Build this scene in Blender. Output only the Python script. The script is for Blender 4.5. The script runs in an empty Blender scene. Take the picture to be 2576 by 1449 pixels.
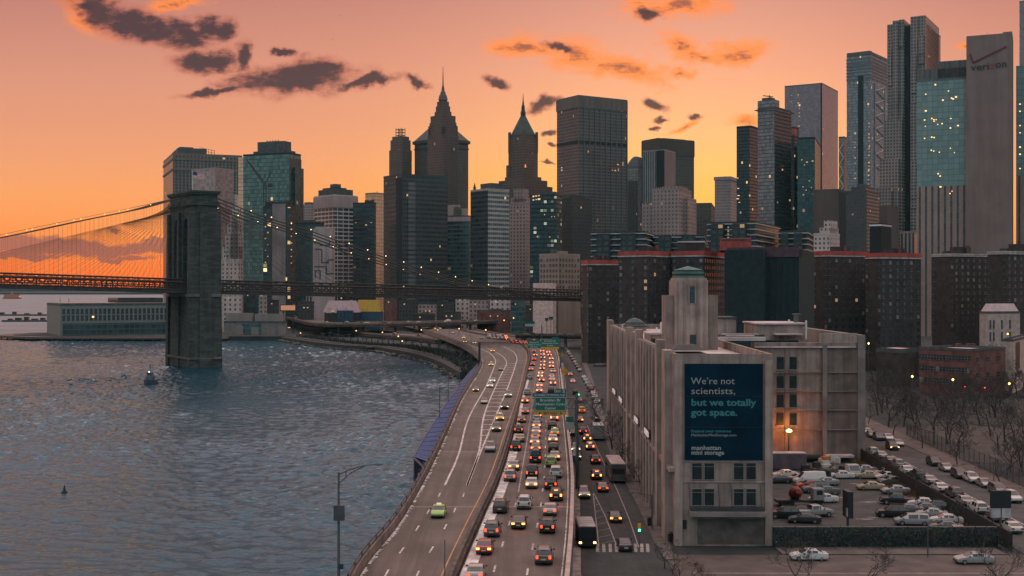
import bpy, math, random
from mathutils import Vector, Matrix, Euler, noise as mnoise

rnd = random.Random(11)
scene = bpy.context.scene
COL = scene.collection
R = math.radians

# ------------------------------------------------------------------ camera, sky, sun, exposure
F, CX, HY, CH = 3052.0, 1288.0, 726.0, 37.5          # focal length and horizon of the photo (2576 px wide), eye height in metres
cam_d = bpy.data.cameras.new("camera")
cam = bpy.data.objects.new("camera", cam_d)
COL.objects.link(cam)
cam.location = (0, 0, CH)
cam.rotation_euler = (R(90), 0, 0)
cam_d.sensor_width = 36
cam_d.lens = 36 * F / 2576
cam_d.shift_y = 1.5 / 2576
cam_d.clip_start = 1
cam_d.clip_end = 40000
scene.camera = cam
scene.view_settings.view_transform = 'Standard'
scene.view_settings.look = 'None'
scene.view_settings.exposure = 0.15
scene.view_settings.gamma = 1
scene.render.engine = 'CYCLES'
scene.cycles.max_bounces = 5
scene.cycles.diffuse_bounces = 2
scene.cycles.glossy_bounces = 3
scene.cycles.transmission_bounces = 3
scene.cycles.volume_bounces = 0
scene.cycles.sample_clamp_indirect = 3
scene.cycles.caustics_reflective = False
scene.cycles.caustics_refractive = False


def lin(c):
    return tuple(((v / 255) / 12.92 if v / 255 <= 0.04045 else ((v / 255 + 0.055) / 1.055) ** 2.4) for v in c)


class NT:
    """small helper to wire shader nodes"""
    def __init__(s, tree):
        s.t = tree
        s.t.nodes.clear()

    def n(s, typ, **kw):
        nd = s.t.nodes.new(typ)
        for k, v in kw.items():
            setattr(nd, k, v)
        return nd

    def put(s, sock, v):
        if hasattr(v, 'is_output'):
            s.t.links.new(v, sock)
        else:
            if isinstance(v, (tuple, list)) and len(v) == 3 and sock.type == 'RGBA':
                v = (*v, 1)
            sock.default_value = v

    def m(s, op, a, b=0.0, c=0.0, clamp=False):
        nd = s.n('ShaderNodeMath', operation=op, use_clamp=clamp)
        for i, v in enumerate((a, b, c)):
            s.put(nd.inputs[i], v)
        return nd.outputs[0]

    def ss(s, x, a, b):
        nd = s.n('ShaderNodeMapRange', interpolation_type='SMOOTHSTEP')
        s.put(nd.inputs[0], x)
        s.put(nd.inputs[1], a)
        s.put(nd.inputs[2], b)
        return nd.outputs[0]

    def mix(s, f, a, b, bt='MIX'):
        nd = s.n('ShaderNodeMix', data_type='RGBA', blend_type=bt)
        s.put(nd.inputs[0], f)
        s.put(nd.inputs[6], a)
        s.put(nd.inputs[7], b)
        return nd.outputs[2]

    def noise(s, vec, scale, detail=4, rough=0.5, out=0, dist=0.0):
        nd = s.n('ShaderNodeTexNoise')
        if vec is not None:
            s.put(nd.inputs['Vector'], vec)
        nd.inputs['Scale'].default_value = scale
        nd.inputs['Detail'].default_value = detail
        nd.inputs['Roughness'].default_value = rough
        nd.inputs['Distortion'].default_value = dist
        return nd.outputs[out]

    def ramp(s, f, stops, mode='LINEAR'):
        nd = s.n('ShaderNodeValToRGB')
        s.put(nd.inputs[0], f)
        cr = nd.color_ramp
        cr.interpolation = mode
        while len(cr.elements) < len(stops):
            cr.elements.new(0.5)
        for e, (p, c) in zip(cr.elements, stops):
            e.position = p
            e.color = (*c, 1)
        return nd.outputs[0]


SUN_EL, SUN_AZ = 2.5, 7.7        # degrees: height of the setting sun, and how far right of straight ahead (+Y) it stands
world = bpy.data.worlds.new("World")
scene.world = world
world.use_nodes = True
w = NT(world.node_tree)
tc = w.n('ShaderNodeTexCoord')
sep = w.n('ShaderNodeSeparateXYZ')
w.put(sep.inputs[0], tc.outputs['Generated'])
dx, dy, dz = sep.outputs
dyc = w.m('MAXIMUM', dy, 0.08)
az = w.m('DIVIDE', dx, dyc)
el = w.m('DIVIDE', dz, dyc)
el01 = w.m('MULTIPLY', el, 4.0, clamp=True)                 # 0 horizon .. 1 at elevation tangent 0.25


def stops(rows):
    return [((726 - py) / F * 4.0, lin(c)) for py, c in rows]


left = w.ramp(el01, stops([(726, (255, 108, 38)), (690, (255, 118, 44)), (620, (252, 136, 62)), (560, (251, 149, 76)), (490, (246, 156, 92)),
                          (400, (235, 154, 107)), (300, (224, 148, 113)), (200, (214, 144, 117)), (90, (202, 134, 114)), (0, (190, 125, 111))]))
mid = w.ramp(el01, stops([(726, (255, 150, 50)), (600, (255, 172, 60)), (500, (255, 186, 82)), (420, (255, 190, 104)), (330, (253, 184, 122)),
                         (250, (248, 174, 126)), (150, (238, 162, 128)), (60, (224, 154, 128)), (0, (214, 147, 127))]))
g1 = w.m('DIVIDE', w.m('SUBTRACT', az, 0.15), 0.20)
fmid = w.m('POWER', 2.718, w.m('MULTIPLY', w.m('MULTIPLY', g1, g1), -1.0))
front = w.mix(fmid, left, mid)
# clouds: each one an ellipse of directions with ragged, noisy edges
comb = w.n('ShaderNodeCombineXYZ')
w.put(comb.inputs[0], az)
w.put(comb.inputs[1], el)
pv = comb.outputs[0]
warp = w.n('ShaderNodeVectorMath', operation='MULTIPLY_ADD')
w.put(warp.inputs[0], w.noise(pv, 34, 4, 0.6, out=1))
warp.inputs[1].default_value = (0.034, 0.022, 0)
warp.inputs[2].default_value = (-0.017, -0.011, 0)
wadd = w.n('ShaderNodeVectorMath', operation='ADD')
w.put(wadd.inputs[0], pv)
w.put(wadd.inputs[1], warp.outputs[0])
wadd2 = w.n('ShaderNodeVectorMath', operation='ADD')
w.put(wadd2.inputs[0], wadd.outputs[0])
wadd2.inputs[1].default_value = (0, 0, 0)
pw = wadd2.outputs[0]
CLOUDS_DARK = [(1405, 118, 40, 11, 8), (345, 62, 165, 34, 21), (470, 88, 75, 30, 14), (255, 30, 60, 34, 30), (528, 70, 40, 30, -10), (560, 78, 30, 30, 0), (528, 152, 76, 25, 0), (612, 150, 22, 32, 0),
               (735, 200, 145, 36, -3), (800, 178, 74, 30, 0), (915, 207, 72, 11, -8), (940, 200, 30, 12, 0), (530, 230, 66, 9, -4), (722, 135, 26, 9, 8),
               (1050, 210, 30, 10, 20), (1240, 204, 28, 12, 24), (1368, 266, 40, 12, -14), (1385, 330, 14, 7, 0), (1390, 362, 10, 5, 0), (1648, 265, 26, 12, 20),
               (1660, 299, 13, 5, 0), (1645, 318, 12, 7, -20), (1742, 298, 17, 6, 0), (1640, 34, 30, 14, 10), (1375, 407, 22, 4, 0)]
CLOUDS_LOW = [(150, 622, 260, 20, 1), (330, 622, 110, 18, 1), (293, 575, 14, 5, 0), (310, 650, 80, 7, 0), (60, 645, 120, 8, 0), (405, 602, 40, 6, 0)]
CLOUDS_LIT = [(1320, 124, 80, 18, 6), (1440, 134, 95, 30, 10), (1560, 168, 105, 22, 16), (1710, 120, 42, 24, 20), (1760, 138, 60, 12, 10), (1868, 134, 62, 22, -4), (1700, 12, 110, 26, 0),
              (1620, 20, 40, 20, 30), (215, 22, 60, 36, 30), (445, 8, 66, 14, -8), (1712, 190, 30, 10, 0), (1878, 306, 30, 15, 0), (1720, 318, 30, 8, -20), (2440, 108, 26, 7, 0)]


def cloud_field(rows, grow=1.25):
    acc = None
    for cx, cy, rx, ry, tilt in rows:
        mp = w.n('ShaderNodeMapping', vector_type='TEXTURE')
        w.put(mp.inputs[0], pw)
        mp.inputs[1].default_value = ((cx - CX) / F, (HY - cy) / F, 0)
        mp.inputs[2].default_value = (0, 0, -R(tilt))
        mp.inputs[3].default_value = (rx * grow / F, ry * grow / F, 1)
        ln = w.n('ShaderNodeVectorMath', operation='LENGTH')
        w.put(ln.inputs[0], mp.outputs[0])
        acc = ln.outputs['Value'] if acc is None else w.m('MINIMUM', acc, ln.outputs['Value'])
    return w.m('SUBTRACT', 1.0, acc)


cst = w.n('ShaderNodeMapping')
w.put(cst.inputs[0], pv)
cst.inputs[2].default_value = (0, 0, R(-9))
cst.inputs[3].default_value = (0.55, 1.25, 1)
fbm = w.noise(cst.outputs[0], 58, 10, 0.60, dist=0.35)
fine = w.noise(cst.outputs[0], 190, 6, 0.65)
fb = w.m('ADD', w.m('MULTIPLY', w.m('SUBTRACT', fbm, 0.5), 2.0), w.m('MULTIPLY', w.m('SUBTRACT', fine, 0.5), 0.7))
infront = w.ss(dy, 0.2, 0.5)
litf = w.m('ADD', cloud_field(CLOUDS_LIT, 1.6), w.m('MULTIPLY', fb, 0.85))
lcl = w.m('MULTIPLY', w.ss(litf, -0.25, 0.8), infront)
lcol = w.mix(w.ss(w.m('ADD', litf, w.m('MULTIPLY', fine, 0.9)), 1.0, 1.65), lin((255, 138, 60)), lin((150, 82, 66)))
sky = w.mix(w.m('MULTIPLY', lcl, 0.9), front, lcol)
dfield = w.m('ADD', cloud_field(CLOUDS_DARK, 1.28), w.m('MULTIPLY', fb, 0.5))
dcl = w.m('MULTIPLY', w.ss(dfield, -0.3, 0.5), infront)
dcol = w.mix(w.ss(w.m('ADD', dfield, w.m('MULTIPLY', w.m('SUBTRACT', fine, 0.5), 0.9)), -0.05, 0.6), lin((182, 100, 82)), lin((70, 50, 57)))
sky = w.mix(w.m('MULTIPLY', dcl, 0.96), sky, dcol)
lowf = w.m('ADD', cloud_field(CLOUDS_LOW), w.m('MULTIPLY', fb, 0.5))
sky = w.mix(w.m('MULTIPLY', w.m('MULTIPLY', w.ss(lowf, -0.05, 0.4), 0.85), infront), sky, lin((158, 92, 82)))
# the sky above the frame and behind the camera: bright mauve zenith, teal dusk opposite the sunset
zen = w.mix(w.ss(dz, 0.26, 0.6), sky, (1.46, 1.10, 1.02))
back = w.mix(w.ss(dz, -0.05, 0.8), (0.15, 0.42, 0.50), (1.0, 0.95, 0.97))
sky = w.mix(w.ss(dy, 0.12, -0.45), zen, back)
nis = w.n('ShaderNodeTexSky', sky_type='NISHITA', sun_disc=False, sun_elevation=R(SUN_EL), sun_rotation=R(SUN_AZ))
b1 = w.n('ShaderNodeBackground')
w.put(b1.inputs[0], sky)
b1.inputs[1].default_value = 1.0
b2 = w.n('ShaderNodeBackground')
w.put(b2.inputs[0], nis.outputs[0])
b2.inputs[1].default_value = 0.003
add = w.n('ShaderNodeAddShader')
w.put(add.inputs[0], b1.outputs[0])
w.put(add.inputs[1], b2.outputs[0])
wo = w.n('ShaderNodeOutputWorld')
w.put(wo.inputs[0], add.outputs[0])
world.cycles.sampling_method = 'MANUAL'
world.cycles.sample_map_resolution = 1024

sun_d = bpy.data.lights.new("sun", 'SUN')
sun = bpy.data.objects.new("sun", sun_d)
COL.objects.link(sun)
sun_d.energy = 0.8
sun_d.angle = R(3)
sun_d.color = (1.0, 0.55, 0.26)
sdir = Vector((math.sin(R(SUN_AZ)) * math.cos(R(SUN_EL)), math.cos(R(SUN_AZ)) * math.cos(R(SUN_EL)), math.sin(R(SUN_EL))))
sun.rotation_euler = sdir.to_track_quat('Z', 'Y').to_euler()
sun.location = (200, 900, 400)


# ------------------------------------------------------------------ helpers
def G(px, py, z=3.0):
    """the point of the level z that the photo's pixel px, py looks at"""
    y = F * (CH - z) / (py - HY)
    return Vector(((px - CX) * y / F, y, z))


def A(px, py, y):
    return Vector(((px - CX) * y / F, y, CH - (py - HY) * y / F))


def zof(py, y):
    return CH - (py - HY) * y / F


def xof(px, y):
    return (px - CX) * y / F


MATS = {}


def mat(name, rgb, rough=0.8, metal=0.0, var=0.25, scale=0.6, bump=0.0, bscale=8.0, coat=0.0, spec=0.4, streak=None, sk=0.5):
    if name in MATS:
        return MATS[name]
    mt = bpy.data.materials.new(name)
    mt.use_nodes = True
    t = NT(mt.node_tree)
    p = t.n('ShaderNodeBsdfPrincipled')
    o = t.n('ShaderNodeOutputMaterial')
    t.put(o.inputs[0], p.outputs[0])
    geo = t.n('ShaderNodeNewGeometry')
    if var:
        nz = t.noise(geo.outputs['Position'], scale, 5, 0.6)
        c = t.mix(t.ss(nz, 0.3, 0.7), tuple(v * (1 - var) for v in rgb), tuple(min(1, v * (1 + var)) for v in rgb))
        if streak:
            mp = t.n('ShaderNodeMapping')
            t.put(mp.inputs[0], geo.outputs['Position'])
            mp.inputs[3].default_value = streak
            k = t.ss(t.noise(mp.outputs[0], 1.0, 5, 0.65), 0.34, 0.62)
            c = t.mix(1.0, c, t.mix(k, (1 - sk,) * 3, (1, 1, 1)), 'MULTIPLY')
        t.put(p.inputs['Base Color'], c)
    else:
        p.inputs['Base Color'].default_value = (*rgb, 1)
    p.inputs['Roughness'].default_value = rough
    p.inputs['Metallic'].default_value = metal
    p.inputs['Specular IOR Level'].default_value = spec
    p.inputs['Coat Weight'].default_value = coat
    if bump:
        b = t.n('ShaderNodeBump')
        b.inputs['Strength'].default_value = bump
        b.inputs['Distance'].default_value = 0.1
        t.put(b.inputs['Height'], t.noise(geo.outputs['Position'], bscale, 4, 0.6))
        t.put(p.inputs['Normal'], b.outputs[0])
    MATS[name] = mt
    return mt


def emis(name, rgb, k, base=(0.1, 0.1, 0.1)):
    if name in MATS:
        return MATS[name]
    mt = bpy.data.materials.new(name)
    mt.use_nodes = True
    t = NT(mt.node_tree)
    p = t.n('ShaderNodeBsdfPrincipled')
    o = t.n('ShaderNodeOutputMaterial')
    t.put(o.inputs[0], p.outputs[0])
    p.inputs['Base Color'].default_value = (*base, 1)
    p.inputs['Roughness'].default_value = 0.3
    p.inputs['Emission Color'].default_value = (*rgb, 1)
    p.inputs['Emission Strength'].default_value = k
    MATS[name] = mt
    return mt


def fac(name, wall, glass, cw, ch, fx, fy, lit=0.0, rough=0.16, wrough=0.85, var=0.5, litk=0.75, litc=(1, 0.62, 0.28), spec=0.5, metal=0.0, band=None, ox=0.0):
    """facade: a grid of window panes (cell cw x ch metres, share fx, fy of it glazed) in a wall; some panes lit from inside"""
    if name in MATS:
        return MATS[name]
    mt = bpy.data.materials.new(name)
    mt.use_nodes = True
    t = NT(mt.node_tree)
    p = t.n('ShaderNodeBsdfPrincipled')
    o = t.n('ShaderNodeOutputMaterial')
    t.put(o.inputs[0], p.outputs[0])
    uv = t.n('ShaderNodeUVMap', uv_map='uv')
    sp = t.n('ShaderNodeSeparateXYZ')
    t.put(sp.inputs[0], uv.outputs[0])
    u = t.m('DIVIDE', t.m('ADD', sp.outputs[0], ox), cw)
    v = t.m('DIVIDE', sp.outputs[1], ch)
    fu, fv = t.m('FRACT', u), t.m('FRACT', v)
    mu = t.m('LESS_THAN', t.m('ABSOLUTE', t.m('SUBTRACT', fu, 0.5)), fx / 2)
    mv = t.m('LESS_THAN', t.m('ABSOLUTE', t.m('SUBTRACT', fv, 0.5)), fy / 2)
    mask = t.m('MULTIPLY', mu, mv)
    cb = t.n('ShaderNodeCombineXYZ')
    t.put(cb.inputs[0], t.m('FLOOR', u))
    t.put(cb.inputs[1], t.m('FLOOR', v))
    wn = t.n('ShaderNodeTexWhiteNoise', noise_dimensions='2D')
    t.put(wn.inputs['Vector'], cb.outputs[0])
    rv = wn.outputs[0]
    geo = t.n('ShaderNodeNewGeometry')
    pale = min(1.0, max(0.0, (wall[0] - 0.12) / 0.2))
    wall = tuple(c * (k + (0.92 - k) * pale) for c, k in zip(wall, (0.50, 0.58, 0.60)))
    big = t.noise(geo.outputs['Position'], 0.035, 4, 0.6)
    fine = t.noise(geo.outputs['Position'], 0.7, 3, 0.6)
    dirt = t.m('ADD', t.m('MULTIPLY', big, 0.7), t.m('MULTIPLY', fine, 0.5))
    wcol = t.mix(t.ss(dirt, 0.35, 0.85), tuple(c * 0.72 for c in wall), tuple(min(1, c * 1.25) for c in wall))
    gcol = t.mix(t.m('MULTIPLY', rv, var), glass, tuple(min(1, c * 2.6 + 0.02) for c in glass))
    t.put(p.inputs['Base Color'], t.mix(mask, wcol, gcol))
    t.put(p.inputs['Roughness'], t.mix(mask, (wrough,) * 3, (rough,) * 3))
    p.inputs['Specular IOR Level'].default_value = spec
    t.put(p.inputs['Metallic'], t.m('MULTIPLY', mask, metal))
    if lit:
        on = t.m('MULTIPLY', t.m('LESS_THAN', t.m('FRACT', t.m('MULTIPLY', rv, 7.31)), lit), mask)
        p.inputs['Emission Color'].default_value = (*litc, 1)
        t.put(p.inputs['Emission Strength'], t.m('MULTIPLY', on, t.m('MULTIPLY', rv, litk)))
    b = t.n('ShaderNodeBump')
    b.inputs['Strength'].default_value = 0.5
    b.inputs['Distance'].default_value = 0.25
    t.put(b.inputs['Height'], t.m('ADD', t.m('MULTIPLY', mask, -1.0), t.m('MULTIPLY', t.m('MULTIPLY', mask, rv), 0.25)))
    t.put(p.inputs['Normal'], b.outputs[0])
    MATS[name] = mt
    return mt


class MB:
    """collects faces and links them as one mesh object"""
    def __init__(s):
        s.v, s.f, s.uv, s.mi = [], [], [], []

    def face(s, pts, uv=None, m=0):
        i = len(s.v)
        s.v += [tuple(p) for p in pts]
        s.f.append(tuple(range(i, i + len(pts))))
        s.uv.append(uv)
        s.mi.append(m)

    def mesh(s, vs, fs, m=0):
        i = len(s.v)
        s.v += [tuple(p) for p in vs]
        for f in fs:
            s.f.append(tuple(i + k for k in f))
            s.uv.append(None)
            s.mi.append(m)

    def box(s, c, sx, sy, sz, rz=0.0, m=0, mtx=None):
        """box standing on c (bottom centre)"""
        vs = [Vector((x * sx / 2, y * sy / 2, z)) for z in (0, sz) for x, y in ((-1, -1), (1, -1), (1, 1), (-1, 1))]
        M = mtx if mtx is not None else Matrix.Rotation(rz, 3, 'Z')
        s.mesh([Vector(c) + M @ q for q in vs], [(0, 3, 2, 1), (4, 5, 6, 7), (0, 1, 5, 4), (1, 2, 6, 5), (2, 3, 7, 6), (3, 0, 4, 7)], m)

    def prism(s, poly, z0, z1, m=0, top=True, bottom=False, mt=None, u0=0.0):
        """vertical prism over a counter-clockwise footprint; walls carry uv in metres"""
        n = len(poly)
        u = u0
        for i in range(n):
            a, b = poly[i], poly[(i + 1) % n]
            L = math.hypot(b[0] - a[0], b[1] - a[1])
            s.face([(a[0], a[1], z0), (b[0], b[1], z0), (b[0], b[1], z1), (a[0], a[1], z1)], [(u, z0), (u + L, z0), (u + L, z1), (u, z1)], m)
            u += L
        if top:
            s.face([(q[0], q[1], z1) for q in poly], None, m if mt is None else mt)
        if bottom:
            s.face([(q[0], q[1], z0) for q in reversed(poly)], None, m if mt is None else mt)

    def tube(s, pts, rads, n=6, m=0, cap=True):
        pts = [Vector(p) for p in pts]
        if not isinstance(rads, (list, tuple)):
            rads = [rads] * len(pts)
        i0 = len(s.v)
        for k, p in enumerate(pts):
            d = (pts[min(k + 1, len(pts) - 1)] - pts[max(k - 1, 0)]).normalized()
            a = d.cross(Vector((0, 0, 1)) if abs(d.z) < 0.95 else Vector((1, 0, 0))).normalized()
            b = d.cross(a)
            for j in range(n):
                t = 2 * math.pi * j / n
                s.v.append(tuple(p + (a * math.cos(t) + b * math.sin(t)) * rads[k]))
        for k in range(len(pts) - 1):
            for j in range(n):
                q = i0 + k * n
                s.f.append((q + j, q + (j + 1) % n, q + n + (j + 1) % n, q + n + j))
                s.uv.append(None)
                s.mi.append(m)
        if cap:
            for q in (i0, i0 + (len(pts) - 1) * n):
                s.f.append(tuple(q + j for j in range(n)))
                s.uv.append(None)
                s.mi.append(m)

    def build(s, name, mats, parent=None, smooth=False, origin=None, **props):
        mats = mats if isinstance(mats, (list, tuple)) else [mats]
        if parent is not None:
            off = WPOS.get(parent.name, Vector((0, 0, 0)))
        elif origin is not None:
            off = Vector(origin)
        else:
            xs = [q[0] for q in s.v]
            ys = [q[1] for q in s.v]
            off = Vector(((min(xs) + max(xs)) / 2, (min(ys) + max(ys)) / 2, min(q[2] for q in s.v)))
        me = bpy.data.meshes.new(name)
        me.from_pydata([(q[0] - off.x, q[1] - off.y, q[2] - off.z) for q in s.v], [], s.f)
        for mt in mats:
            me.materials.append(mt)
        for p, k in zip(me.polygons, s.mi):
            p.material_index = k
        if any(u is not None for u in s.uv):
            lay = me.uv_layers.new(name='uv')
            for p, u in zip(me.polygons, s.uv):
                if u is not None:
                    for li, q in zip(p.loop_indices, u):
                        lay.data[li].uv = q
        if smooth:
            me.shade_smooth()
            me.set_sharp_from_angle(angle=R(38))
        me.update()
        o = bpy.data.objects.new(name, me)
        COL.objects.link(o)
        if parent is not None:
            o.parent = parent
            WPOS[o.name] = off
        else:
            o.location = off
            WPOS[o.name] = off
        for k, v in props.items():
            o[k] = v
        return o


WPOS = {}


def thing(name, label, cat, loc, group=None, rz=0.0):
    o = bpy.data.objects.new(name, None)
    COL.objects.link(o)
    o.empty_display_size = 0.5
    o.location = loc
    o.rotation_euler = (0, 0, rz)
    WPOS[o.name] = Vector(loc)
    o['label'] = label
    o['category'] = cat
    if group:
        o['group'] = group
    return o


def tag(o, label, cat, group=None):
    o['label'] = label
    o['category'] = cat
    if group:
        o['group'] = group
    return o


def struct(mb, name, m, kind='structure', smooth=False):
    return mb.build(name, m, smooth=smooth, kind=kind)


def put(me, name, parent, loc, rz=0.0, sc=None):
    """another object on an existing mesh, as a part of parent (loc in world coordinates)"""
    o = bpy.data.objects.new(name, me)
    COL.objects.link(o)
    o.parent = parent
    o.location = Vector(loc) - WPOS[parent.name]
    o.rotation_euler = (0, 0, rz)
    if sc:
        o.scale = sc
    return o


def spline(pts, n):
    """Catmull-Rom through points"""
    pts = [Vector(p) for p in pts]
    out = []
    P = [pts[0] * 2 - pts[1]] + pts + [pts[-1] * 2 - pts[-2]]
    for i in range(1, len(P) - 2):
        for k in range(n):
            t = k / n
            a, b, c, d = P[i - 1], P[i], P[i + 1], P[i + 2]
            out.append(0.5 * ((2 * b) + (c - a) * t + (2 * a - 5 * b + 4 * c - d) * t * t + (3 * b - a - 3 * c + d) * t ** 3))
    out.append(pts[-1])
    return out


def text(body, name, parent, loc, size, m, rz=0.0, bold=0.0, align='LEFT', font_scale=1.0, spacing=1.0):
    """raised lettering standing upright, facing the viewer side (-Y) before rz"""
    cu = bpy.data.curves.new(name, 'FONT')
    cu.body = body
    cu.size = size
    cu.align_x = align
    cu.offset = bold
    cu.extrude = 0.01
    cu.space_character = spacing
    cu.resolution_u = 2
    tmp = bpy.data.objects.new(name, cu)
    COL.objects.link(tmp)
    dg = bpy.context.evaluated_depsgraph_get()
    me = bpy.data.meshes.new_from_object(tmp.evaluated_get(dg))
    bpy.data.objects.remove(tmp)
    bpy.data.curves.remove(cu)
    me.materials.clear()
    me.materials.append(m)
    o = bpy.data.objects.new(name, me)
    COL.objects.link(o)
    o.parent = parent
    o.location = Vector(loc) - WPOS[parent.name]
    o.rotation_euler = (R(90), 0, rz)
    o.scale = (font_scale, 1, 1)
    return o


def masonry(name, rgb, course=1.0):
    """stone laid in courses: joints, block to block variation and vertical weather streaks"""
    mt = bpy.data.materials.new(name)
    mt.use_nodes = True
    t = NT(mt.node_tree)
    p = t.n('ShaderNodeBsdfPrincipled')
    o = t.n('ShaderNodeOutputMaterial')
    t.put(o.inputs[0], p.outputs[0])
    geo = t.n('ShaderNodeNewGeometry')
    sp = t.n('ShaderNodeSeparateXYZ')
    t.put(sp.inputs[0], geo.outputs['Position'])
    x, y, z = sp.outputs
    row = t.m('DIVIDE', z, course)
    rf = t.m('FLOOR', row)
    hor = t.m('DIVIDE', t.m('ADD', t.m('SUBTRACT', x, t.m('MULTIPLY', y, .62)), t.m('MULTIPLY', rf, 1.37)), 1.9)
    cb = t.n('ShaderNodeCombineXYZ')
    t.put(cb.inputs[0], t.m('FLOOR', hor))
    t.put(cb.inputs[1], rf)
    wn = t.n('ShaderNodeTexWhiteNoise', noise_dimensions='2D')
    t.put(wn.inputs['Vector'], cb.outputs[0])
    joint = t.m('MAXIMUM', t.m('LESS_THAN', t.m('FRACT', row), .1), t.m('LESS_THAN', t.m('FRACT', hor), .05))
    mp = t.n('ShaderNodeMapping')
    t.put(mp.inputs[0], geo.outputs['Position'])
    mp.inputs[3].default_value = (.5, .5, .045)
    streak = t.noise(mp.outputs[0], 1.0, 4, .6)
    bands = t.noise(t.m('MULTIPLY', z, .12), 1.0, 2, .5)
    k = t.m('ADD', t.m('MULTIPLY', wn.outputs[0], .5), t.m('MULTIPLY', streak, .9))
    c = t.mix(t.ss(k, .3, 1.15), tuple(v * .6 for v in rgb), tuple(v * 1.45 for v in rgb))
    t.put(p.inputs['Base Color'], t.mix(t.m('MULTIPLY', joint, .6), c, tuple(v * .3 for v in rgb)))
    p.inputs['Roughness'].default_value = .95
    b = t.n('ShaderNodeBump')
    b.inputs['Strength'].default_value = .7
    b.inputs['Distance'].default_value = .2
    t.put(b.inputs['Height'], t.m('SUBTRACT', t.m('MULTIPLY', wn.outputs[0], .5), joint))
    t.put(p.inputs['Normal'], b.outputs[0])
    MATS[name] = mt
    return mt


# thin dusk haze: one closed box of even, pale teal air round the camera and the whole city
hz = MB()
hz.box((0, 1900, -4.5), 5200, 4800, 330)
M_haze = bpy.data.materials.new('haze_air')
M_haze.use_nodes = True
ht = NT(M_haze.node_tree)
hv = ht.n('ShaderNodeVolumePrincipled')
hv.inputs['Color'].default_value = (0.32, 0.74, 0.80, 1)
hv.inputs['Density'].default_value = 0.00002
ho = ht.n('ShaderNodeOutputMaterial')
ht.put(ho.inputs['Volume'], hv.outputs[0])
hz.build('haze', M_haze, kind='stuff')

# shared materials
M_conc = mat('concrete', (0.30, 0.27, 0.25), 0.9, var=0.3, scale=0.5, bump=0.3)
M_dconc = mat('dark_concrete', (0.06, 0.064, 0.066), 0.9, var=0.35, scale=0.4)
M_steel = mat('grey_steel', (0.10, 0.11, 0.12), 0.5, 0.5, var=0.2)
M_dsteel = mat('dark_steel', (0.025, 0.03, 0.033), 0.6, 0.3, var=0.2)
M_roof = mat('roof_gravel', (0.16, 0.13, 0.13), 0.95, var=0.35, scale=0.25)
M_lroof = mat('pale_roof', (0.42, 0.34, 0.34), 0.9, var=0.3, scale=0.2)
M_black = mat('black_paint', (0.012, 0.014, 0.016), 0.5, var=0.2)
M_white = mat('white_paint', (0.62, 0.60, 0.58), 0.6, var=0.15)
M_brick = mat('brown_brick', (0.040, 0.031, 0.030), 0.92, var=0.35, scale=0.35, bump=0.4, bscale=3)
M_redbrick = mat('red_brick', (0.12, 0.052, 0.045), 0.92, var=0.35, scale=0.35)
M_snow = mat('old_snow', (0.50, 0.45, 0.44), 0.9, var=0.45, scale=0.7, bump=0.6, bscale=2)
M_win = mat('window_glass', (0.018, 0.03, 0.036), 0.15, var=0.3, scale=2, spec=0.6)
M_lit = emis('lit_window', (1.0, 0.56, 0.22), 0.6)
M_bulb = emis('lamp_bulb', (1.0, 0.60, 0.20), 5.0)
M_redl = emis('red_lamp', (1.0, 0.05, 0.015), 6.0)
# ------------------------------------------------------------------ water and ground
def water_material():
    mt = bpy.data.materials.new('river_water')
    mt.use_nodes = True
    t = NT(mt.node_tree)
    p = t.n('ShaderNodeBsdfPrincipled')
    o = t.n('ShaderNodeOutputMaterial')
    t.put(o.inputs[0], p.outputs[0])
    geo = t.n('ShaderNodeNewGeometry')
    mp = t.n('ShaderNodeMapping')
    t.put(mp.inputs[0], geo.outputs['Position'])
    mp.inputs[2].default_value = (0, 0, R(24))
    mp.inputs[3].default_value = (0.55, 1.0, 1)
    v = mp.outputs[0]
    big = t.noise(geo.outputs['Position'], 0.010, 4, 0.6)
    n2 = t.noise(v, 1.6, 5, 0.6, dist=0.6)
    b = t.n('ShaderNodeBump')
    b.inputs['Strength'].default_value = 0.6
    b.inputs['Distance'].default_value = 0.35
    t.put(b.inputs['Height'], n2)
    t.put(p.inputs['Normal'], b.outputs[0])
    # silty blue-green body under a skin that mirrors the sky, bluer than the sky itself
    df = t.n('ShaderNodeBsdfDiffuse')
    t.put(df.inputs[0], t.mix(t.ss(big, 0.35, 0.65), (0.010, 0.036, 0.052), (0.016, 0.050, 0.074)))
    gl = t.n('ShaderNodeBsdfGlossy')
    gl.inputs['Color'].default_value = (0.62, 0.84, 1.0, 1)
    gl.inputs['Roughness'].default_value = 0.08
    fr = t.n('ShaderNodeFresnel')
    fr.inputs[0].default_value = 1.42
    for nd in (df, gl, fr):
        t.put(nd.inputs['Normal'], b.outputs[0])
    ms = t.n('ShaderNodeMixShader')
    t.put(ms.inputs[0], fr.outputs[0])
    t.put(ms.inputs[1], df.outputs[0])
    t.put(ms.inputs[2], gl.outputs[0])
    t.put(o.inputs[0], ms.outputs[0])
    return mt


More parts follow.
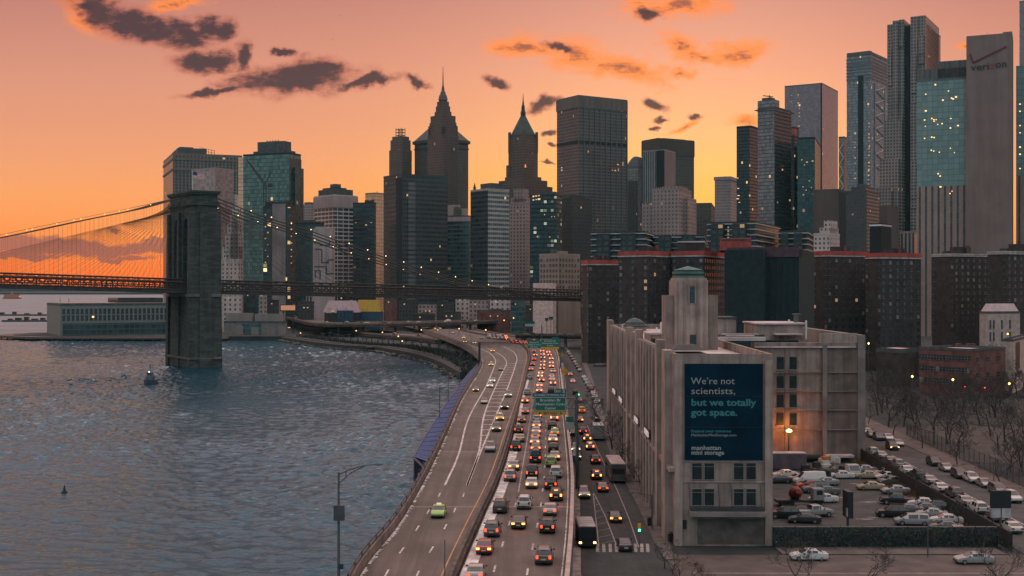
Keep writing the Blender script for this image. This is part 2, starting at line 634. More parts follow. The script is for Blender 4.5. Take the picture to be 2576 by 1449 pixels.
def river_mesh():
    """flat river with real waves where they can be made out"""
    import numpy as np
    rg = np.random.default_rng(4)
    yr = [112.0]
    while yr[-1] < 930:
        yr.append(yr[-1] + max(0.28, min(2.2, 0.28 + (yr[-1] - 130) * 0.0028)))
    yr = np.array(yr)
    nc = 520
    xl = -0.47 * yr - 45
    t = np.linspace(0, 1, nc)
    X = xl[:, None] * (1 - t) + (-8.0) * t
    Y = np.repeat(yr[:, None], nc, 1)
    Z = np.zeros_like(X)
    nw = 110
    gust = 0.75 + 0.32 * np.sin(X * .021 + Y * .013 + 1.2) * np.sin(Y * .017 - X * .009 + .5) + 0.22 * np.sin(X * .05 - Y * .031) * np.sin(Y * .043 + X * .02 + 2)
    for i in range(nw):
        lam = 0.9 * (8.0 / 0.9) ** rg.random()
        th = math.radians(68) + rg.normal(0, .55)
        k = 2 * math.pi / lam
        amp = 0.33 / math.sqrt(nw) * math.sqrt(2) / k * (1.25 if lam < 5 else .8)
        ph = rg.random() * 6.283
        Z += amp * np.sin(k * (X * math.cos(th) + Y * math.sin(th)) + ph + .5 * np.sin(X * .11 + i) + .5 * np.sin(Y * .09 + 2 * i))
    edge = np.clip((Y - 112) / 6, 0, 1) * np.clip((930 - Y) / 60, 0, 1) * np.clip((X - xl[:, None]) / 6, 0, 1) * np.clip((-8 - X) / 3, 0, 1)
    Z *= gust * edge
    nr = len(yr)
    flat = [(-16000, -300, 0), (16000, -300, 0), (16000, 112, 0), (-16000, 112, 0), (-16000, 930, 0), (16000, 930, 0), (16000, 26000, 0), (-16000, 26000, 0),
            (float(xl[0]), 112, 0), (-8, 112, 0), (-8, 930, 0), (float(xl[-1]), 930, 0)]
    n0 = len(flat)
    co = np.concatenate([np.array(flat, float).ravel(), np.stack([X, Y, Z], -1).ravel()])
    idx = (np.arange(nr * nc).reshape(nr, nc) + n0)
    quads = np.stack([idx[:-1, :-1], idx[:-1, 1:], idx[1:, 1:], idx[1:, :-1]], -1).reshape(-1, 4)
    fl = np.array([(0, 1, 2, 3), (4, 5, 6, 7), (3, 8, 11, 4), (9, 2, 5, 10)])
    allq = np.concatenate([fl, quads])
    me = bpy.data.meshes.new('river_water')
    me.vertices.add(len(co) // 3)
    me.vertices.foreach_set('co', co)
    me.loops.add(allq.size)
    me.loops.foreach_set('vertex_index', allq.ravel().astype('i4'))
    me.polygons.add(len(allq))
    me.polygons.foreach_set('loop_start', np.arange(0, allq.size, 4).astype('i4'))
    me.update(calc_edges=True)
    me.validate()
    me.shade_smooth()
    me.materials.append(water_material())
    me.materials.append(mat('open_water', (0.15, 0.155, 0.18), .6, var=.2, scale=.01, spec=.25))
    for k in range(4):
        me.polygons[k].material_index = 1
    o = bpy.data.objects.new('river_water', me)
    COL.objects.link(o)
    o['kind'] = 'structure'


river_mesh()

M_ground = mat('city_ground', (0.024, 0.028, 0.029), 0.95, var=0.4, scale=0.08)
M_asph = mat('asphalt', (0.034, 0.037, 0.039), 0.85, streak=(.7, .02, .5), sk=.4, var=0.25, scale=0.35, bump=0.25, bscale=6)
LAND = [(-13.5, 40), (-13.5, 330), (-14, 420), (-18, 500), (-30, 580), (-46, 645), (-62, 690), (-76, 722), (-100, 748), (-128, 800), (-162, 880), (-330, 880), (-372, 905), (-378, 950), (-250, 1010), (-440, 1480), (-620, 2200),
        (-400, 3600), (3000, 3600), (3000, 40)]
b = MB()
b.prism(list(reversed(LAND)), -3, 2.95)
struct(b, 'city_ground', M_ground)
b = MB()
b.prism([(-9000, 8200), (-2600, 7600), (-600, 8000), (-600, 9000), (-9000, 9000)], -3, 14)
b.prism([(-9000, 10500), (-4200, 10200), (400, 10800), (400, 12000), (-9000, 12000)], -3, 45)
struct(b, 'far_hills', mat('far_shore', (0.06, 0.06, 0.07), 1.0))

# ------------------------------------------------------------------ highway beside the river
DZ = 7.5
LC = [((800, 1700), (1035, 1700)), ((905, 1449), (1125, 1449)), ((1006, 1316), (1185, 1316)), ((1076, 1194), (1243, 1194)), ((1127, 1085), (1278, 1086)), ((1157, 1015), (1301, 1015)), ((1184, 968), (1314, 968)), ((1208, 930), (1323, 925)),
      ((1212, 905), (1328, 900)), ((1193, 885), (1321, 878)), ((1160, 866), (1297, 862)), ((1120, 850), (1252, 850)), ((1080, 836), (1190, 839)), ((1045, 822), (1135, 827)), ((985, 812), (1060, 816))]
RC = [((1062, 1700), (1395, 1700)), ((1154, 1449), (1421, 1449)), ((1210, 1316), (1432, 1316)), ((1262, 1194), (1434, 1194)), ((1294, 1085), (1424, 1086)), ((1308, 1015), (1416, 1015)), ((1321, 968), (1411, 968)), ((1330, 930), (1407, 930)),
      ((1335, 903), (1402, 900)), ((1329, 878), (1394, 880)), ((1304, 863), (1368, 867)), ((1262, 851), (1318, 854)), ((1200, 840), (1262, 843)), ((1150, 829), (1200, 832))]


def edges(rows, z, n=6):
    return spline([G(*a, z) for a, _ in rows], n), spline([G(*c, z) for _, c in rows], n)


def slab(mb, Lp, Rp, thick, m=0):
    for i in range(len(Lp) - 1):
        a, c, d, e = Lp[i], Rp[i], Rp[i + 1], Lp[i + 1]
        dn = Vector((0, 0, -thick))
        mb.face([a, c, d, e], None, m)
        mb.face([a + dn, e + dn, d + dn, c + dn], None, m)
        mb.face([a, e, e + dn, a + dn], None, m)
        mb.face([c, c + dn, d + dn, d], None, m)


def along(mb, pts, off0, off1, z0, z1, m=0):
    """wall following a line: from off0 to off1 metres right of it, z0..z1 above it"""
    rows = []
    for i, p in enumerate(pts):
        d = pts[min(i + 1, len(pts) - 1)] - pts[max(i - 1, 0)]
        d.z = 0
        d.normalize()
        r = Vector((d.y, -d.x, 0))
        rows.append((p + r * off0 + Vector((0, 0, z0)), p + r * off1 + Vector((0, 0, z0)), p + r * off1 + Vector((0, 0, z1)), p + r * off0 + Vector((0, 0, z1))))
    for q, s in zip(rows, rows[1:]):
        for k in range(4):
            mb.face([q[k], q[(k + 1) % 4], s[(k + 1) % 4], s[k]], None, m)
    mb.face(list(reversed(rows[0])), None, m)
    mb.face(rows[-1], None, m)


M_road = mat('worn_road', (0.092, 0.070, 0.063), 0.72, var=0.25, scale=0.12, bump=0.2, bscale=5, streak=(.75, .018, .5), sk=.38)
L1, L2 = edges(LC, DZ)
R1, R2 = edges(RC, DZ)
b = MB()
slab(b, L1, L2, 1.5)
struct(b, 'highway_road', M_road)
b = MB()
slab(b, R1, R2, 1.5)
struct(b, 'highway_road', M_road)

M_rail = mat('weathered_parapet', (0.085, 0.06, 0.052), 0.9, var=0.4, scale=0.5)
b = MB()
along(b, L1, -0.75, -0.2, -1.6, 1.0)
par = b.build('parapet_wall', mat('parapet_concrete', (0.16, 0.12, 0.105), 0.9, var=0.4, scale=0.5))
tag(par, 'long weathered concrete parapet on the river side of the highway', 'parapet')
b = MB()
along(b, L1, -0.6, -0.4, 1.0, 1.12)
for i in range(0, len(L1) - 1):
    p = L1[i]
    b.box(p + Vector((-0.5, 0, 1.0)), 0.12, 0.12, 0.5)
along(b, L1, -0.55, -0.45, 1.5, 1.6)
b.build('handrail', M_dsteel, par)
b = MB()
mid_line = [(a + c) / 2 for a, c in zip(L2[:len(R1)], R1)]
along(b, mid_line, -0.42, 0.42, -1.5, 0.35)
along(b, mid_line, -0.2, 0.2, 0.35, 0.95)
tag(b.build('median_barrier', M_rail), 'dark median barrier between the two carriageways of the highway', 'barrier')
b = MB()
along(b, R2, 0.1, 0.5, -4.52, 0.85)
rb = tag(b.build('retaining_wall', mat('retaining_concrete', (0.11, 0.09, 0.085), 0.9, var=0.4)), 'stained retaining wall between the queue of brake lights and the lower street', 'retaining wall')
b = MB()
along(b, R2, 0.05, 0.55, 0.85, 0.97)
b.build('coping', mat('pale_coping', (0.34, 0.25, 0.23), 0.8, var=0.2), rb)
# piers under the viaduct where it leaves the land
k = 0
for i in range(44, len(L1), 3):
    b = MB()
    a, c = L1[i], L2[i]
    for t in (0.12, 0.88):
        p = a.lerp(c, t)
        b.box((p.x, p.y, 0 if t < .5 else 2.9), 1.1, 1.1, DZ - 1.5 - (0 if t < .5 else 2.9) - 0.9)
    q = a.lerp(c, 0.5)
    wdt = (c - a).length
    b.box((q.x, q.y, DZ - 2.4), wdt, 1.3, 0.88, rz=math.atan2(c.y - a.y, c.x - a.x))
    tag(b.build('viaduct_bent', M_dconc), 'dark concrete bent carrying the curving elevated highway', 'viaduct bent', 'bents under the curving elevated highway')

# snow, joints and painted markings
M_paint = mat('road_paint', (0.44, 0.38, 0.36), 0.8, var=0.5, scale=1.1)
M_ypaint = mat('yellow_paint', (0.42, 0.20, 0.08), 0.8, var=0.3, scale=1.5)


def strip(mb, pts, wd, z=0.012, m=0):
    for i in range(len(pts) - 1):
        a, c = Vector(pts[i]), Vector(pts[i + 1])
        d = (c - a)
        d.z = 0
        r = Vector((d.y, -d.x, 0)).normalized() * wd / 2
        up = Vector((0, 0, z))
        mb.face([a - r + up, a + r + up, c + r + up, c - r + up], None, m)


def heading(pts, y):
    for a, c in zip(pts, pts[1:]):
        if a.y <= y <= c.y:
            return math.atan2(-(c.x - a.x), c.y - a.y)
    return 0.0


def c4(x, y):
    return (1006.2 + x * .3702, 912.3 + y * .3702)


def c5(x, y):
    return (1140.4 + x * .27777, 778 + y * .27777)


def c3(x, y):
    return (939.1 + x * .2344, 711 + y * .2344)


def c6(x, y):
    return (1408.7 + x * .41665, 845.2 + y * .41665)


def c8(x, y):
    return (1918.5 + x * .28707, 1033 + y * .28707)


def c2(x, y):
    return (536.6 + x * .18516, 711 + y * .18516)


mk = MB()
lineA = spline([G(*p, DZ) for p in ((1119, 1221), (1154, 1142), (1180, 1049), (1224.6, 968), (1245, 917), (1245, 903), (1233, 889), (1215, 880), (1175, 865))], 6)
lineB = spline([G(*p, DZ) for p in ((1174.6, 1221), (1206, 1131), (1221, 1034.5), (1262, 940), (1274, 915), (1268, 900), (1251, 888), (1225, 876))], 6)
lineC = spline([G(*p, DZ) for p in ((1176, 1221), (1202.4, 1153), (1243, 1056.7), (1280, 968), (1298, 915), (1300, 899), (1290.7, 884.5), (1267, 872))], 6)
for ln in (lineA, lineB, lineC):
    strip(mk, ln, 0.34)
for y in [1125, 1110, 1096, 1082, 1069, 1057, 1046, 1035, 1024, 1014, 1004, 995, 986, 978, 970, 963, 956, 949, 943, 937, 931, 925, 920, 915]:
    Y = F * (CH - DZ) / (y - HY)

    def at(ln):
        for a, c in zip(ln, ln[1:]):
            if a.y <= Y <= c.y:
                return a.lerp(c, (Y - a.y) / (c.y - a.y))
    p, q = at(lineB), at(lineC)
    if p and q:
        mdp = (p + q) / 2 + Vector((0, 0.9, 0))
        strip(mk, [p, p.lerp(mdp, .5) + Vector((0, .25, 0)), mdp, mdp.lerp(q, .5) + Vector((0, .25, 0)), q], 1.0, 0.016)
for x, y in [(268, 898), (432, 898), (372, 1002), (192, 1012), (118, 1125), (308, 1115), (12, 1275), (213, 1270), (-90, 1430), (118, 1440)]:
    p = G(*c4(x, y), DZ)
    h = heading(L1, p.y)
    strip(mk, [p + Vector((math.sin(h) * 1.6, -math.cos(h) * 1.6, 0)), p - Vector((math.sin(h) * 1.6, -math.cos(h) * 1.6, 0))], 0.2)
for x, y in [(785, 965), (958, 965), (743, 1092), (933, 1105), (697, 1235), (902, 1250), (643, 1400), (866, 1420), (970, 865), (979, 782), (984, 705), (987, 633), (988, 572), (990, 515), (990, 460), (992, 400)]:
    p = G(*c4(x, y), DZ)
    h = heading(R1, p.y)
    strip(mk, [p + Vector((math.sin(h) * 1.6, -math.cos(h) * 1.6, 0)), p - Vector((math.sin(h) * 1.6, -math.cos(h) * 1.6, 0))], 0.22)
dl = spline([G(*c4(x, y), DZ) for x, y in ((805, 877), (838, 680), (862, 540), (882, 400), (905, 230), (918, 120), (935, 30))], 10)
for p, q in zip(dl, dl[1:]):
    for t in (0.0, 0.5):
        a = p.lerp(q, t)
        strip(mk, [a, a + (q - p).normalized() * 0.9], 0.2)
strip(mk, [p + Vector((-0.35, 0, 0)) for p in R2[6:]], 0.16)
struct(mk, 'road_markings', M_paint)
mk = MB()
strip(mk, [p + Vector((-0.6, 0, 0)) for p in L2[:52]], 0.16)
struct(mk, 'road_markings', M_ypaint)
mk = MB()
for y in (1275, 1136.6, 1049, 985):
    Y = F * 30 / (y - HY)

    def ax(pts):
        for a, c in zip(pts, pts[1:]):
            if a.y <= Y <= c.y:
                return a.lerp(c, (Y - a.y) / (c.y - a.y))
    for P, Q in ((L1, L2), (R1, R2)):
        strip(mk, [ax(P), ax(Q)], 0.5, 0.006)
struct(mk, 'road_joints', mat('joint_steel', (0.24, 0.19, 0.17), 0.8))
mk = MB()
for i in range(4, 40):
    p, q = R1[i], R1[i + 1]
    wd = 1.5 if i < 22 else 0.8
    dlt = Vector((wd / 2 + 0.1, 0, 0))
    strip(mk, [p + dlt, q + dlt], wd * rnd.uniform(.85, 1.0), 0.02)
for i in range(4, 60):
    p, q = L1[i], L1[i + 1]
    n_ = 6
    for k in range(n_):
        if rnd.random() < .22:
            continue
        a, c = p.lerp(q, k / n_), p.lerp(q, (k + rnd.uniform(.6, .97)) / n_)
        w0, w1 = rnd.uniform(.1, .6), rnd.uniform(.1, .6)
        z_ = Vector((0, 0, .02))
        mk.face([a + z_, a + z_ + Vector((w0, 0, 0)), c + z_ + Vector((w1, 0, 0)), c + z_])
struct(mk, 'roadside_snow', M_snow, kind='stuff')

# ------------------------------------------------------------------ lower street, pavements, car park, side street
SL = [(8.0, 90), (8.3, 146), (11, 196), (12.4, 244), (15.8, 343), (22.3, 516), (27, 662), (27, 800)]
SR = [(19.4, 90), (19.6, 146), (19.3, 160), (20, 200), (20.4, 251), (22.6, 315), (25.6, 384), (31, 516), (36, 662), (38, 800)]


def poly_at(rows, y):
    for a, c in zip(rows, rows[1:]):
        if a[1] <= y <= c[1]:
            return a[0] + (c[0] - a[0]) * (y - a[1]) / (c[1] - a[1])
    return rows[-1][0]


b = MB()
ys = [90 + 8 * i for i in range(88)]
for y0, y1 in zip(ys, ys[1:]):
    b.face([(poly_at(SL, y0), y0, 3.0), (poly_at(SR, y0), y0, 3.0), (poly_at(SR, y1), y1, 3.0), (poly_at(SL, y1), y1, 3.0)])
struct(b, 'street_road', M_asph)
M_pave = mat('pavement', (0.095, 0.078, 0.074), 0.9, var=0.3, scale=0.5, bump=0.3)
b = MB()
al = [Vector((poly_at(SR, y), y, 3.0)) for y in ys[8:60]]
along(b, al, 0.004, 1.9, -0.1, 0.14)
struct(b, 'pavement', M_pave)
b = MB()
al = [Vector((poly_at(SL, y), y, 3.0)) for y in ys[:60]]
along(b, al, -1.1, -0.004, -0.1, 0.16)
struct(b, 'kerb_strip', mat('pale_kerb', (0.24, 0.19, 0.175), 0.9, var=0.4))
mk = MB()
for pts in ([(165, 540), (232, 700), (345, 930), (420, 1110), (475, 1275)], [(285, 655), (320, 730), (440, 960), (520, 1130), (575, 1250)], [(205, 950), (270, 1080), (340, 1260)], [(200, 950), (235, 1270)]):
    strip(mk, [G(*c6(*p), 3.0) for p in pts], 0.14)
for t in range(1, 9):
    y = 950 + t * 38
    strip(mk, [G(*c6(203 + t * 4, y), 3), G(*c6(208 + t * 15.5, y - 16), 3)], 0.12, 0.016)
for x in (228, 266, 305, 342, 458, 496, 531):
    strip(mk, [G(*c6(x, 1305), 3), G(*c6(x - 3, 1255), 3)], 0.42, 0.018)
struct(mk, 'road_markings', mat('faded_paint', (0.30, 0.25, 0.23), 0.85, var=0.35, scale=1.0))

# side street with its pavements, right of the car park
SA, SB = Vector((65.7, 165, 3)), Vector((70.4, 255, 3))       # along the black fence
sd = (SB - SA).normalized()
sn = Vector((sd.y, -sd.x, 0))
P0, P1 = SA - sd * 70, SB + sd * 330
b = MB()
b.face([P0 + sn * 1.2 + Vector((0, 0, .03)), P0 + sn * 15.5 + Vector((0, 0, .03)), P1 + sn * 15.5 + Vector((0, 0, .03)), P1 + sn * 1.2 + Vector((0, 0, .03))])
struct(b, 'side_street', mat('side_asphalt', (0.046, 0.045, 0.046), 0.85, var=0.3, scale=0.4, bump=0.2))
b = MB()
strip(b, [P0 + sn * 8.4 + Vector((0, 0, .03)), P1 + sn * 8.4 + Vector((0, 0, .03))], 0.15)
struct(b, 'road_markings', M_paint)
b = MB()
along(b, [P0 + sn * 15.5, P1 + sn * 15.5], 0.0, 5.0, -0.1, 0.14)
struct(b, 'pavement', mat('park_pavement', (0.085, 0.062, 0.057), 0.9, var=0.35, scale=0.4))
b = MB()
b.face([(33, 162.2, 3.0), (65.4, 162.2, 3.0), (70.2, 255, 3.0), (70.4, 262, 3.0), (33, 262, 3.0)])
struct(b, 'car_park', mat('car_park_asphalt', (0.034, 0.036, 0.037), 0.8, var=0.4, scale=0.3, bump=0.25))
b = MB()
b.face([(19.7, 60, 3.004), (80, 60, 3.004), (80, 157, 3.004), (19.7, 157, 3.004)])
struct(b, 'cross_street', mat('cross_asphalt', (0.080, 0.062, 0.058), 0.85, var=0.25, scale=0.3, bump=0.2))
b = MB()
b.prism([(35, 157.1), (64, 157.1), (64, 161.4), (35, 161.4)], 2.9, 3.14)
struct(b, 'pavement', M_pave)
b = MB()
strip(b, [Vector((22, 147.0, 3.004)), Vector((70, 147.0, 3.004))], 0.2)
strip(b, [Vector((22, 143.5, 3.004)), Vector((70, 143.5, 3.004))], 0.12)
struct(b, 'road_markings', MATS['faded_paint'])
# park ground and the ball field
b = MB()
q = [P0 + sn * 20.6, SB + sn * 20.6 + sd * 280]
b.face([q[0], q[0] + Vector((260, 0, 0)), q[1] + Vector((330, 0, 0)), q[1]])
for k in range(len(b.v)):
    b.v[k] = (b.v[k][0], b.v[k][1], 3.02)
struct(b, 'park_ground', mat('park_soil', (0.019, 0.021, 0.020), 1.0, var=0.5, scale=0.12, bump=0.5, bscale=1.5))
b = MB()
fc = G(2560, 1115, 3.04)
b.face([(fc.x + 42 * math.cos(t * math.pi / 20) , fc.y + 34 * math.sin(t * math.pi / 20), 3.05) for t in range(40)])
struct(b, 'ball_field', mat('field_clay', (0.055, 0.046, 0.042), 1.0, var=0.25, scale=0.2))

# ------------------------------------------------------------------ suspension bridge
TB = Vector((-155, 590, 0))
bd = Vector((math.sin(R(57)), math.cos(R(57)), 0))       # along the bridge, towards the city
bw = Vector((bd.y, -bd.x, 0))                            # across it, towards the viewer


def BP(s, c, z):
    return TB + bd * s + bw * c + Vector((0, 0, z))


M_stone = masonry('dark_masonry', (0.046, 0.053, 0.050))
M_stone2 = mat('pale_masonry', (0.10, 0.098, 0.088), 0.95, var=0.4, scale=0.3, bump=0.6, bscale=0.9)
M_cable = mat('bridge_cable', (0.055, 0.045, 0.042), 0.7, 0.2, var=0.15)
M_truss = mat('bridge_truss', (0.045, 0.035, 0.033), 0.8, 0.1, var=0.3)
br = thing('suspension_bridge', 'long suspension bridge with a dark stone tower and lit cables crossing the river', 'bridge', TB)


def bbox(mb, s0, s1, c0, c1, z0, z1, m=0, batter=0.0):
    vs = []
    for z, g in ((z0, batter), (z1, 0.0)):
        vs += [BP(s0 - g, c0 - g, z), BP(s1 + g, c0 - g, z), BP(s1 + g, c1 + g, z), BP(s0 - g, c1 + g, z)]
    mb.mesh(vs, [(0, 1, 2, 3), (4, 7, 6, 5), (0, 4, 5, 1), (1, 5, 6, 2), (2, 6, 7, 3), (3, 7, 4, 0)], m)


b = MB()
bbox(b, -6.6, 6.6, -16.6, 16.6, -4, 35.5, batter=0.9)
for c0, c1 in ((-16.6, -10.4), (-3.6, 3.6), (10.4, 16.6)):
    bbox(b, -6.2, 6.2, c0, c1, 35.5, 77)
for sgn in (-1, 1):                       # pointed arches
    cm = sgn * 7.0
    for k in range(8):
        t0, t1 = k / 8, (k + 1) / 8
        for side in (-1, 1):
            x0 = 3.4 * math.cos(t0 * math.pi / 2) ** 0.8
            bbox(b, -6.0, 6.0, min(cm + side * 3.45, cm + side * x0), max(cm + side * 3.45, cm + side * x0) + 0.01, 60 + 11 * math.sin(t0 * math.pi / 2), 60 + 11 * math.sin(t1 * math.pi / 2) + .05)
    bbox(b, -6.0, 6.0, cm - 3.4, cm + 3.4, 71, 77)
for c0 in (-17.4, -1.3, 14.8):            # buttresses on the broad faces
    bbox(b, -7.6, 7.6, c0, c0 + 2.6, -4, 74, batter=0.6)
bbox(b, -2.6, 2.6, -18.0, 18.0, -4, 74, batter=0.6)      # and on the narrow faces
b.build('tower', M_stone, br)
b = MB()
for z0, z1, g in ((77, 78.4, 0.4), (78.4, 82.2, -0.3), (82.2, 83.0, 0.5), (83.0, 84.0, 0.9)):
    bbox(b, -6.6 - g, 6.6 + g, -16.9 - g, 16.9 + g, z0, z1)
b.build('cornice', M_stone, br)
for z0, z1, g in ((33.6, 35.0, 1.4), (4.0, 5.0, 1.7)):
    b = MB()
    bbox(b, -6.6 - g, 6.6 + g, -16.9 - g, 16.9 + g, z0, z1)
    b.build('string_course', M_stone2, br)


def zbot(s):
    return 35 - 0.022 * s if s > 0 else 35 - 0.03 * s


S0, S1 = -150, 300
ss_ = [S0 + 5 * i for i in range(int((S1 - S0) / 5) + 1)]
b = MB()
for a, c in zip(ss_, ss_[1:]):
    b.mesh([BP(a, -13, zbot(a)), BP(a, 13, zbot(a)), BP(c, 13, zbot(c)), BP(c, -13, zbot(c)), BP(a, -13, zbot(a) + 1.6), BP(a, 13, zbot(a) + 1.6), BP(c, 13, zbot(c) + 1.6), BP(c, -13, zbot(c) + 1.6)],
           [(0, 1, 2, 3), (4, 7, 6, 5), (0, 4, 5, 1), (1, 5, 6, 2), (2, 6, 7, 3), (3, 7, 4, 0)])
b.build('deck', M_truss, br)
for c, top in ((-13, 5.2), (-5, 6.8), (5, 6.8), (13, 5.2)):
    b = MB()
    for a, e in zip(ss_, ss_[1:]):
        for dzz, rr in ((top, 0.32), (1.7, 0.25), (top * .55, 0.16)):
            b.tube([BP(a, c, zbot(a) + dzz), BP(e, c, zbot(e) + dzz)], rr, 4, cap=False)
        b.tube([BP(a, c, zbot(a) + 1.6), BP(a, c, zbot(a) + top)], 0.2, 4, cap=False)
        b.tube([BP(a, c, zbot(a) + 1.6), BP(e, c, zbot(e) + top)], 0.12, 4, cap=False)
        b.tube([BP(a, c, zbot(a) + top), BP(e, c, zbot(e) + 1.6)], 0.12, 4, cap=False)
    b.build('truss', M_truss, br)
# footwalk in the middle, raised
b = MB()
for a, c in zip(ss_, ss_[1:]):
    b.mesh([BP(a, -2.3, zbot(a) + 5.4), BP(a, 2.3, zbot(a) + 5.4), BP(c, 2.3, zbot(c) + 5.4), BP(c, -2.3, zbot(c) + 5.4), BP(a, -2.3, zbot(a) + 5.9), BP(a, 2.3, zbot(a) + 5.9), BP(c, 2.3, zbot(c) + 5.9), BP(c, -2.3, zbot(c) + 5.9)],
           [(0, 1, 2, 3), (4, 7, 6, 5), (0, 4, 5, 1), (1, 5, 6, 2), (2, 6, 7, 3), (3, 7, 4, 0)])
b.build('footwalk', M_truss, br)


CABR = [(0, 82.0), (28, 73.6), (57, 66.0), (84, 57.6), (111, 49.9), (136, 43.8), (161, 38.8), (196, 34.3), (214, 32.6)]
CABL = [(0, 82.0), (-28, 74.8), (-54, 68.6), (-88, 60.2), (-120, 54.5), (-150, 50.5)]


def cz(s):
    rows = CABR if s >= 0 else [(-a, z) for a, z in CABL]
    return poly_at([(z, a) for a, z in rows], abs(s))


for c in (-13, -4.5, 4.5, 13):
    b = MB()
    b.tube(spline([BP(s, c, z) for s, z in reversed(CABL)] + [BP(s, c, z) for s, z in CABR[1:]], 4), 0.30, 6)
    b.build('main_cable', M_cable, br)
    b = MB()
    for s in range(-148, 196, 4):
        if abs(s) > 9 and cz(s) > zbot(s) + 6.5:
            b.tube([BP(s, c, cz(s)), BP(s, c, zbot(s) + 1.6)], 0.035, 3, cap=False)
    b.build('hangers', M_cable, br, kind='stuff')
    b = MB()
    for k in range(22):
        for sg in (-1, 1):
            s1 = sg * (14 + k * 5.2)
            if sg > 0 and s1 > 120:
                continue
            b.tube([BP(sg * 7.6, c, 80.5 - k * 0.25), BP(s1, c, zbot(s1) + 5)], 0.04, 3, cap=False)
    b.build('diagonal_stays', M_cable, br, kind='stuff')
    if abs(c) > 10:
        for sg, smax in ((1, 190), (-1, 150)):
            b = MB()
            b.tube([BP(sg * s, c, cz(sg * s) + 1.3) for s in range(9, smax, 6)], 0.06, 3)
            b.build('hand_line', M_cable, br)
lb = MB()
lb.tube([(0, 0, -0.24), (0, 0, -0.12), (0, 0, 0.12), (0, 0, 0.24)], [0.08, 0.22, 0.22, 0.08], 6)
lamp0 = lb.build('cable_light', M_bulb, origin=(0, 0, 0))
lamp0.parent = br
lme = lamp0.data
lamp0.location = BP(14, 13, cz(14) + 0.9) - TB
for c in (-13, 13):
    for i in range(15):
        for sg in (1, -1):
            s = sg * (14 + 10.5 * i) + (3 if c < 0 else 0)
            if s > 178 or s < -104 or (i == 0 and sg == 1 and c == 13):
                continue
            if sg < 0 and c < 0 and i % 2:
                continue
            sc = 0.9 if sg > 0 else 0.6
            put(lme, 'cable_light', br, BP(s, c, cz(s) + 0.9), sc=(sc, sc, sc))
# flag on the tower
fb = BP(-1, 2, 84)
fl = thing('flag_pole', 'flag with stars and stripes flying on top of the stone bridge tower', 'flag', fb)
b = MB()
b.tube([fb, fb + Vector((0, 0, 10.3))], [0.14, 0.08], 6)
b.build('pole', M_white, fl)
b = MB()
cols, rows_ = 12, 13


def fp(i, j):
    x = i / cols * 5.6
    return fb + Vector((x, 0.35 * math.sin(x * 1.6), 10.1 - j / rows_ * 3.1 - 0.16 * x + 0.2 * math.sin(x * 1.4)))


for i in range(cols):
    for j in range(rows_):
        b.face([fp(i, j + 1), fp(i + 1, j + 1), fp(i + 1, j), fp(i, j)], None, 2 if (i < 5 and j < 7) else j % 2)
b.build('cloth', [mat('flag_red', (0.40, 0.05, 0.06), .8), mat('flag_white', (0.65, 0.58, 0.56), .8), mat('flag_blue', (0.03, 0.04, 0.12), .8)], fl)
# ------------------------------------------------------------------ skyline
YK = 1.35          # the skyline stands this much farther out than the rows below


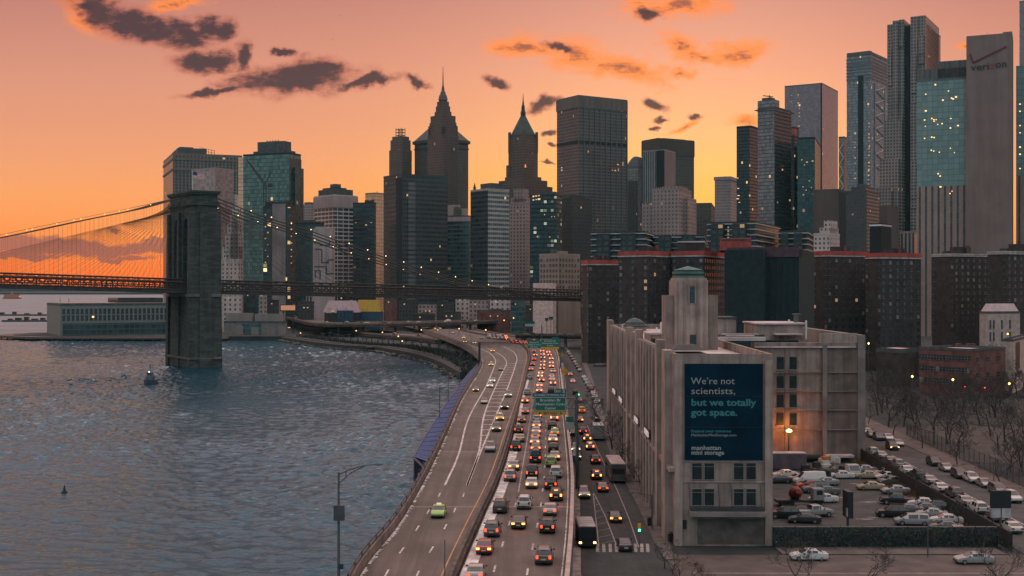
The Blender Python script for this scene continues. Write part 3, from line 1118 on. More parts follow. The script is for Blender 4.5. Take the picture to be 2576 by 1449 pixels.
class Bld:
    """a building from the photo: near corner at column xc, left face to xl, right face to xr, top py, at distance Y; yaw turns the faces"""
    def __init__(s, name, label, xl, xc, xr, yt, Y, yaw, m, depth=30, cat='office tower', roof=None, z0=2.9, par=1.2, group=None, wall='wall'):
        Y = Y * YK
        s.m = m
        a = R(yaw)
        C = Vector((xof(xc, Y), Y, 0))
        u, v = Vector((-math.cos(a), math.sin(a), 0)), Vector((math.sin(a), math.cos(a), 0))
        k1, k2 = (xl - CX) / F, (xr - CX) / F
        s.L = (C.x - k1 * Y) / (math.cos(a) + k1 * math.sin(a)) if xl < xc else depth
        s.M = (k2 * Y - C.x) / (math.sin(a) - k2 * math.cos(a)) if xr > xc else depth
        s.C, s.u, s.v, s.yaw, s.Y = C, u, v, a, Y
        s.top = zof(yt, Y)
        s.z0 = z0
        s.root = thing(name, label, cat, (C + u * s.L / 2 + v * s.M / 2) + Vector((0, 0, z0)), group)
        s.roofm = roof or M_roof
        b = MB()
        b.prism(s.fp(0, 1, 0, 1), z0, s.top - 0.01, top=False)
        b.build(wall, m, s.root)
        b = MB()
        b.prism(s.fp(0, 1, 0, 1, -0.5), s.top - 0.6, s.top - 0.3)
        b.build('roof', s.roofm, s.root)
        if par:
            s.ring('parapet', 0.25, s.top - 0.4, s.top + par, s.wallm(m))

    def wallm(s, m):
        return m if m.name.startswith('w_') else MATS.get('w_' + m.name, M_dconc)

    def P(s, fu, fv, z=0.0):
        """fu 0 at the left end of the left/front face, 1 at the near corner; fv 0 at the near corner, 1 at the far right"""
        q = s.C + s.u * (s.L * (1 - fu)) + s.v * (s.M * fv)
        return Vector((q.x, q.y, z))

    def fp(s, u0, u1, v0, v1, g=0.0):
        q = [s.P(u0, v0), s.P(u1, v0), s.P(u1, v1), s.P(u0, v1)]
        c = sum(q, Vector()) / 4
        return [(p + (s.u * (-1 if i in (1, 2) else 1) + s.v * (-1 if i < 2 else 1)) * g) for i, p in enumerate(q)]

    def box(s, name, u0, u1, v0, v1, z0, z1, m=None, g=0.0, top=None):
        """a further volume; z given in photo rows at this distance when above 200, else metres above the top"""
        b = MB()
        b.prism(s.fp(u0, u1, v0, v1, g), z0, z1, mt=1 if top else None)
        return b.build(name, [m or s.m] + ([top] if top else []), s.root)

    def up(s, name, u0, u1, v0, v1, yt, m=None, zb=None, g=0.0, top=None):
        z0 = s.top - 0.25 if zb is None else zb
        return s.box(name, u0, u1, v0, v1, z0, zof(yt, s.Y), m, g, top or s.roofm)

    def ring(s, name, wd, z0, z1, m, g=0.12, u0=0, u1=1, v0=0, v1=1):
        b = MB()
        q, r = s.fp(u0, u1, v0, v1, g), s.fp(u0, u1, v0, v1, g - wd)
        for i in range(4):
            j = (i + 1) % 4
            a, c, d, e = q[i], q[j], r[j], r[i]
            b.prism([(a.x, a.y), (c.x, c.y), (d.x, d.y), (e.x, e.y)], z0, z1, bottom=True)
        return b.build(name, m, s.root)

    def ribs(s, name, n, z0, z1, wd, out, m, face='u', f0=0.0, f1=1.0):
        """upright ribs proud of one face, each a part"""
        me = None
        for i in range(n):
            t = f0 + (f1 - f0) * (i / (n - 1) if n > 1 else .5)
            p = s.P(t, 0) - s.v * (out / 2) if face == 'u' else s.P(1, t) - s.u * (out / 2)
            if me is None:
                b = MB()
                b.box((0, 0, 0), wd if face == 'u' else out, out if face == 'u' else wd, z1 - z0)
                me = b.build(name, m, origin=(0, 0, 0))
                me.parent = s.root
                me.location = Vector((p.x, p.y, z0)) - WPOS[s.root.name]
                me.rotation_euler = (0, 0, -s.yaw)
                me = me.data
            else:
                put(me, name, s.root, (p.x, p.y, z0), -s.yaw)

    def mast(s, fu, fv, yb, yt, r=0.4, m=None, name='antenna'):
        p = s.P(fu, fv)
        b = MB()
        b.tube([(p.x, p.y, zof(yb, s.Y) - 0.5), (p.x, p.y, zof(yt, s.Y))], [r, r * .5], 5)
        return b.build(name, m or M_dsteel, s.root)

    def lits(s, pts, w_=1.5, h_=1.1, face='u', m=None):
        """lit windows at photo pixels on the front face, each its own part"""
        nrm = -s.v if face == 'u' else -s.u
        for px, py in pts:
            k = (px - CX) / F
            o = s.P(0, 0) if face == 'u' else s.P(1, 0)
            # ray (k t, t) against the face plane
            t = (o.x * nrm.x + o.y * nrm.y) / (k * nrm.x + nrm.y)
            p = Vector((k * t, t, zof(py, t))) + nrm * 0.12
            key = ('lit', w_, h_, (m or M_lit).name)
            if key not in MCACHE:
                b = MB()
                b.box((0, 0, -h_ / 2), w_, 0.12, h_)
                o_ = b.build('lit_window', m or M_lit, origin=(0, 0, 0))
                MCACHE[key] = o_.data
                bpy.data.objects.remove(o_)
            k_ = rnd.uniform(.55, 1.0)
            put(MCACHE[key], 'lit_window', s.root, p, -s.yaw if face == 'u' else -s.yaw + R(90), (k_ * rnd.uniform(.8, 1.2), 1, k_))


MCACHE = {}


def wallmat(name, rgb):
    pale = min(1.0, max(0.0, (rgb[0] - 0.12) / 0.2))
    rgb = tuple(c * (k + (0.92 - k) * pale) for c, k in zip(rgb, (0.50, 0.58, 0.60)))
    return mat('w_' + name, rgb, 0.85, var=0.10, scale=0.06, streak=(.25, .25, .012), sk=.18)


def FAC(name, wall, glass, *a, **k):
    wallmat(name, wall)
    return fac(name, wall, glass, *a, **k)


GD = (0.012, 0.022, 0.026)
f_pier = FAC('brown_piers', (0.23, 0.15, 0.125), GD, 4.6, 4.0, .62, .8, lit=0.004)
f_rose = FAC('rose_glass', (0.30, 0.22, 0.20), (0.17, 0.14, 0.13), 3.2, 3.6, .9, .72, rough=.25)
f_green = FAC('green_glass', (0.03, 0.045, 0.042), (0.05, 0.085, 0.072), 2.6, 3.7, .93, .88, lit=0.0008, rough=.2, var=.6)
f_dgreen = FAC('dark_green_glass', (0.02, 0.03, 0.032), (0.012, 0.03, 0.032), 2.6, 3.7, .93, .88, lit=0.002, rough=.2)
f_gold = FAC('painted_sunset_glass', (0.30, 0.2, 0.15), (0.58, 0.31, 0.18), 3.0, 3.7, .94, .86, rough=.3, var=.25)  # gold sunset reflection put into the pane colour
f_site = FAC('open_floors', (0.06, 0.05, 0.05), (0.012, 0.016, 0.018), 4.0, 4.0, .85, .75, lit=0.05, litk=2.5)
f_step = FAC('pale_brick', (0.44, 0.34, 0.31), (0.05, 0.05, 0.055), 4.2, 3.8, .38, .5, lit=0.01)
f_wgrid = FAC('white_grid', (0.47, 0.39, 0.37), GD, 7.0, 4.2, .88, .68, lit=0.008)
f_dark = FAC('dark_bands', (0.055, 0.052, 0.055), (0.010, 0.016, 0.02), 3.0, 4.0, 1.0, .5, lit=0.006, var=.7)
f_big = FAC('charcoal_bands', (0.085, 0.078, 0.076), (0.012, 0.018, 0.02), 1.9, 4.1, .72, .5, lit=0.003)
f_bigl = FAC('grey_bands', (0.17, 0.15, 0.145), (0.035, 0.04, 0.042), 30, 4.1, 1.0, .45, lit=0.0)
f_deco = FAC('deco_brick', (0.17, 0.10, 0.08), (0.03, 0.03, 0.03), 2.6, 3.7, .42, .55, lit=0.006)
f_decov = FAC('deco_piers', (0.16, 0.10, 0.085), (0.018, 0.018, 0.02), 2.3, 3.6, .45, .8, lit=0.004)
f_60 = FAC('granite_panels', (0.11, 0.078, 0.068), (0.05, 0.055, 0.055), 3.4, 4.0, .6, .55)
f_teal = FAC('teal_bands', (0.13, 0.135, 0.135), (0.010, 0.032, 0.034), 3.0, 3.9, .94, .66, lit=0.006, var=.8)
f_stripe = FAC('bright_bands', (0.34, 0.30, 0.28), (0.025, 0.035, 0.038), 2.2, 4.0, .9, .56, lit=0.004, var=.8)
f_pink = FAC('pink_brick', (0.30, 0.205, 0.19), (0.045, 0.04, 0.045), 3.4, 3.5, .42, .5, lit=0.01)
f_night = FAC('night_office', (0.03, 0.038, 0.04), (0.012, 0.022, 0.024), 3.2, 3.9, .8, .6, lit=0.10, litk=0.55, litc=(0.8, 0.85, 0.6))
f_lib = FAC('steel_grid', (0.19, 0.14, 0.125), (0.016, 0.018, 0.02), 1.6, 4.0, .74, .6, lit=0.004, var=.8)
f_mid = FAC('umber_slab', (0.12, 0.085, 0.065), (0.03, 0.026, 0.022), 3.0, 3.8, .7, .6)
f_vst = FAC('pale_stripes', (0.30, 0.235, 0.215), (0.02, 0.024, 0.026), 3.0, 3.9, .52, 1.0)
f_gl1 = FAC('grey_glass', (0.12, 0.105, 0.105), (0.12, 0.105, 0.11), 2.2, 3.8, .9, .78, lit=0.003, rough=.22)
f_gl2 = FAC('mauve_glass', (0.17, 0.12, 0.13), (0.165, 0.125, 0.14), 3.0, 4.2, .96, .9, lit=0.003, rough=.2, var=.25)
f_gl3 = FAC('steel_glass', (0.13, 0.125, 0.135), (0.12, 0.13, 0.145), 2.0, 4.2, .9, .84, lit=0.008, rough=.2)
f_black = FAC('black_glass', (0.018, 0.02, 0.023), (0.010, 0.014, 0.018), 2.0, 3.9, .9, .7, lit=0.02, litk=1.2)
f_wavy = FAC('crinkled_steel', (0.26, 0.175, 0.155), (0.02, 0.026, 0.028), 3.0, 3.3, .55, .6, lit=0.004, wrough=.4)
f_vglass = FAC('pale_green_glass', (0.16, 0.17, 0.165), (0.125, 0.175, 0.165), 3.6, 4.1, .95, .93, rough=.25, var=.2)
f_vslab = wallmat('warm_limestone', (0.25, 0.165, 0.15))
MATS['w_w_warm_limestone'] = f_vslab
f_vstr = FAC('limestone_stripes', (0.29, 0.20, 0.175), (0.03, 0.028, 0.03), 4.3, 4.0, .34, 1.0, rough=.6)
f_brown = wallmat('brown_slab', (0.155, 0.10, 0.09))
f_balc = FAC('balcony_flats', (0.05, 0.048, 0.05), (0.014, 0.02, 0.022), 3.4, 3.0, .7, .62, lit=0.012)
M_beige = wallmat('beige_brick', (0.30, 0.225, 0.185))
f_lowd = FAC('murky_brick', (0.075, 0.06, 0.058), (0.02, 0.024, 0.026), 2.8, 3.4, .45, .5, lit=0.012)

# --- left group
q = Bld('office_tower', 'broad brown tower with upright piers and a rooftop lattice, behind the bridge tower', 411, 435, 609, 388, 1150, 68, f_pier, par=2)
q.ring('cornice', 1.0, q.top - 7, q.top - 4, q.wallm(f_pier), g=.9)
q.ring('belt_course', 1.0, q.top - 20, q.top - 17.5, q.wallm(f_pier), g=.9)
q.up('penthouse', .2, .8, .10, .52, 366, M_dconc)
q.up('lift_house', .3, .7, .14, .34, 361, M_dconc)
b = MB()
for t in (0, .2, .4, .6, .8, 1):
    p = q.P(.5, .47 + .22 * t)
    b.tube([(p.x, p.y, q.top), (p.x, p.y, zof(356 + 6 * t, q.Y))], .3, 4)
for yy in (0, .25, .5, .75, 1):
    p, r = q.P(.5, .47), q.P(.5, .69)
    b.tube([(p.x, p.y, q.top + (zof(356, q.Y) - q.top) * yy), (r.x, r.y, q.top + (zof(362, q.Y) - q.top) * yy)], .25, 4)
b.build('sign_lattice', M_truss, q.root)
q = Bld('glass_block', 'rose tinted glass block just above the stone bridge tower', 482, 541, 588, 424, 900, 34, f_rose)
q.up('setback', .0, .12, .1, .6, 438, f_step, zb=3)
q = Bld('stepped_block', 'stepped slim dark block beside the green glass tower', 590, 606, 614, 492, 980, 30, f_step)
q = Bld('green_tower', 'green glass tower with chamfered corners and a dark rooftop plant box', 612, 728, 757, 386, 860, 22, f_green)
q.box('corner_face', -.12, .0, .03, .5, 3, q.top - 1.5, f_gold)
q.box('side_face', 1.0, 1.012, .0, 1, 3, q.top - 4, f_dgreen)
q.box('side_wing', 1.012, 1.06, .25, 1, 3, zof(420, q.Y), f_dgreen)
q.up('plant_box', .26, .84, .2, .8, 352, M_dconc)
q.up('plant_base', .18, .92, .15, .85, 376, M_dconc)
for i in range(5):
    q.mast(.42 + .06 * i, .4, 353, 348, 1.2, M_dconc, 'vent_stack')
q = Bld('ziggurat_tower', 'pale ziggurat tower rising in narrow steps right of the stone bridge tower', 556, 600, 612, 655, 800, 18, f_step)
for u0, u1, yt in ((.06, 1, 620), (.22, 1, 590), (.34, .98, 560), (.5, .95, 540), (.62, .92, 524)):
    q.up('setback', u0, u1, .1, .9, yt)
q = Bld('unfinished_tower', 'unfinished tower with a grey core and open lit floors under a crane', 662, 728, 742, 520, 790, 18, f_site, cat='construction site')
q.box('core', .36, .86, -.04, .5, 3, zof(512, q.Y), mat('core_concrete', (0.20, 0.155, 0.15), .9, var=.25, scale=.06))
q.up('formwork', .05, .95, .1, .9, 506, M_dsteel)
q.lits([(668 + 6 * (i % 2), 540 + 15 * i) for i in range(9)] + [(733, 560 + 17 * i) for i in range(7)], 1.6, 1.2)
YC = 792 * YK
cr = thing('tower_crane', 'luffing tower crane above the unfinished tower, in front of green glass', 'crane', A(666, 510, YC))
b = MB()
for ox in (-1.2, 1.2):
    b.tube([A(666, 512, YC) + Vector((ox, 0, 0)), A(666, 462, YC) + Vector((ox, 0, 0))], .35, 4)
for i in range(7):
    b.tube([A(666, 512 - 7 * i, YC) + Vector((-1.2, 0, 0)), A(666, 505 - 7 * i, YC) + Vector((1.2, 0, 0))], .2, 4)
b.build('mast', M_truss, cr)
b = MB()
b.tube([A(664, 466, YC), A(622, 404, YC)], .4, 4)
b.tube([A(668, 461, YC), A(622, 403, YC)], .4, 4)
for i in range(9):
    t = i / 9
    b.tube([A(664, 466, YC).lerp(A(622, 404, YC), t), A(668, 461, YC).lerp(A(622, 403, YC), t + .08)], .2, 4)
b.build('jib', M_truss, cr)
b = MB()
b.tube([A(668, 462, YC), A(682, 432, YC)], .4, 4)
b.tube([A(682, 432, YC), A(640, 432, YC)], .12, 4)
b.box(A(680, 470, YC), 4, 3, 3)
b.build('counter_jib', M_truss, cr)
q = Bld('office_tower', 'dark low block right of the unfinished tower with a small penthouse', 744, 802, 815, 562, 830, 20, f_dgreen)
q.up('penthouse', .3, .7, .2, .7, 552, M_dconc)
q = Bld('office_tower', 'distant stepped rose block peeping over the dark low block', 758, 782, 796, 516, 1150, 25, f_pink)
q.up('penthouse', .2, .8, .2, .8, 508, M_dconc)
q = Bld('painted_block', 'blank pale block with a maze of dark painted lines on its face', 787, 836, 843, 578, 760, 12, wallmat('pale_render', (0.36, 0.275, 0.27)), cat='building')
q.up('setback', .1, .8, .2, .9, 570, wallmat('pale_render', (0.36, 0.275, 0.27)))
b = MB()
for pl in ([(792, 628), (810, 628), (810, 662), (826, 662), (826, 655), (842, 655)], [(788, 610), (806, 612), (806, 618), (830, 618), (830, 606)], [(790, 672), (822, 672), (822, 690), (842, 690)], [(793, 700), (793, 682), (806, 682), (806, 702)]):
    for (x0, y0), (x1, y1) in zip(pl, pl[1:]):
        p0, p1 = (A(x, y, q.Y + 3) for x, y in ((x0, y0), (x1, y1)))
        fx = (p0.x + p1.x) / 2
        w_, h_ = max(abs(p1.x - p0.x), .8), max(abs(p1.z - p0.z), .8)
        t = (q.C.x - fx) * math.tan(q.yaw)
        b.box((fx, q.C.y + t - .15, min(p0.z, p1.z)), w_, .3, h_, rz=-q.yaw)
b.build('painted_lines', M_dsteel, q.root)
q = Bld('office_tower', 'pale gridded tower with a blank cap and a stacked dark penthouse', 790, 840, 899, 492, 930, 48, f_wgrid)
q.ring('cap_band', 1.2, q.top - 12, q.top - .1, wallmat('cap_stone', (0.33, 0.25, 0.25)), g=.6)
q.up('penthouse', .1, .9, .1, .9, 474, M_dconc)
q.up('roof_deck', .2, .75, .2, .75, 469, M_dsteel)
q.up('lift_house', .4, .65, .35, .6, 459, M_dconc)
q = Bld('office_tower', 'dark banded slab beside the gold glass strip', 888, 942, 946, 512, 860, 12, f_dark)
q.lits([(895, 560), (921, 566), (934, 560)], 1.6, 1.2)
q = Bld('glass_block', 'tall narrow strip of glass coloured sunset gold behind the dark banded slab', 919, 944, 967, 487, 930, 40, f_gold)
q.box('dark_wing', -.05, .9, -.01, .3, 3, q.top - 6, f_dark)
q.mast(.9, .3, 487, 480, .5)
q = Bld('office_tower', 'large charcoal slab with notched corners, widest in the centre group', 965, 1011, 1126, 440, 800, 55, f_big)
q.box('light_bay', 1.002, 1.02, .13, .28, 3, q.top - 6, f_bigl)
q.box('painted_shadow_bay', .7, 1.004, -.006, .0, 3, q.top - 2, wallmat('black_panel', (0.02, 0.025, 0.03)))  # shade on the bay put in as a near-black sheet
q.up('crown_slab', .15, .95, .12, .82, 436, wallmat('black_panel', (0.02, 0.025, 0.03)))
# --- art deco group
q = Bld('deco_tower', 'slender brown art deco tower topped by an open lattice, left of the spire', 979, 1012, 1036, 378, 1300, 38, f_deco)
q.up('setback', .06, .95, .05, .95, 350)
q.up('setback', .14, .88, .12, .88, 341)
b = MB()
for fu in (.3, .5, .7):
    for fv in (.3, .7):
        p = q.P(fu, fv)
        b.tube([(p.x, p.y, zof(341, q.Y)), (p.x, p.y, zof(319, q.Y))], .5, 4)
for yy in (337, 330, 323):
    pts = [q.P(*c, zof(yy, q.Y)) for c in ((.3, .3), (.7, .3), (.7, .7), (.3, .7), (.3, .3))]
    b.tube(pts, .4, 4)
b.build('roof_lattice', M_dsteel, q.root)
q = Bld('pyramid_tower', 'bulky granite tower with a broad pyramid roof behind the spired tower', 1043, 1112, 1178, 350, 1290, 45, f_60)
q.ring('cornice', 4.0, q.top - 3, q.top + 1.5, q.wallm(f_60), g=2.2)
q.ring('belt_course', 2.0, q.top - 11, q.top - 9.5, q.wallm(f_60), g=1.0)
b = MB()
c4_ = q.fp(0, 1, 0, 1, 1.0)
ap = q.P(.5, .5, zof(292, q.Y))
zb_ = q.top + 1.5
tp = [c.lerp(Vector((ap.x, ap.y, 0)), .66) for c in c4_]
for i in range(4):
    a, c = c4_[i], c4_[(i + 1) % 4]
    d, e = tp[(i + 1) % 4], tp[i]
    zt = zof(306, q.Y)
    b.face([(a.x, a.y, zb_), (c.x, c.y, zb_), (d.x, d.y, zt), (e.x, e.y, zt)])
b.face([(p.x, p.y, zof(306, q.Y)) for p in tp])
b.build('pyramid_roof', mat('slate_roof', (0.075, 0.065, 0.062), .8), q.root)
q = Bld('spire_tower', 'tallest brown art deco tower with stepped crown and needle spire', 1075, 1116, 1154, 340, 1200, 45, f_decov)
for g0, yt in ((.03, 318), (.07, 304), (.10, 287), (.23, 276), (.27, 262), (.31, 250), (.37, 243)):
    q.up('setback', g0, 1 - g0, g0, 1 - g0, yt)
b = MB()
cc = q.P(.5, .5)
prof = [(246, 6.6), (240, 5.8), (234, 5.2), (232, 4.2), (226, 3.4), (222, 2.2), (214, 1.7), (208, 1.0), (203, .8), (160, .22)]
b.tube([(cc.x, cc.y, zof(y, q.Y)) for y, _ in prof], [r for _, r in prof], 8)
b.build('spire', mat('spire_metal', (0.085, 0.065, 0.06), .6, .2), q.root)
for fu, fv in ((.1, .1), (.9, .1), (.1, .9), (.9, .9)):
    q.up('corner_turret', fu - .07, fu + .07, fv - .07, fv + .07, 312)
q = Bld('office_tower', 'teal banded block capped by pale panels with a lattice mural', 1126, 1180, 1184, 545, 850, 8, f_teal)
q.up('penthouse', .0, .52, .05, .8, 515, wallmat('rose_panel', (0.42, 0.31, 0.30)))
q.up('penthouse', .28, .9, .12, .7, 524, wallmat('rose_panel', (0.42, 0.31, 0.30)))
q.ring('cap_band', .8, q.top - 4.5, q.top - .1, wallmat('rose_panel', (0.42, 0.31, 0.30)), g=.5)
b = MB()
for i in range(14):
    for j in range(9):
        if (i + j) % 2:
            p = q.P(.3 + .36 * i / 14, .045)
            b.box((p.x, p.y - .2, q.top + .8 + j * 1.0), .9, .2, .8)
b.build('lattice_mural', mat('mural_green', (0.12, 0.13, 0.07), .9), q.root)
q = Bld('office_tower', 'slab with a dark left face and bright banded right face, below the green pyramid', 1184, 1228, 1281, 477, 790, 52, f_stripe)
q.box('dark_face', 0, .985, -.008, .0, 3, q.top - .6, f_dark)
q.up('plant_box', .2, .8, .3, .9, 458, M_dconc)
q = Bld('finial_tower', 'small distant tower crowned by a statue finial', 1186, 1194, 1202, 500, 1150, 45, f_decov, cat='tower')
b = MB()
cc = q.P(.5, .5)
prof = [(500, 3.2), (488, 3.0), (486, 4.2), (482, 2.2), (474, 1.7), (472, 2.0), (466, 1.0), (460, .4)]
b.tube([(cc.x, cc.y, zof(y, q.Y)) for y, _ in prof], [r for _, r in prof], 8)
b.build('finial', M_dconc, q.root)
q = Bld('copper_tower', 'brown tower with a steep green copper pyramid and thin spire', 1279, 1318, 1353, 380, 1200, 45, f_deco)
for g0, yt in ((.02, 345), (.08, 336)):
    q.up('setback', g0, 1 - g0, g0, 1 - g0, yt)
b = MB()
c4_ = q.fp(.07, .93, .07, .93)
ap = q.P(.5, .5)
zb_, zt = zof(337, q.Y), zof(284, q.Y)
tp = [c.lerp(Vector((ap.x, ap.y, 0)), .84) for c in c4_]
for i in range(4):
    a, c, d, e = c4_[i], c4_[(i + 1) % 4], tp[(i + 1) % 4], tp[i]
    b.face([(a.x, a.y, zb_), (c.x, c.y, zb_), (d.x, d.y, zt), (e.x, e.y, zt)])
b.face([(p.x, p.y, zt) for p in tp])
b.build('copper_roof', mat('copper_green', (0.026, 0.05, 0.045), .7, var=.3, scale=.1), q.root)
b = MB()
prof = [(285, 3.6), (276, 3.4), (274, 2.6), (262, 2.2), (258, 1.4), (246, .7), (228, .15)]
b.tube([(ap.x, ap.y, zof(y, q.Y)) for y, _ in prof], [r for _, r in prof], 8)
b.build('spire', M_dsteel, q.root)
for fu, fv in ((.04, .04), (.96, .04), (.04, .96), (.96, .96)):
    q.up('corner_turret', fu - .05, fu + .05, fv - .05, fv + .05, 328)
q.box('shoulder', -.12, 1.12, -.12, 1.12, 3, zof(443, q.Y))
q.box('shoulder', -.36, 1.3, -.3, 1.35, 3, zof(452, q.Y))
q.box('shoulder', -.5, 1.5, -.45, 1.5, 3, zof(468, q.Y))
q.box('corner_block', -.1, .14, -.05, .2, zof(443, q.Y) - .2, zof(412, q.Y))
q.mast(1.0, .1, 420, 413, 1.4, MATS['sunset_cloth'] if 'sunset_cloth' in MATS else emis('sunset_glint_glow', (1, .3, .06), 1.0), 'glint_vent')  # sunset glint put in as emission; the vent is no lamp
q = Bld('brick_tower', 'stepped pink brick tower with punched windows below the copper pyramid', 1282, 1326, 1340, 512, 880, 22, f_pink)
for u0, u1, yt in ((.05, .95, 497), (.2, .82, 474)):
    q.up('setback', u0, u1, .1, .85, yt)
q = Bld('office_tower', 'dark office slab with rows of dim greenish lit windows', 1333, 1400, 1414, 492, 800, 18, f_night)
q.up('penthouse', .3, .9, .2, .9, 481, M_dconc)
q.lits([(1342, 494), (1349, 493), (1356, 492), (1342, 503), (1349, 502), (1356, 501)], 2.2, 1.4, m=emis('warm_window', (1, .6, .32), .9))
q.lits([(1370, 540), (1388, 545), (1395, 545), (1352, 595), (1383, 596)], 1.2, 1.0)
q = Bld('office_tower', 'murky brick block low between the dim lit slab and the big grid tower', 1395, 1440, 1490, 500, 840, 45, f_lowd)
q.up('setback', .2, .8, .2, .8, 488)
q = Bld('grid_tower', 'great flat topped tower of grey steel grid with a blank top band', 1401, 1455, 1577, 241, 1100, 58, f_lib)
q.ring('cap_band', 1.5, q.top - 14, q.top - .2, q.wallm(f_lib), g=.8)
q.ring('belt_course', 1.0, q.top - 58, q.top - 54, wallmat('black_panel', (0.02, 0.025, 0.03)), g=.3)
q.ribs('column', 10, 3, q.top, 1.0, 1.1, q.wallm(f_lib), face='v')
q.mast(.45, .45, 242, 231, .6)
q.mast(.4, .3, 242, 236, .35)
b = MB()
p = q.P(.45, .45)
for zz in (234, 238):
    b.box((p.x, p.y, zof(zz, q.Y)), 5, 1.2, 2)
b.build('dish_rack', M_dsteel, q.root)
q.lits([(1554, 414), (1566, 415), (1540, 428), (1549, 429)], 3.4, 1.6, face='v', m=emis('sunset_glint_glow', (1, .3, .06), 1.0))  # panes glow in place of a sunset reflection, not lit from inside
q.lits([(1564, 264), (1564, 272), (1564, 280), (1566, 410), (1413, 422), (1413, 428)], 3.0, 1.2, face='v', m=emis('warm_window', (1, .6, .32), .9))
q = Bld('glass_block', 'block with a curved glass top between the grid tower and the umber slab', 1577, 1604, 1618, 420, 1250, 30, f_gl1)
b = MB()
for i in range(9):
    t0, t1 = i / 9, (i + 1) / 9
    b.prism(q.fp(t0, t1, 0.05, .95), q.top, zof(415 - 22 * math.sin(t1 * 1.9) , q.Y))
b.build('curved_crown', f_gl1, q.root)
q.box('front_wing', -.02, 1.02, -.3, -.02, 3, zof(455, q.Y), f_lowd)
q = Bld('office_tower', 'flat umber slab with a faceted roofline right of the grid tower', 1615, 1655, 1746, 349, 1250, 60, f_mid)
q.up('penthouse', .1, .9, .2, .8, 345, M_dconc)
q.ring('cap_band', 1.5, q.top - 22, q.top - .3, q.wallm(f_mid), g=.6)
q = Bld('office_tower', 'pale striped tower with a dark recessed notch, before the umber slab', 1618, 1672, 1699, 378, 1120, 30, f_vst)
q.box('dark_notch', .62, .98, -.02, .0, zof(470, q.Y), q.top, wallmat('black_panel', (0.02, 0.025, 0.03)))
q = Bld('brick_block', 'stepped pink brick apartment block with a small round tank on its roof', 1642, 1710, 1740, 476, 800, 24, f_pink, cat='apartment block')
q.up('setback', .3, .95, .1, .8, 467)
q.box('wing', -.45, -.01, .1, .9, 3, zof(508, q.Y))
q.box('wing', .9, 1.18, .3, 1.0, 3, zof(495, q.Y))
q.mast(.62, .4, 468, 462, 2.6, M_dconc, 'water_tank')
q = Bld('office_tower', 'low murky block in the sunset gap right of the umber slab', 1745, 1790, 1798, 513, 950, 12, f_mid)
q = Bld('office_tower', 'small pale pink tower with square top windows against the yellow sky', 1798, 1838, 1853, 446, 1100, 24, FAC('pinkish_tower', (0.33, 0.24, 0.23), (0.10, 0.08, 0.085), 2.6, 3.6, .5, .55))
q.ring('cornice', 1.0, q.top - 3, q.top + 1, q.wallm(q.m), g=1)
q.mast(.5, .4, 446, 440, .9)
# --- right group
q = Bld('office_tower', 'near black slab on the left of the tall right hand group', 1853, 1886, 1908, 318, 1050, 35, f_black)
q.up('penthouse', .55, .95, .2, .8, 314, M_dconc)
q.lits([(1856, 448), (1857, 474), (1858, 492), (1856, 500), (1860, 509)], 3.2, 1.3, m=emis('warm_window', (1, .6, .32), .9))
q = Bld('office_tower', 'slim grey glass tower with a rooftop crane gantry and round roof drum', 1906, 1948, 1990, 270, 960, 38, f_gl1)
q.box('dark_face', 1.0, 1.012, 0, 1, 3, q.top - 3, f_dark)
q.up('glass_cap', 0, 1.0, 0, .3, 250, f_gl1)
q.up('roof_drum', .2, .75, .05, .28, 243, M_dconc)
b = MB()
p = q.P(.5, .2)
b.tube([(p.x - 7, p.y, zof(236, q.Y)), (p.x + 4, p.y, zof(239, q.Y))], .5, 4)
b.tube([(p.x, p.y, zof(244, q.Y)), (p.x, p.y, zof(235, q.Y))], .6, 4)
b.build('cradle_crane', M_dsteel, q.root)
q.ring('roof_ledge', .8, q.top - 2, q.top - 1.2, M_dsteel, g=2.5)
q = Bld('office_tower', 'large smooth mauve glass tower with a dark vertical slot near its corner', 1974, 2068, 2108, 210, 1500, 30, f_gl2)
q.box('slot', .965, 1.0, -.008, .0, 3, q.top - .5, wallmat('black_panel', (0.02, 0.025, 0.03)))
q.lits([(1990, 240), (2008, 238), (2008, 241), (1990, 256), (2008, 259), (2011, 273), (2011, 284), (2011, 293), (2010, 317), (1990, 291)], 2.2, 1.8)
q = Bld('office_tower', 'narrow dark tower with a top corner coloured red as if lit', 1986, 1998, 2009, 322, 1000, 40, f_black)
q.box('painted_lit_top', .05, 1.01, -.01, .6, zof(338, q.Y), q.top + 1.3, mat('red_top', (0.30, 0.085, 0.05), .7))  # light on the tower top put into a red colour
q = Bld('office_tower', 'dark teal glass slab before the mauve tower, small lights low down', 2006, 2050, 2064, 347, 950, 18, f_dgreen)
q.lits([(2017, 402), (2030, 408), (2044, 405), (2024, 415), (2020, 470), (2028, 478), (2041, 472), (2046, 488), (2036, 455), (2021, 490)], 2.0, 1.2)
q = Bld('office_tower', 'slim tower edge with white diagonal braces beside the mauve glass', 2110, 2124, 2134, 345, 1380, 30, f_gl3)
b = MB()
for i in range(9):
    p, r = q.P(0.1 if i % 2 else .9, -.02, q.top - 9 - i * 11), q.P(.9 if i % 2 else .1, -.02, q.top - 20 - i * 11)
    b.tube([p, r], .55, 4)
b.build('bracing', M_white, q.root)
q = Bld('braced_tower', 'tall steel and glass tower with a zigzag braced bay and louvred top', 2130, 2190, 2234, 137, 1340, 36, f_gl3)
q.box('dark_slot', .48, .7, -.008, .0, 3, q.top - 30, wallmat('black_panel', (0.02, 0.025, 0.03)))
q.box('braced_bay', 1.0, 1.02, .2, .8, 3, zof(206, q.Y), f_gl3)
b = MB()
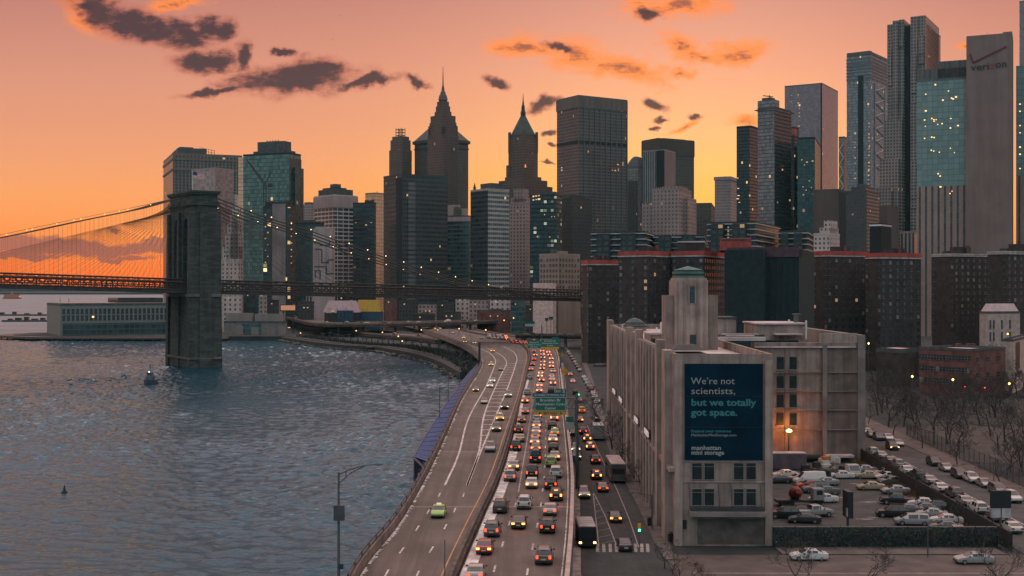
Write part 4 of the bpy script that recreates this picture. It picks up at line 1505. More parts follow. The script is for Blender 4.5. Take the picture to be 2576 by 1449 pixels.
for i in range(14):
    za, zc = zof(208, q.Y) - i * 9.5, zof(208, q.Y) - (i + 1) * 9.5
    v0, v1 = (.25, .75) if i % 2 else (.75, .25)
    b.tube([q.P(1.035, v0, za), q.P(1.035, v1, zc)], .7, 4)
for v in (.22, .78):
    b.tube([q.P(1.035, v, 3), q.P(1.035, v, zof(206, q.Y))], .8, 4)
b.build('bracing', mat('brace_steel', (0.30, 0.29, 0.30), .5, .3), q.root)
for i in range(7):
    q.ring('louvre_band', .6, q.top - 6 - i * 5, q.top - 3.4 - i * 5, M_steel, g=.5)
q.up('crown_screen', 0, .98, 0, .12, 127, FAC('crown_screen', (0.14, 0.11, 0.12), (0.06, 0.05, 0.055), 2.5, 30, .5, 1.0))
q.up('crown_screen', .9, .98, .15, 1.0, 128, MATS['crown_screen'])
q.mast(.25, .3, 125, 120, 2.4, M_dconc, 'cradle_crane')
q.lits([(2186, 310 + 9 * i) for i in range(14) if i % 4 != 2] + [(2185, 430 + 11 * i) for i in range(7)] + [(2151, 345 + 13 * i) for i in range(9) if i % 3], 2.2, 2.0)
q.lits([(2231, 262 + 12 * i) for i in range(18) if i % 5 != 3], 2.2, 2.0, face='v')
# crinkled tower
q = Bld('rippled_tower', 'very tall rippled steel tower with stepped shoulders and a dark slot', 2234, 2330, 2366, 60, 900, 30, f_wavy, cat='apartment tower')
for u0, u1, dv, zt_, zb_ in ((0, .16, .05, 54, None), (.16, .3, .09, 47, None), (.3, .44, .04, 44, None), (.62, .8, .07, 41, None), (.8, 1.0, .05, 40, None)):
    q.box('rippled_bay', u0, u1, -dv, .9, 3, zof(zt_, q.Y))
for k in range(20):
    z1 = q.top - 12 - k * 9.6
    for u0, u1, dv in ((.02, .13, .09), (.31, .42, .085), (.64, .78, .11), (.84, .97, .09)):
        dd = dv * (0.55 + 0.45 * math.sin(k * .55 + u0 * 9))
        q.box('bulge', u0, u1, -dd, .0, z1 - 9.5, z1, m=f_wavy)
q.box('dark_slot', .46, .6, -.012, .0, 3, q.top - .5, wallmat('black_panel', (0.02, 0.025, 0.03)))
q.box('shoulder', -.06, .42, -.13, .6, 3, zof(300, q.Y))
q.box('shoulder', -.14, .36, -.2, .6, 3, zof(400, q.Y))
q.box('shoulder', -.2, .2, -.28, .5, 3, zof(470, q.Y))
# slab tower with the sign
q = Bld('exchange_tower', 'huge limestone slab tower with pale green glass and red and black lettering', 2306, 2431, 2432, 197, 640, 24, f_vglass, depth=40)
YF = q.Y
q.box('striped_base', 0, 1, -.012, .0, 3, zof(466, YF), f_vstr)
q.up('louvre_block', .02, 1, .0, .9, 168, FAC('louvre_block', (0.20, 0.145, 0.14), (0.04, 0.035, 0.035), 3.4, 40, .55, 1.0))
q.up('louvre_block', .42, 1, .0, .9, 150, MATS['louvre_block'])
q.lits([(2329, 237), (2329, 279), (2326, 302), (2328, 318), (2344, 298), (2349, 301), (2355, 301), (2350, 305), (2359, 313), (2370, 311), (2392, 298), (2394, 247), (2398, 249), (2405, 244), (2386, 229), (2353, 213), (2372, 252), (2410, 316), (2391, 322),
        (2344, 345), (2350, 346), (2326, 348), (2343, 378), (2349, 380), (2363, 383), (2391, 373), (2401, 384), (2360, 437), (2365, 443), (2390, 487), (2366, 470), (2395, 481)], 1.2, 1.0, m=emis('amber_window', (1, .60, .20), 1.7))
s_ = q
Y1, Y2 = 628 * YK, 640 * YK
bb = Bld.__new__(Bld)
bb.__dict__.update(q.__dict__)
k2 = (2546 - CX) / F
bb.C = Vector((xof(2546, Y1), Y1, 0))
bb.Y = Y1
k1 = (2431 - CX) / F
bb.L = (bb.C.x - k1 * Y1) / (math.cos(bb.yaw) + k1 * math.sin(bb.yaw))
bb.M = 26
bb.top = zof(82, Y1)
bb.box('slab', 0, 1, 0, 1, 3, bb.top, f_vslab, top=M_roof)
bb.box('roof_pier', .8, 1.0, .05, .9, bb.top - .1, zof(78, Y1), f_vslab)
bb.box('slab_edge', 1.0, 1.004, .0, 1, 3, bb.top - 1, wallmat('painted_shade_stone', (0.16, 0.115, 0.105)))  # shade of the edge face put into a darker stone colour
bb.mast(.45, .3, 90, 70, .12)
M_sblk = mat('sign_black', (0.02, 0.02, 0.022), .5)
M_sred = mat('sign_red', (0.30, 0.03, 0.03), .5)
fu_, zb_ = .10, zof(171, Y1)
for body, m_, sh in (('veri', M_sblk, 0), ('z', M_sred, .5), ('on', M_sblk, .9)):
    o_ = text(body, 'lettering', s_.root, bb.P(fu_, 0, zb_ + sh) - bb.v * .55, 7.4, m_, -bb.yaw, bold=.06)
    wd_ = {'veri': .40, 'z': .11, 'on': .24}[body] * bb.L
    o_.scale.x = wd_ / max(.1, o_.dimensions.x)
    fu_ += wd_ / bb.L + .012
b = MB()
for (fu, py), (fu2, py2), wd in (((.08, 128), (.15, 151), 1.2), ((.15, 151), (.88, 116), 1.2)):
    p, r = bb.P(fu, 0, zof(py, Y1)), bb.P(fu2, 0, zof(py2, Y1))
    d = (r - p).normalized()
    nn = d.cross(bb.v).normalized() * wd / 2
    pr = bb.v * -.5
    b.mesh([p - nn, r - nn, r + nn, p + nn, p - nn + pr, r - nn + pr, r + nn + pr, p + nn + pr], [(0, 1, 2, 3), (7, 6, 5, 4), (0, 4, 5, 1), (1, 5, 6, 2), (2, 6, 7, 3), (3, 7, 4, 0)])
b.build('tick_emblem', mat('tick_red', (0.13, 0.02, 0.022), .6), s_.root)
g2 = Bld.__new__(Bld)
g2.__dict__.update(bb.__dict__)
g2.C = Vector((xof(2640, Y2), Y2, 0))
g2.Y = Y2
k1 = (2556 - CX) / F
g2.L = (g2.C.x - k1 * Y2) / (math.cos(g2.yaw) + k1 * math.sin(g2.yaw))
g2.top = zof(160, Y2)
g2.box('glass_wing', 0, 1, 0, 1, zof(440, Y2), zof(160, Y2), f_vglass, top=M_roof)
g2.box('striped_base', 0, 1, -.01, 1, 3, zof(440, Y2), f_vstr)
g2.lits([(2566, 244 + 18 * i) for i in range(11) if i % 3], 1.2, 1.0, m=MATS['amber_window'])
q = Bld('glass_tower', 'mauve glass tower cut off by the right edge of the photo', 2564, 2640, 2641, 2, 1500, 20, f_gl2, depth=40)
# --- lower blocks of the right group
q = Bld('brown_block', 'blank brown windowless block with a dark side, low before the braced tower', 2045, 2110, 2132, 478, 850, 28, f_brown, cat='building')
q.box('painted_shadow_side', 1.0, 1.012, 0, 1, 3, q.top - 1, wallmat('black_panel', (0.02, 0.025, 0.03)))  # shaded side put in as a near-black sheet over the face
q = Bld('brick_tower', 'dark patterned brick tower between the brown block and rippled tower', 2128, 2180, 2212, 482, 800, 33, FAC('speckled_brick', (0.115, 0.085, 0.085), (0.03, 0.04, 0.042), 2.4, 3.2, .5, .5, lit=.01))
q.up('setback', .2, .9, .1, .8, 468)
q.up('penthouse', .4, .8, .2, .6, 460, M_dconc)
q = Bld('stepped_block', 'little white stepped apartment house below the blank brown block', 2047, 2085, 2112, 590, 620, 36, FAC('white_flats', (0.50, 0.40, 0.385), (0.05, 0.05, 0.055), 3.0, 3.2, .45, .5), cat='apartment block')
q.up('setback', .35, 1.0, .05, .9, 572)
q.up('setback', .6, 1.0, .1, .8, 554)
q = Bld('office_block', 'small black block with a pale rooftop bar before the rippled tower', 2188, 2216, 2242, 565, 700, 38, wallmat('black_panel', (0.02, 0.025, 0.03)), cat='building')
q.ring('cornice', .8, q.top - 1.0, q.top + .2, M_white, g=.3)
q = Bld('office_block', 'striped low block between the rippled tower and the limestone slab', 2264, 2300, 2318, 585, 720, 30, f_vst, cat='building')
q = Bld('office_block', 'plain murky block low behind the balcony flats', 2204, 2232, 2260, 520, 880, 40, f_brown, cat='building')

YK = 1.0
# ------------------------------------------------------------------ middle distance
def winmesh(w_, h_, m=None, sill=True):
    m = m or M_win
    key = ('win', round(w_, 2), round(h_, 2), m.name)
    if key not in MCACHE:
        b = MB()
        b.box((0, 0, 0), w_, 0.10, h_)
        if sill:
            b.box((0, -0.04, -0.14), w_ + 0.2, 0.2, 0.12, m=1)
            b.box((0, -0.06, h_ * .5 - .03), w_, 0.06, 0.06, m=1)
            b.box((0, -0.06, 0), 0.06, 0.05, h_, m=1)
        o_ = b.build('window', [m, M_pframe], origin=(0, 0, 0))
        MCACHE[key] = o_.data
        bpy.data.objects.remove(o_)
    return MCACHE[key]


M_pframe = mat('window_frame', (0.20, 0.17, 0.16), .7, var=.1)
M_slit = mat('dark_slit_glass', (0.010, 0.018, 0.020), .45, var=.4, scale=1.0, spec=.25)
M_wpale = mat('blind_window', (0.17, 0.17, 0.165), .4, var=.4, scale=.9)
M_wwarm = emis('curtain_window', (1, .62, .32), .3, (.2, .15, .1))


def windows(bd_, face, ts, zs, w_, h_, cap=100, pale=.13, warm=.012, off=.03):
    """one window object per opening on a face; past the cap the rest become a single stuff part"""
    rest = MB()
    nw = 0
    for z in zs:
        for t in ts:
            if face == 'u':
                p, rz = bd_.P(t, 0, z) - bd_.v * off, -bd_.yaw
            else:
                p, rz = bd_.P(1, t, z) - bd_.u * off, -bd_.yaw + R(90)
            r = rnd.random()
            m = M_wwarm if r < warm else M_wpale if r < warm + pale else M_win
            if nw < cap:
                put(winmesh(w_, h_, m), 'window', bd_.root, p, rz)
                nw += 1
            else:
                rest.box(p, w_, .1, h_, rz)
    if rest.v:
        rest.build('window_rows', M_win, bd_.root, kind='stuff')


def frange(a, b_, n):
    return [a + (b_ - a) * i / (n - 1) for i in range(n)] if n > 1 else [(a + b_) / 2]


M_redroof = mat('red_roof_edge', (0.30, 0.048, 0.04), .8, var=.3, scale=.3)
M_net = mat('dark_netting', (0.008, 0.020, 0.022), .9, var=.35, scale=.5)
BRG = 'brick housing towers in a row'
brick_rows = [
    (1463, 1480, 1556, 662, 560, 74, 'narrow brick housing tower with red roof edge, leftmost of its row', M_redroof, 8, None),
    (1556, 1630, 1700, 640, 500, 40, 'brick housing tower behind the stone lift tower, with bright red roof edge', M_redroof, 7, None),
    (1690, 1770, 1829, 640, 505, 26, 'brick housing tower with red roof edge between lift tower and dark netting', M_redroof, 6, None),
    (2047, 2080, 2178, 640, 520, 62, 'brick housing tower with red roof edge right of the dark netted tower', M_redroof, 5, None),
    (2178, 2215, 2317, 645, 505, 64, 'brick housing tower with dull red edge just left of the limestone stripes', M_redroof, 5, None),
    (2345, 2400, 2484, 640, 530, 60, 'brick housing tower below the big lettered slab, grey roof edge', M_conc, 5, None),
    (2484, 2530, 2650, 634, 500, 60, 'brick housing tower cut by the right edge of the photo', M_conc, 5, None)]
for xl, xc, xr, yt, Y, yaw, lab, em, nu, _ in brick_rows:
    q = Bld('housing_tower', lab, xl, xc, xr, yt, Y, yaw, M_brick, cat='apartment block', group=BRG, par=0)
    q.ring('roof_edge', .7, q.top - .2, q.top + (1.5 if em is M_redroof else .5), em, g=.25)
    q.ring('coping', .8, q.top - .9, q.top - .3, M_conc, g=.3)
    zs = [q.top - 3.2 - 2.85 * i for i in range(14)]
    nu_ = max(2, int(q.L / 4.2))
    nv_ = max(2, int(q.M / 3.4))
    windows(q, 'u', frange(.08, .92, nu_), zs, 1.25, 1.35, cap=45)
    windows(q, 'v', frange(.07, .93, nv_), zs, 1.25, 1.35, cap=55)
    q.box('stair_tower', .35, .7, .3, .7, q.top - .3, q.top + 3.6, M_brick)
    q.box('roof_plant', .12, .26, .2, .4, q.top - .3, q.top + 1.8, M_dconc)
    q.box('chimney', .78, .84, .5, .56, q.top - .3, q.top + 4.2, M_redbrick)
    q.mast(.5, .45, yt, yt - 16 - len(lab) % 5, .1)
q = Bld('netted_tower', 'housing tower wrapped in dark green scaffold netting, darkest in its row', 1829, 2010, 2048, 626, 450, 22, M_net, cat='apartment block', group=BRG, par=0)
q.box('purple_sheeting', 0, 1, -.01, .2, q.top - 3, q.top + .8, mat('plum_sheet', (0.065, 0.035, 0.05), .9))
q.box('net_wing', .0, .55, -.12, .0, 3, q.top - .2, M_net)
q.ribs('scaffold_pole', 14, 3, q.top - .5, .12, .3, M_dsteel)
q = Bld('bulkhead_house', 'dark rooftop bulkhead with pale coping on the red edged brick roof', 1706, 1772, 1776, 608, 512, 10, M_brick, depth=12, cat='bulkhead', z0=zof(634, 512), par=0)
q.ring('coping', .5, q.top - .3, q.top + .3, M_lroof, g=.3)
q = Bld('red_bulkhead', 'red painted bulkhead on the roof, in front of the balcony flats', 1812, 1886, 1890, 606, 520, 10, mat('red_render', (0.25, 0.05, 0.04), .85, var=.3), depth=10, cat='bulkhead', z0=zof(634, 512), par=0)

M_balc = mat('balcony_white', (0.36, 0.33, 0.32), .8, var=.15)
for xl, xc, xr, yt, Y, yaw, lab, nf in ((1490, 1622, 1648, 587, 640, 14, 'long low block with pale balcony bands, leftmost of the banded flats', 8), (1646, 1770, 1780, 596, 660, 10, 'second banded block, half hidden behind the bulkhead with pale coping', 7),
                                        (1782, 1900, 1960, 562, 640, 24, 'tallest banded block with yellow lit balconies and rooftop rails', 10), (1958, 2030, 2046, 586, 650, 18, 'small banded block just right of the tallest banded one', 7)):
    q = Bld('balcony_flats', lab, xl, xc, xr, yt, Y, yaw, f_balc, cat='apartment block', group='banded flats above the brick towers')
    for i in range(nf):
        q.ring('balcony_band', .5, q.top - .3 - i * 3.0, q.top + .25 - i * 3.0, M_balc, g=.75)
    q.box('round_bay', .1, .36, -.07, .0, 3, q.top, f_balc)
    q.box('round_bay', .56, .84, -.07, .0, 3, q.top, f_balc)
    q.up('penthouse', .25, .75, .2, .8, yt - 9, M_dconc)
    if nf == 10:
        q.lits([(1800 + 16 * i, 572 + 9 * j) for i in range(3) for j in range(4)] + [(1862, 580), (1880, 590), (1870, 600)], .9, 1.3, m=M_wwarm)
q = Bld('brick_block', 'beige brick block with a grid of windows right of the bridge landing', 1357, 1405, 1459, 642, 800, 44, M_beige, cat='building')
windows(q, 'u', frange(.1, .9, 6), [q.top - 4 - 3.6 * i for i in range(6)], 1.6, 1.9, pale=.1, cap=40)
windows(q, 'v', frange(.08, .92, 7), [q.top - 4 - 3.6 * i for i in range(6)], 1.6, 1.9, pale=.1, cap=50)
q.up('penthouse', .3, .7, .3, .7, 630, M_beige)
q.up('water_tank', .45, .6, .1, .25, 626, M_dconc)
q.box('pale_annexe', -.05, 1.0, -.25, -.1, 3, zof(712, q.Y), mat('pale_panel', (0.5, 0.38, 0.35), .8))

# ---- the storage warehouse on the lower street
M_ware = mat('warehouse_concrete', (0.26, 0.195, 0.17), .9, streak=(.9, .9, .05), sk=.35, var=.22, scale=.35, bump=.25, bscale=3)
M_warelt = mat('warehouse_pilaster', (0.31, 0.23, 0.20), .9, streak=(1.1, 1.1, .05), sk=.35, var=.22, scale=.35, bump=.25, bscale=3)
M_waredk = mat('warehouse_dark', (0.17, 0.14, 0.13), .9, var=.25, scale=.3)  # darker tone of the warehouse concrete
q = Bld('storage_warehouse', 'concrete storage warehouse with a blue advert banner and a stepped lift tower', 1537, 1697, 1943, 907, 163, 91.14, M_ware, cat='warehouse', par=0, roof=M_lroof)
ware = q
zt = q.top
q.ring('parapet', .45, zt - .6, zt + .9, M_ware, g=.06)
for t, w_, up_ in ((.965, 1.9, 1.2), (.895, 1.0, 2.2), (.63, 1.6, 2.4), (.555, .9, 1.6), (.475, 1.8, 2.2), (.03, 3.2, 2.0)):
    b = MB()
    p = q.P(t, 0)
    b.box((p.x - .45, p.y, 3), 1.2, w_ * 2, zt - 3 + up_, rz=0)
    b.build('tower_pilaster', M_warelt, q.root)
for f0_, f1_, n in ((.875, .65, 6), (.455, .07, 8)):
    q.ribs('pilaster', n + 1, 3, zt + .9, 1.5, .9, M_warelt, f0=f0_, f1=f1_)
    bay = abs(f1_ - f0_) * q.L / n
    for i in range(n):
        t = f0_ + (f1_ - f0_) * (i + .5) / n
        put(winmesh(bay - 1.9, 11.0, M_slit, False), 'window_strip', q.root, q.P(t, 0, 13.6) - q.v * .04, -q.yaw)
        key = ('arch', n)
        if key not in MCACHE:
            b = MB()
            hw = bay / 2 - .9
            b.prism([(-hw, -.15), (hw, -.15), (hw, .15), (-hw, .15)], 0, 6.2, bottom=True)
            b.mesh([(-hw, -.15, 6.2), (hw, -.15, 6.2), (0, -.15, 9.2), (-hw, .15, 6.2), (hw, .15, 6.2), (0, .15, 9.2)], [(0, 1, 2), (3, 5, 4), (1, 4, 5, 2), (0, 2, 5, 3)])
            o_ = b.build('arch_opening', M_slit, origin=(0, 0, 0))
            MCACHE[key] = o_.data
            bpy.data.objects.remove(o_)
        put(MCACHE[key], 'arch_opening', q.root, q.P(t, 0, 3.1) - q.v * .06, -q.yaw)
for t in (.73, .52, .25):
    b = MB()
    p = q.P(t, 0, 20)
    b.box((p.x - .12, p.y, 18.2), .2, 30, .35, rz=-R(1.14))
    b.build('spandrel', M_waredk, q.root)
b = MB()
p0, p1 = q.P(0, 0), q.P(1, 0)
b.box(((p0.x + p1.x) / 2 - .35, (p0.y + p1.y) / 2, 12.9), .9, (p1 - p0).length, .5, rz=-R(1.14))
b.build('ledge', M_warelt, q.root)
# lit fascia signs on the street face
M_fascia = emis('lit_fascia', (1.0, .86, .84), .22, (.6, .55, .55))
for px, py, wl in ((1557.5, 984, 8.0), (1575, 1005, 8.0), (1617, 1056, 6.6), (1645, 1088, 6.6)):
    k = (px - CX) / F
    o = q.P(0, 0)
    t = (o.x * -q.v.x + o.y * -q.v.y) / (k * -q.v.x - q.v.y)
    b = MB()
    b.box((k * t - 1.15, t, zof(py, t) - .4), .25, wl, .8, rz=-R(1.14))
    b.build('lit_fascia', M_fascia, q.root)
    b = MB()
    b.box((k * t - 1.02, t, zof(py, t) - .7), .2, wl + .4, 1.4, rz=-R(1.14))
    b.build('fascia_frame', M_dsteel, q.root)


def fz(px, py, out=.06):
    """point on the street corner's front wall under a photo pixel"""
    k = (px - CX) / F
    o = q.P(1, 0)
    t = (o.x * q.u.x + o.y * q.u.y) / (k * q.u.x + q.u.y)
    return Vector((k * t, t, zof(py, t))) - q.u * out


def fpan(mb, x0, x1, y0, y1, th, out=0.0, m=0):
    a, c = fz(x0, y1, out + th / 2), fz(x1, y1, out + th / 2)
    mb.box((a + c) / 2, (c - a).length, th, fz(x0, y0).z - a.z, rz=-q.yaw + R(90), m=m)


for x0, x1 in ((1741, 1765), (1772, 1796), (1846, 1870), (1877, 1901)):
    for y0, y1 in ((1165, 1206), (1230, 1271)):
        b = MB()
        fpan(b, x0, x1, y0, y1, .1, .0)
        wo_ = b.build('window', M_slit, q.root)
        b = MB()
        for a0, a1, b0, b1 in ((x0 - 1.5, x0, y0 - 1.5, y1 + 1.5), (x1, x1 + 1.5, y0 - 1.5, y1 + 1.5), (x0, x1, y0 - 1.5, y0), (x0, x1, y1, y1 + 1.5), (x0, x1, y0 + 8, y0 + 8.8)):
            fpan(b, a0, a1, b0, b1, .16)
        fr = b.build('frame', M_pframe, q.root)
        fr.parent = wo_
        fr.location = Vector((0, 0, 0))
b = MB()
fpan(b, 1722.5, 1918.5, 915, 1157, .12, .05)
ban = b.build('banner', mat('banner_navy', (0.002, 0.017, 0.031), .9, spec=.1, var=.3, scale=.3), q.root)
b = MB()
for yy in (996, 1074):
    fpan(b, 1722, 1919, yy, yy + 1.2, .05, .18)
b.build('seam', M_black, q.root).parent = ban
M_lw = mat('letter_white', (0.27, 0.27, 0.265), .7, var=0)
M_lt = mat('letter_teal', (0.03, 0.17, 0.175), .7, var=0)
rzf = -q.yaw + R(90)
for body, px, py, wpx, size, m, bold, sx in (("We\u2019re not", 1737.5, 966, 110, 1.28, M_lw, 0, 1), ("scientists,", 1737.5, 991, 110, 1.28, M_lw, 0, 1), ("but we totally", 1738, 1020, 163, 1.3, M_lt, .035, 1), ("got space.", 1738, 1045, 117, 1.3, M_lt, .035, 1),
                                     ("Expand your universe:", 1738, 1087, 101, .5, M_lt, .012, 1), ("ManhattanMiniStorage.com", 1738, 1097, 113, .5, M_lw, 0, 1), ("manhattan", 1738.5, 1131, 74, .82, M_lw, .022, 1), ("mini storage", 1738.5, 1143, 82, .82, M_lw, .022, 1)):
    o_ = text(body, 'lettering', q.root, fz(px, py, .2), size, m, rzf, bold)
    want = (fz(px + wpx, py) - fz(px, py)).length
    o_.scale.x = want / max(.1, o_.dimensions.x)
    o_.parent = ban
# canopy, ledges, plinth, square panel
b = MB()
fpan(b, 1732, 1924, 1283, 1295, 1.6, .0)
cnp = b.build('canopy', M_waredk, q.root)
b = MB()
fpan(b, 1736, 1920, 1274, 1283, 1.2, .0)
b.build('canopy_top', mat('canopy_dark', (0.03, 0.033, 0.036), .6), q.root)
b = MB()
fpan(b, 1697, 1943, 1210.5, 1213.5, .14)
fpan(b, 1697, 1943, 1160, 1162, .1)
b.build('string_course', M_warelt, q.root)
b = MB()
fpan(b, 1755, 1944, 1306, 1368, .1)
b.build('dark_plinth', mat('dark_plinth_concrete', (0.085, 0.068, 0.062), .9, var=.35), q.root)  # darker panel over the wall base below the canopy
b = MB()
fpan(b, 1704, 1727, 1308, 1330, .15)
b.build('notice_panel', M_black, q.root)
for x in (1733, 1807, 1838, 1912):
    b = MB()
    b.tube([fz(x, 1218, .1), fz(x, 1276, 1.2)], .04, 4)
    b.build('canopy_rod', M_dsteel, q.root)
b = MB()
fpan(b, 1697, 1716, 907, 1372, .35)
b.build('corner_pilaster', M_warelt, q.root)
b = MB()
fpan(b, 1924, 1943, 907, 1372, .3)
b.build('corner_pilaster', M_warelt, q.root)


def pbox(mb, x0, x1, yt, Y, dep, zb, m=0, rz=0.0):
    z1 = zof(yt, Y)
    mb.box(((xof(x0, Y) + xof(x1, Y)) / 2, Y + dep / 2, zb), xof(x1, Y) - xof(x0, Y), dep, z1 - zb, rz, m)


def part(name, m, args, parent=None, zb=None):
    b = MB()
    for a_ in args:
        pbox(b, *a_)
    return b.build(name, m, parent or ware.root)


zr = zt - .3
# lift tower
part('lift_tower', M_warelt, [(1698, 1781, 705, 196, 7.5, zr), (1701, 1778, 699, 196.2, 7.2, zr)])
part('tower_shoulder', M_ware, [(1676, 1722, 743, 197.2, 6, zr)])
part('tower_shoulder', M_ware, [(1762, 1806, 743, 197.2, 6, zr)])
part('tower_window', M_win, [(1735, 1748, 720, 195.9, .2, zof(762, 196))])
part('tower_window', M_win, [(1736, 1751, 842, 195.9, .2, zof(868, 196))])
part('window_surround', M_ware, [(1731, 1735, 716, 195.85, .25, zof(764, 196)), (1748, 1752, 716, 195.85, .25, zof(764, 196)), (1735, 1748, 716, 195.85, .25, zof(720, 196))])
b = MB()
cxp, zz = (xof(1697, 196) + xof(1782, 196)) / 2, zof(699, 196)
for h_, s_, k in ((0, 4.7, 0), (.35, 4.3, 1), (.7, 4.6, 0), (1.0, 4.2, 1)):
    b.box((cxp, 199.9, zz + h_), s_, s_, .34, m=k)
vs = [(cxp - 2.1, 197.8, zz + 1.34), (cxp + 2.1, 197.8, zz + 1.34), (cxp + 2.1, 202, zz + 1.34), (cxp - 2.1, 202, zz + 1.34), (cxp, 199.9, zz + 2.0)]
b.mesh(vs, [(0, 1, 4), (1, 2, 4), (2, 3, 4), (3, 0, 4)])
b.build('copper_cap', [mat('copper_cap', (0.07, 0.125, 0.105), .7), mat('copper_dark', (0.025, 0.055, 0.05), .7)], ware.root)
for x in (1705, 1722, 1756, 1773):
    part('tower_rib', M_ware, [(x - 1.5, x + 1.5, 708, 195.85, .3, zr)])
# rear wing
q = Bld('warehouse_wing', 'tall blank rear wing with four pairs of dark windows', 1890, 2157, 2158, 867, 243, 1, M_ware, depth=55, cat='warehouse', par=0, roof=M_lroof)
wing = q
q.root.parent = None
q.root['label'] = 'blank concrete wing with paired dark windows, lit by an orange wall lamp'
q.root['category'] = 'warehouse'
q.ring('parapet', .5, q.top - .6, q.top + .4, M_ware, g=.05)
q.box('raised_end', .64, 1.0, -.01, 1, 3, zof(838, 243), M_warelt, top=M_lroof)
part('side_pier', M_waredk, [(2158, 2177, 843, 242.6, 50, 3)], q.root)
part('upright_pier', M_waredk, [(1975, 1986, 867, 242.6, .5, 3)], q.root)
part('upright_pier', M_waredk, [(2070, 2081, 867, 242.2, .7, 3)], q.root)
for y in (898, 946, 993, 1042, 1120):
    part('floor_joint', M_waredk, [(1943, 2157, y + 38, 242.3, .35, zof(y + 39.2, 243))], q.root)
for y0, y1 in ((898, 930), (946, 977), (993, 1025), (1041, 1070)):
    for x0, x1 in ((1955, 1971.5), (1987, 2004)):
        wv = part('window', M_slit, [(x0, x1, y0, 242.75, .2, zof(y1, 243))], q.root)
        fr = part('sill', M_pframe, [(x0 - 2, x1 + 2, y1 - .2, 242.6, .3, zof(y1 + 2, 243))], q.root)
        fr.parent = wv
        fr.location = (0, 0, 0)
part('loading_hood', M_dsteel, [(2030, 2072, 1148, 240.2, 2.6, zof(1152, 241))], q.root)
part('loading_hood', M_lroof, [(2078, 2150, 1146, 240.2, 2.6, zof(1150, 241))], q.root)
# wall lamp
YL = 241.0
lp = thing('wall_lamp', 'bright orange lamp glowing on its post against the concrete wing', 'lamp', A(1985, 1150, YL))
b = MB()
b.tube([A(1984, 1158, YL), A(1984, 1090, YL)], [.12, .09], 6)
b.build('post', M_dsteel, lp)
b = MB()
b.box(A(1985, 1088, YL - .2), 1.1, .6, .16)
b.build('hood', M_dsteel, lp)
b = MB()
b.tube([A(1985, 1087.5, YL - .2), A(1985, 1084, YL - .2), A(1985, 1080, YL - .2)], [.25, .58, .2], 8)
b.build('lens', emis('sodium_lens', (1.0, .45, .08), 40), lp)
ld = bpy.data.lights.new('sodium_glow', 'POINT')
lo = bpy.data.objects.new('sodium_glow', ld)
COL.objects.link(lo)
lo.parent = lp
lo.location = A(1985, 1086, 239.6) - WPOS[lp.name]
ld.energy = 950
ld.color = (1.0, .24, .03)
ld.shadow_soft_size = .3
# roof gear of the warehouse: each piece stands on the roof
roofgear = [
    ('roof_cabin', 'pale roof cabin with a dark door left of the lift tower', M_warelt, [(1634, 1700, 842, 222, 9, zr)], M_lroof, (1632, 1702, 840, 221.6, 9.8)),
    ('roof_cabin', 'square blank roof cabin right of the lift tower', M_warelt, [(1808, 1852, 801, 262, 9, zr)], M_dconc, (1806, 1854, 800, 261.7, 9.6)),
    ('roof_cabin', 'large blank plant room with a porch on the rear wing roof', M_warelt, [(1903, 2024, 816, 258, 14, zr - 1)], M_lroof, (1900, 2028, 813, 257.5, 15)),
    ('roof_cabin', 'low pale cabin under the dark dome at the far street corner', M_warelt, [(1578, 1626, 822, 285, 10, zr)], M_dconc, (1576, 1628, 820, 284.6, 10.8)),
    ('roof_cabin', 'dark hipped skylight cabin close behind the banner parapet', M_waredk, [(1690, 1775, 895, 172, 6, zr)], M_dsteel, (1684, 1780, 887, 171.4, 7.2))]
for nm, lab, m, bx, cm, cap_ in roofgear:
    x0, x1, yt_, Y_, dep_, zb__ = bx[0]
    r = thing(nm, lab, 'roof cabin', ((xof(x0, Y_) + xof(x1, Y_)) / 2, Y_ + dep_ / 2, zb__))
    part('wall', m, bx, r)
    b = MB()
    z_ = zof(yt_, Y_)
    b.box(((xof(cap_[0], Y_) + xof(cap_[1], Y_)) / 2, cap_[3] + cap_[4] / 2, z_), xof(cap_[1], Y_) - xof(cap_[0], Y_), cap_[4], .3)
    b.build('roof', cm, r)
    if 'door' in lab:
        part('door', M_black, [(1638, 1652, 852, Y_ - .1, .2, zr)], r)
    if 'porch' in lab:
        part('porch_roof', M_lroof, [(1952, 2020, 840, 255, 3, zof(843, 255))], r)
        for x in (1956, 1975, 1996, 2014):
            part('porch_post', M_steel, [(x, x + 2, 842, 255.2, .2, zr - 1)], r)
    if 'dome' in lab:
        b = MB()
        p = Vector(((xof(1578, 285) + xof(1626, 285)) / 2, 290, zof(820, 285)))
        b.tube([p, p + Vector((0, 0, .8)), p + Vector((0, 0, 1.5)), p + Vector((0, 0, 1.8))], [2.5, 2.2, 1.2, .1], 12)
        b.build('dome', mat('dark_dome', (0.03, 0.05, 0.05), .6), r)
    if 'hipped' in lab:
        b = MB()
        c_ = Vector(((xof(1690, 172) + xof(1775, 172)) / 2, 175, zof(887, 172) + .28))
        b.mesh([c_ + Vector(v_) for v_ in ((-2.4, -3, 0), (2.4, -3, 0), (2.4, 3, 0), (-2.4, 3, 0), (-1.3, -1.5, .75), (1.3, -1.5, .75), (1.3, 1.5, .75), (-1.3, 1.5, .75))], [(0, 1, 5, 4), (1, 2, 6, 5), (2, 3, 7, 6), (3, 0, 4, 7), (4, 5, 6, 7)])
        b.build('skylight', M_dsteel, r)
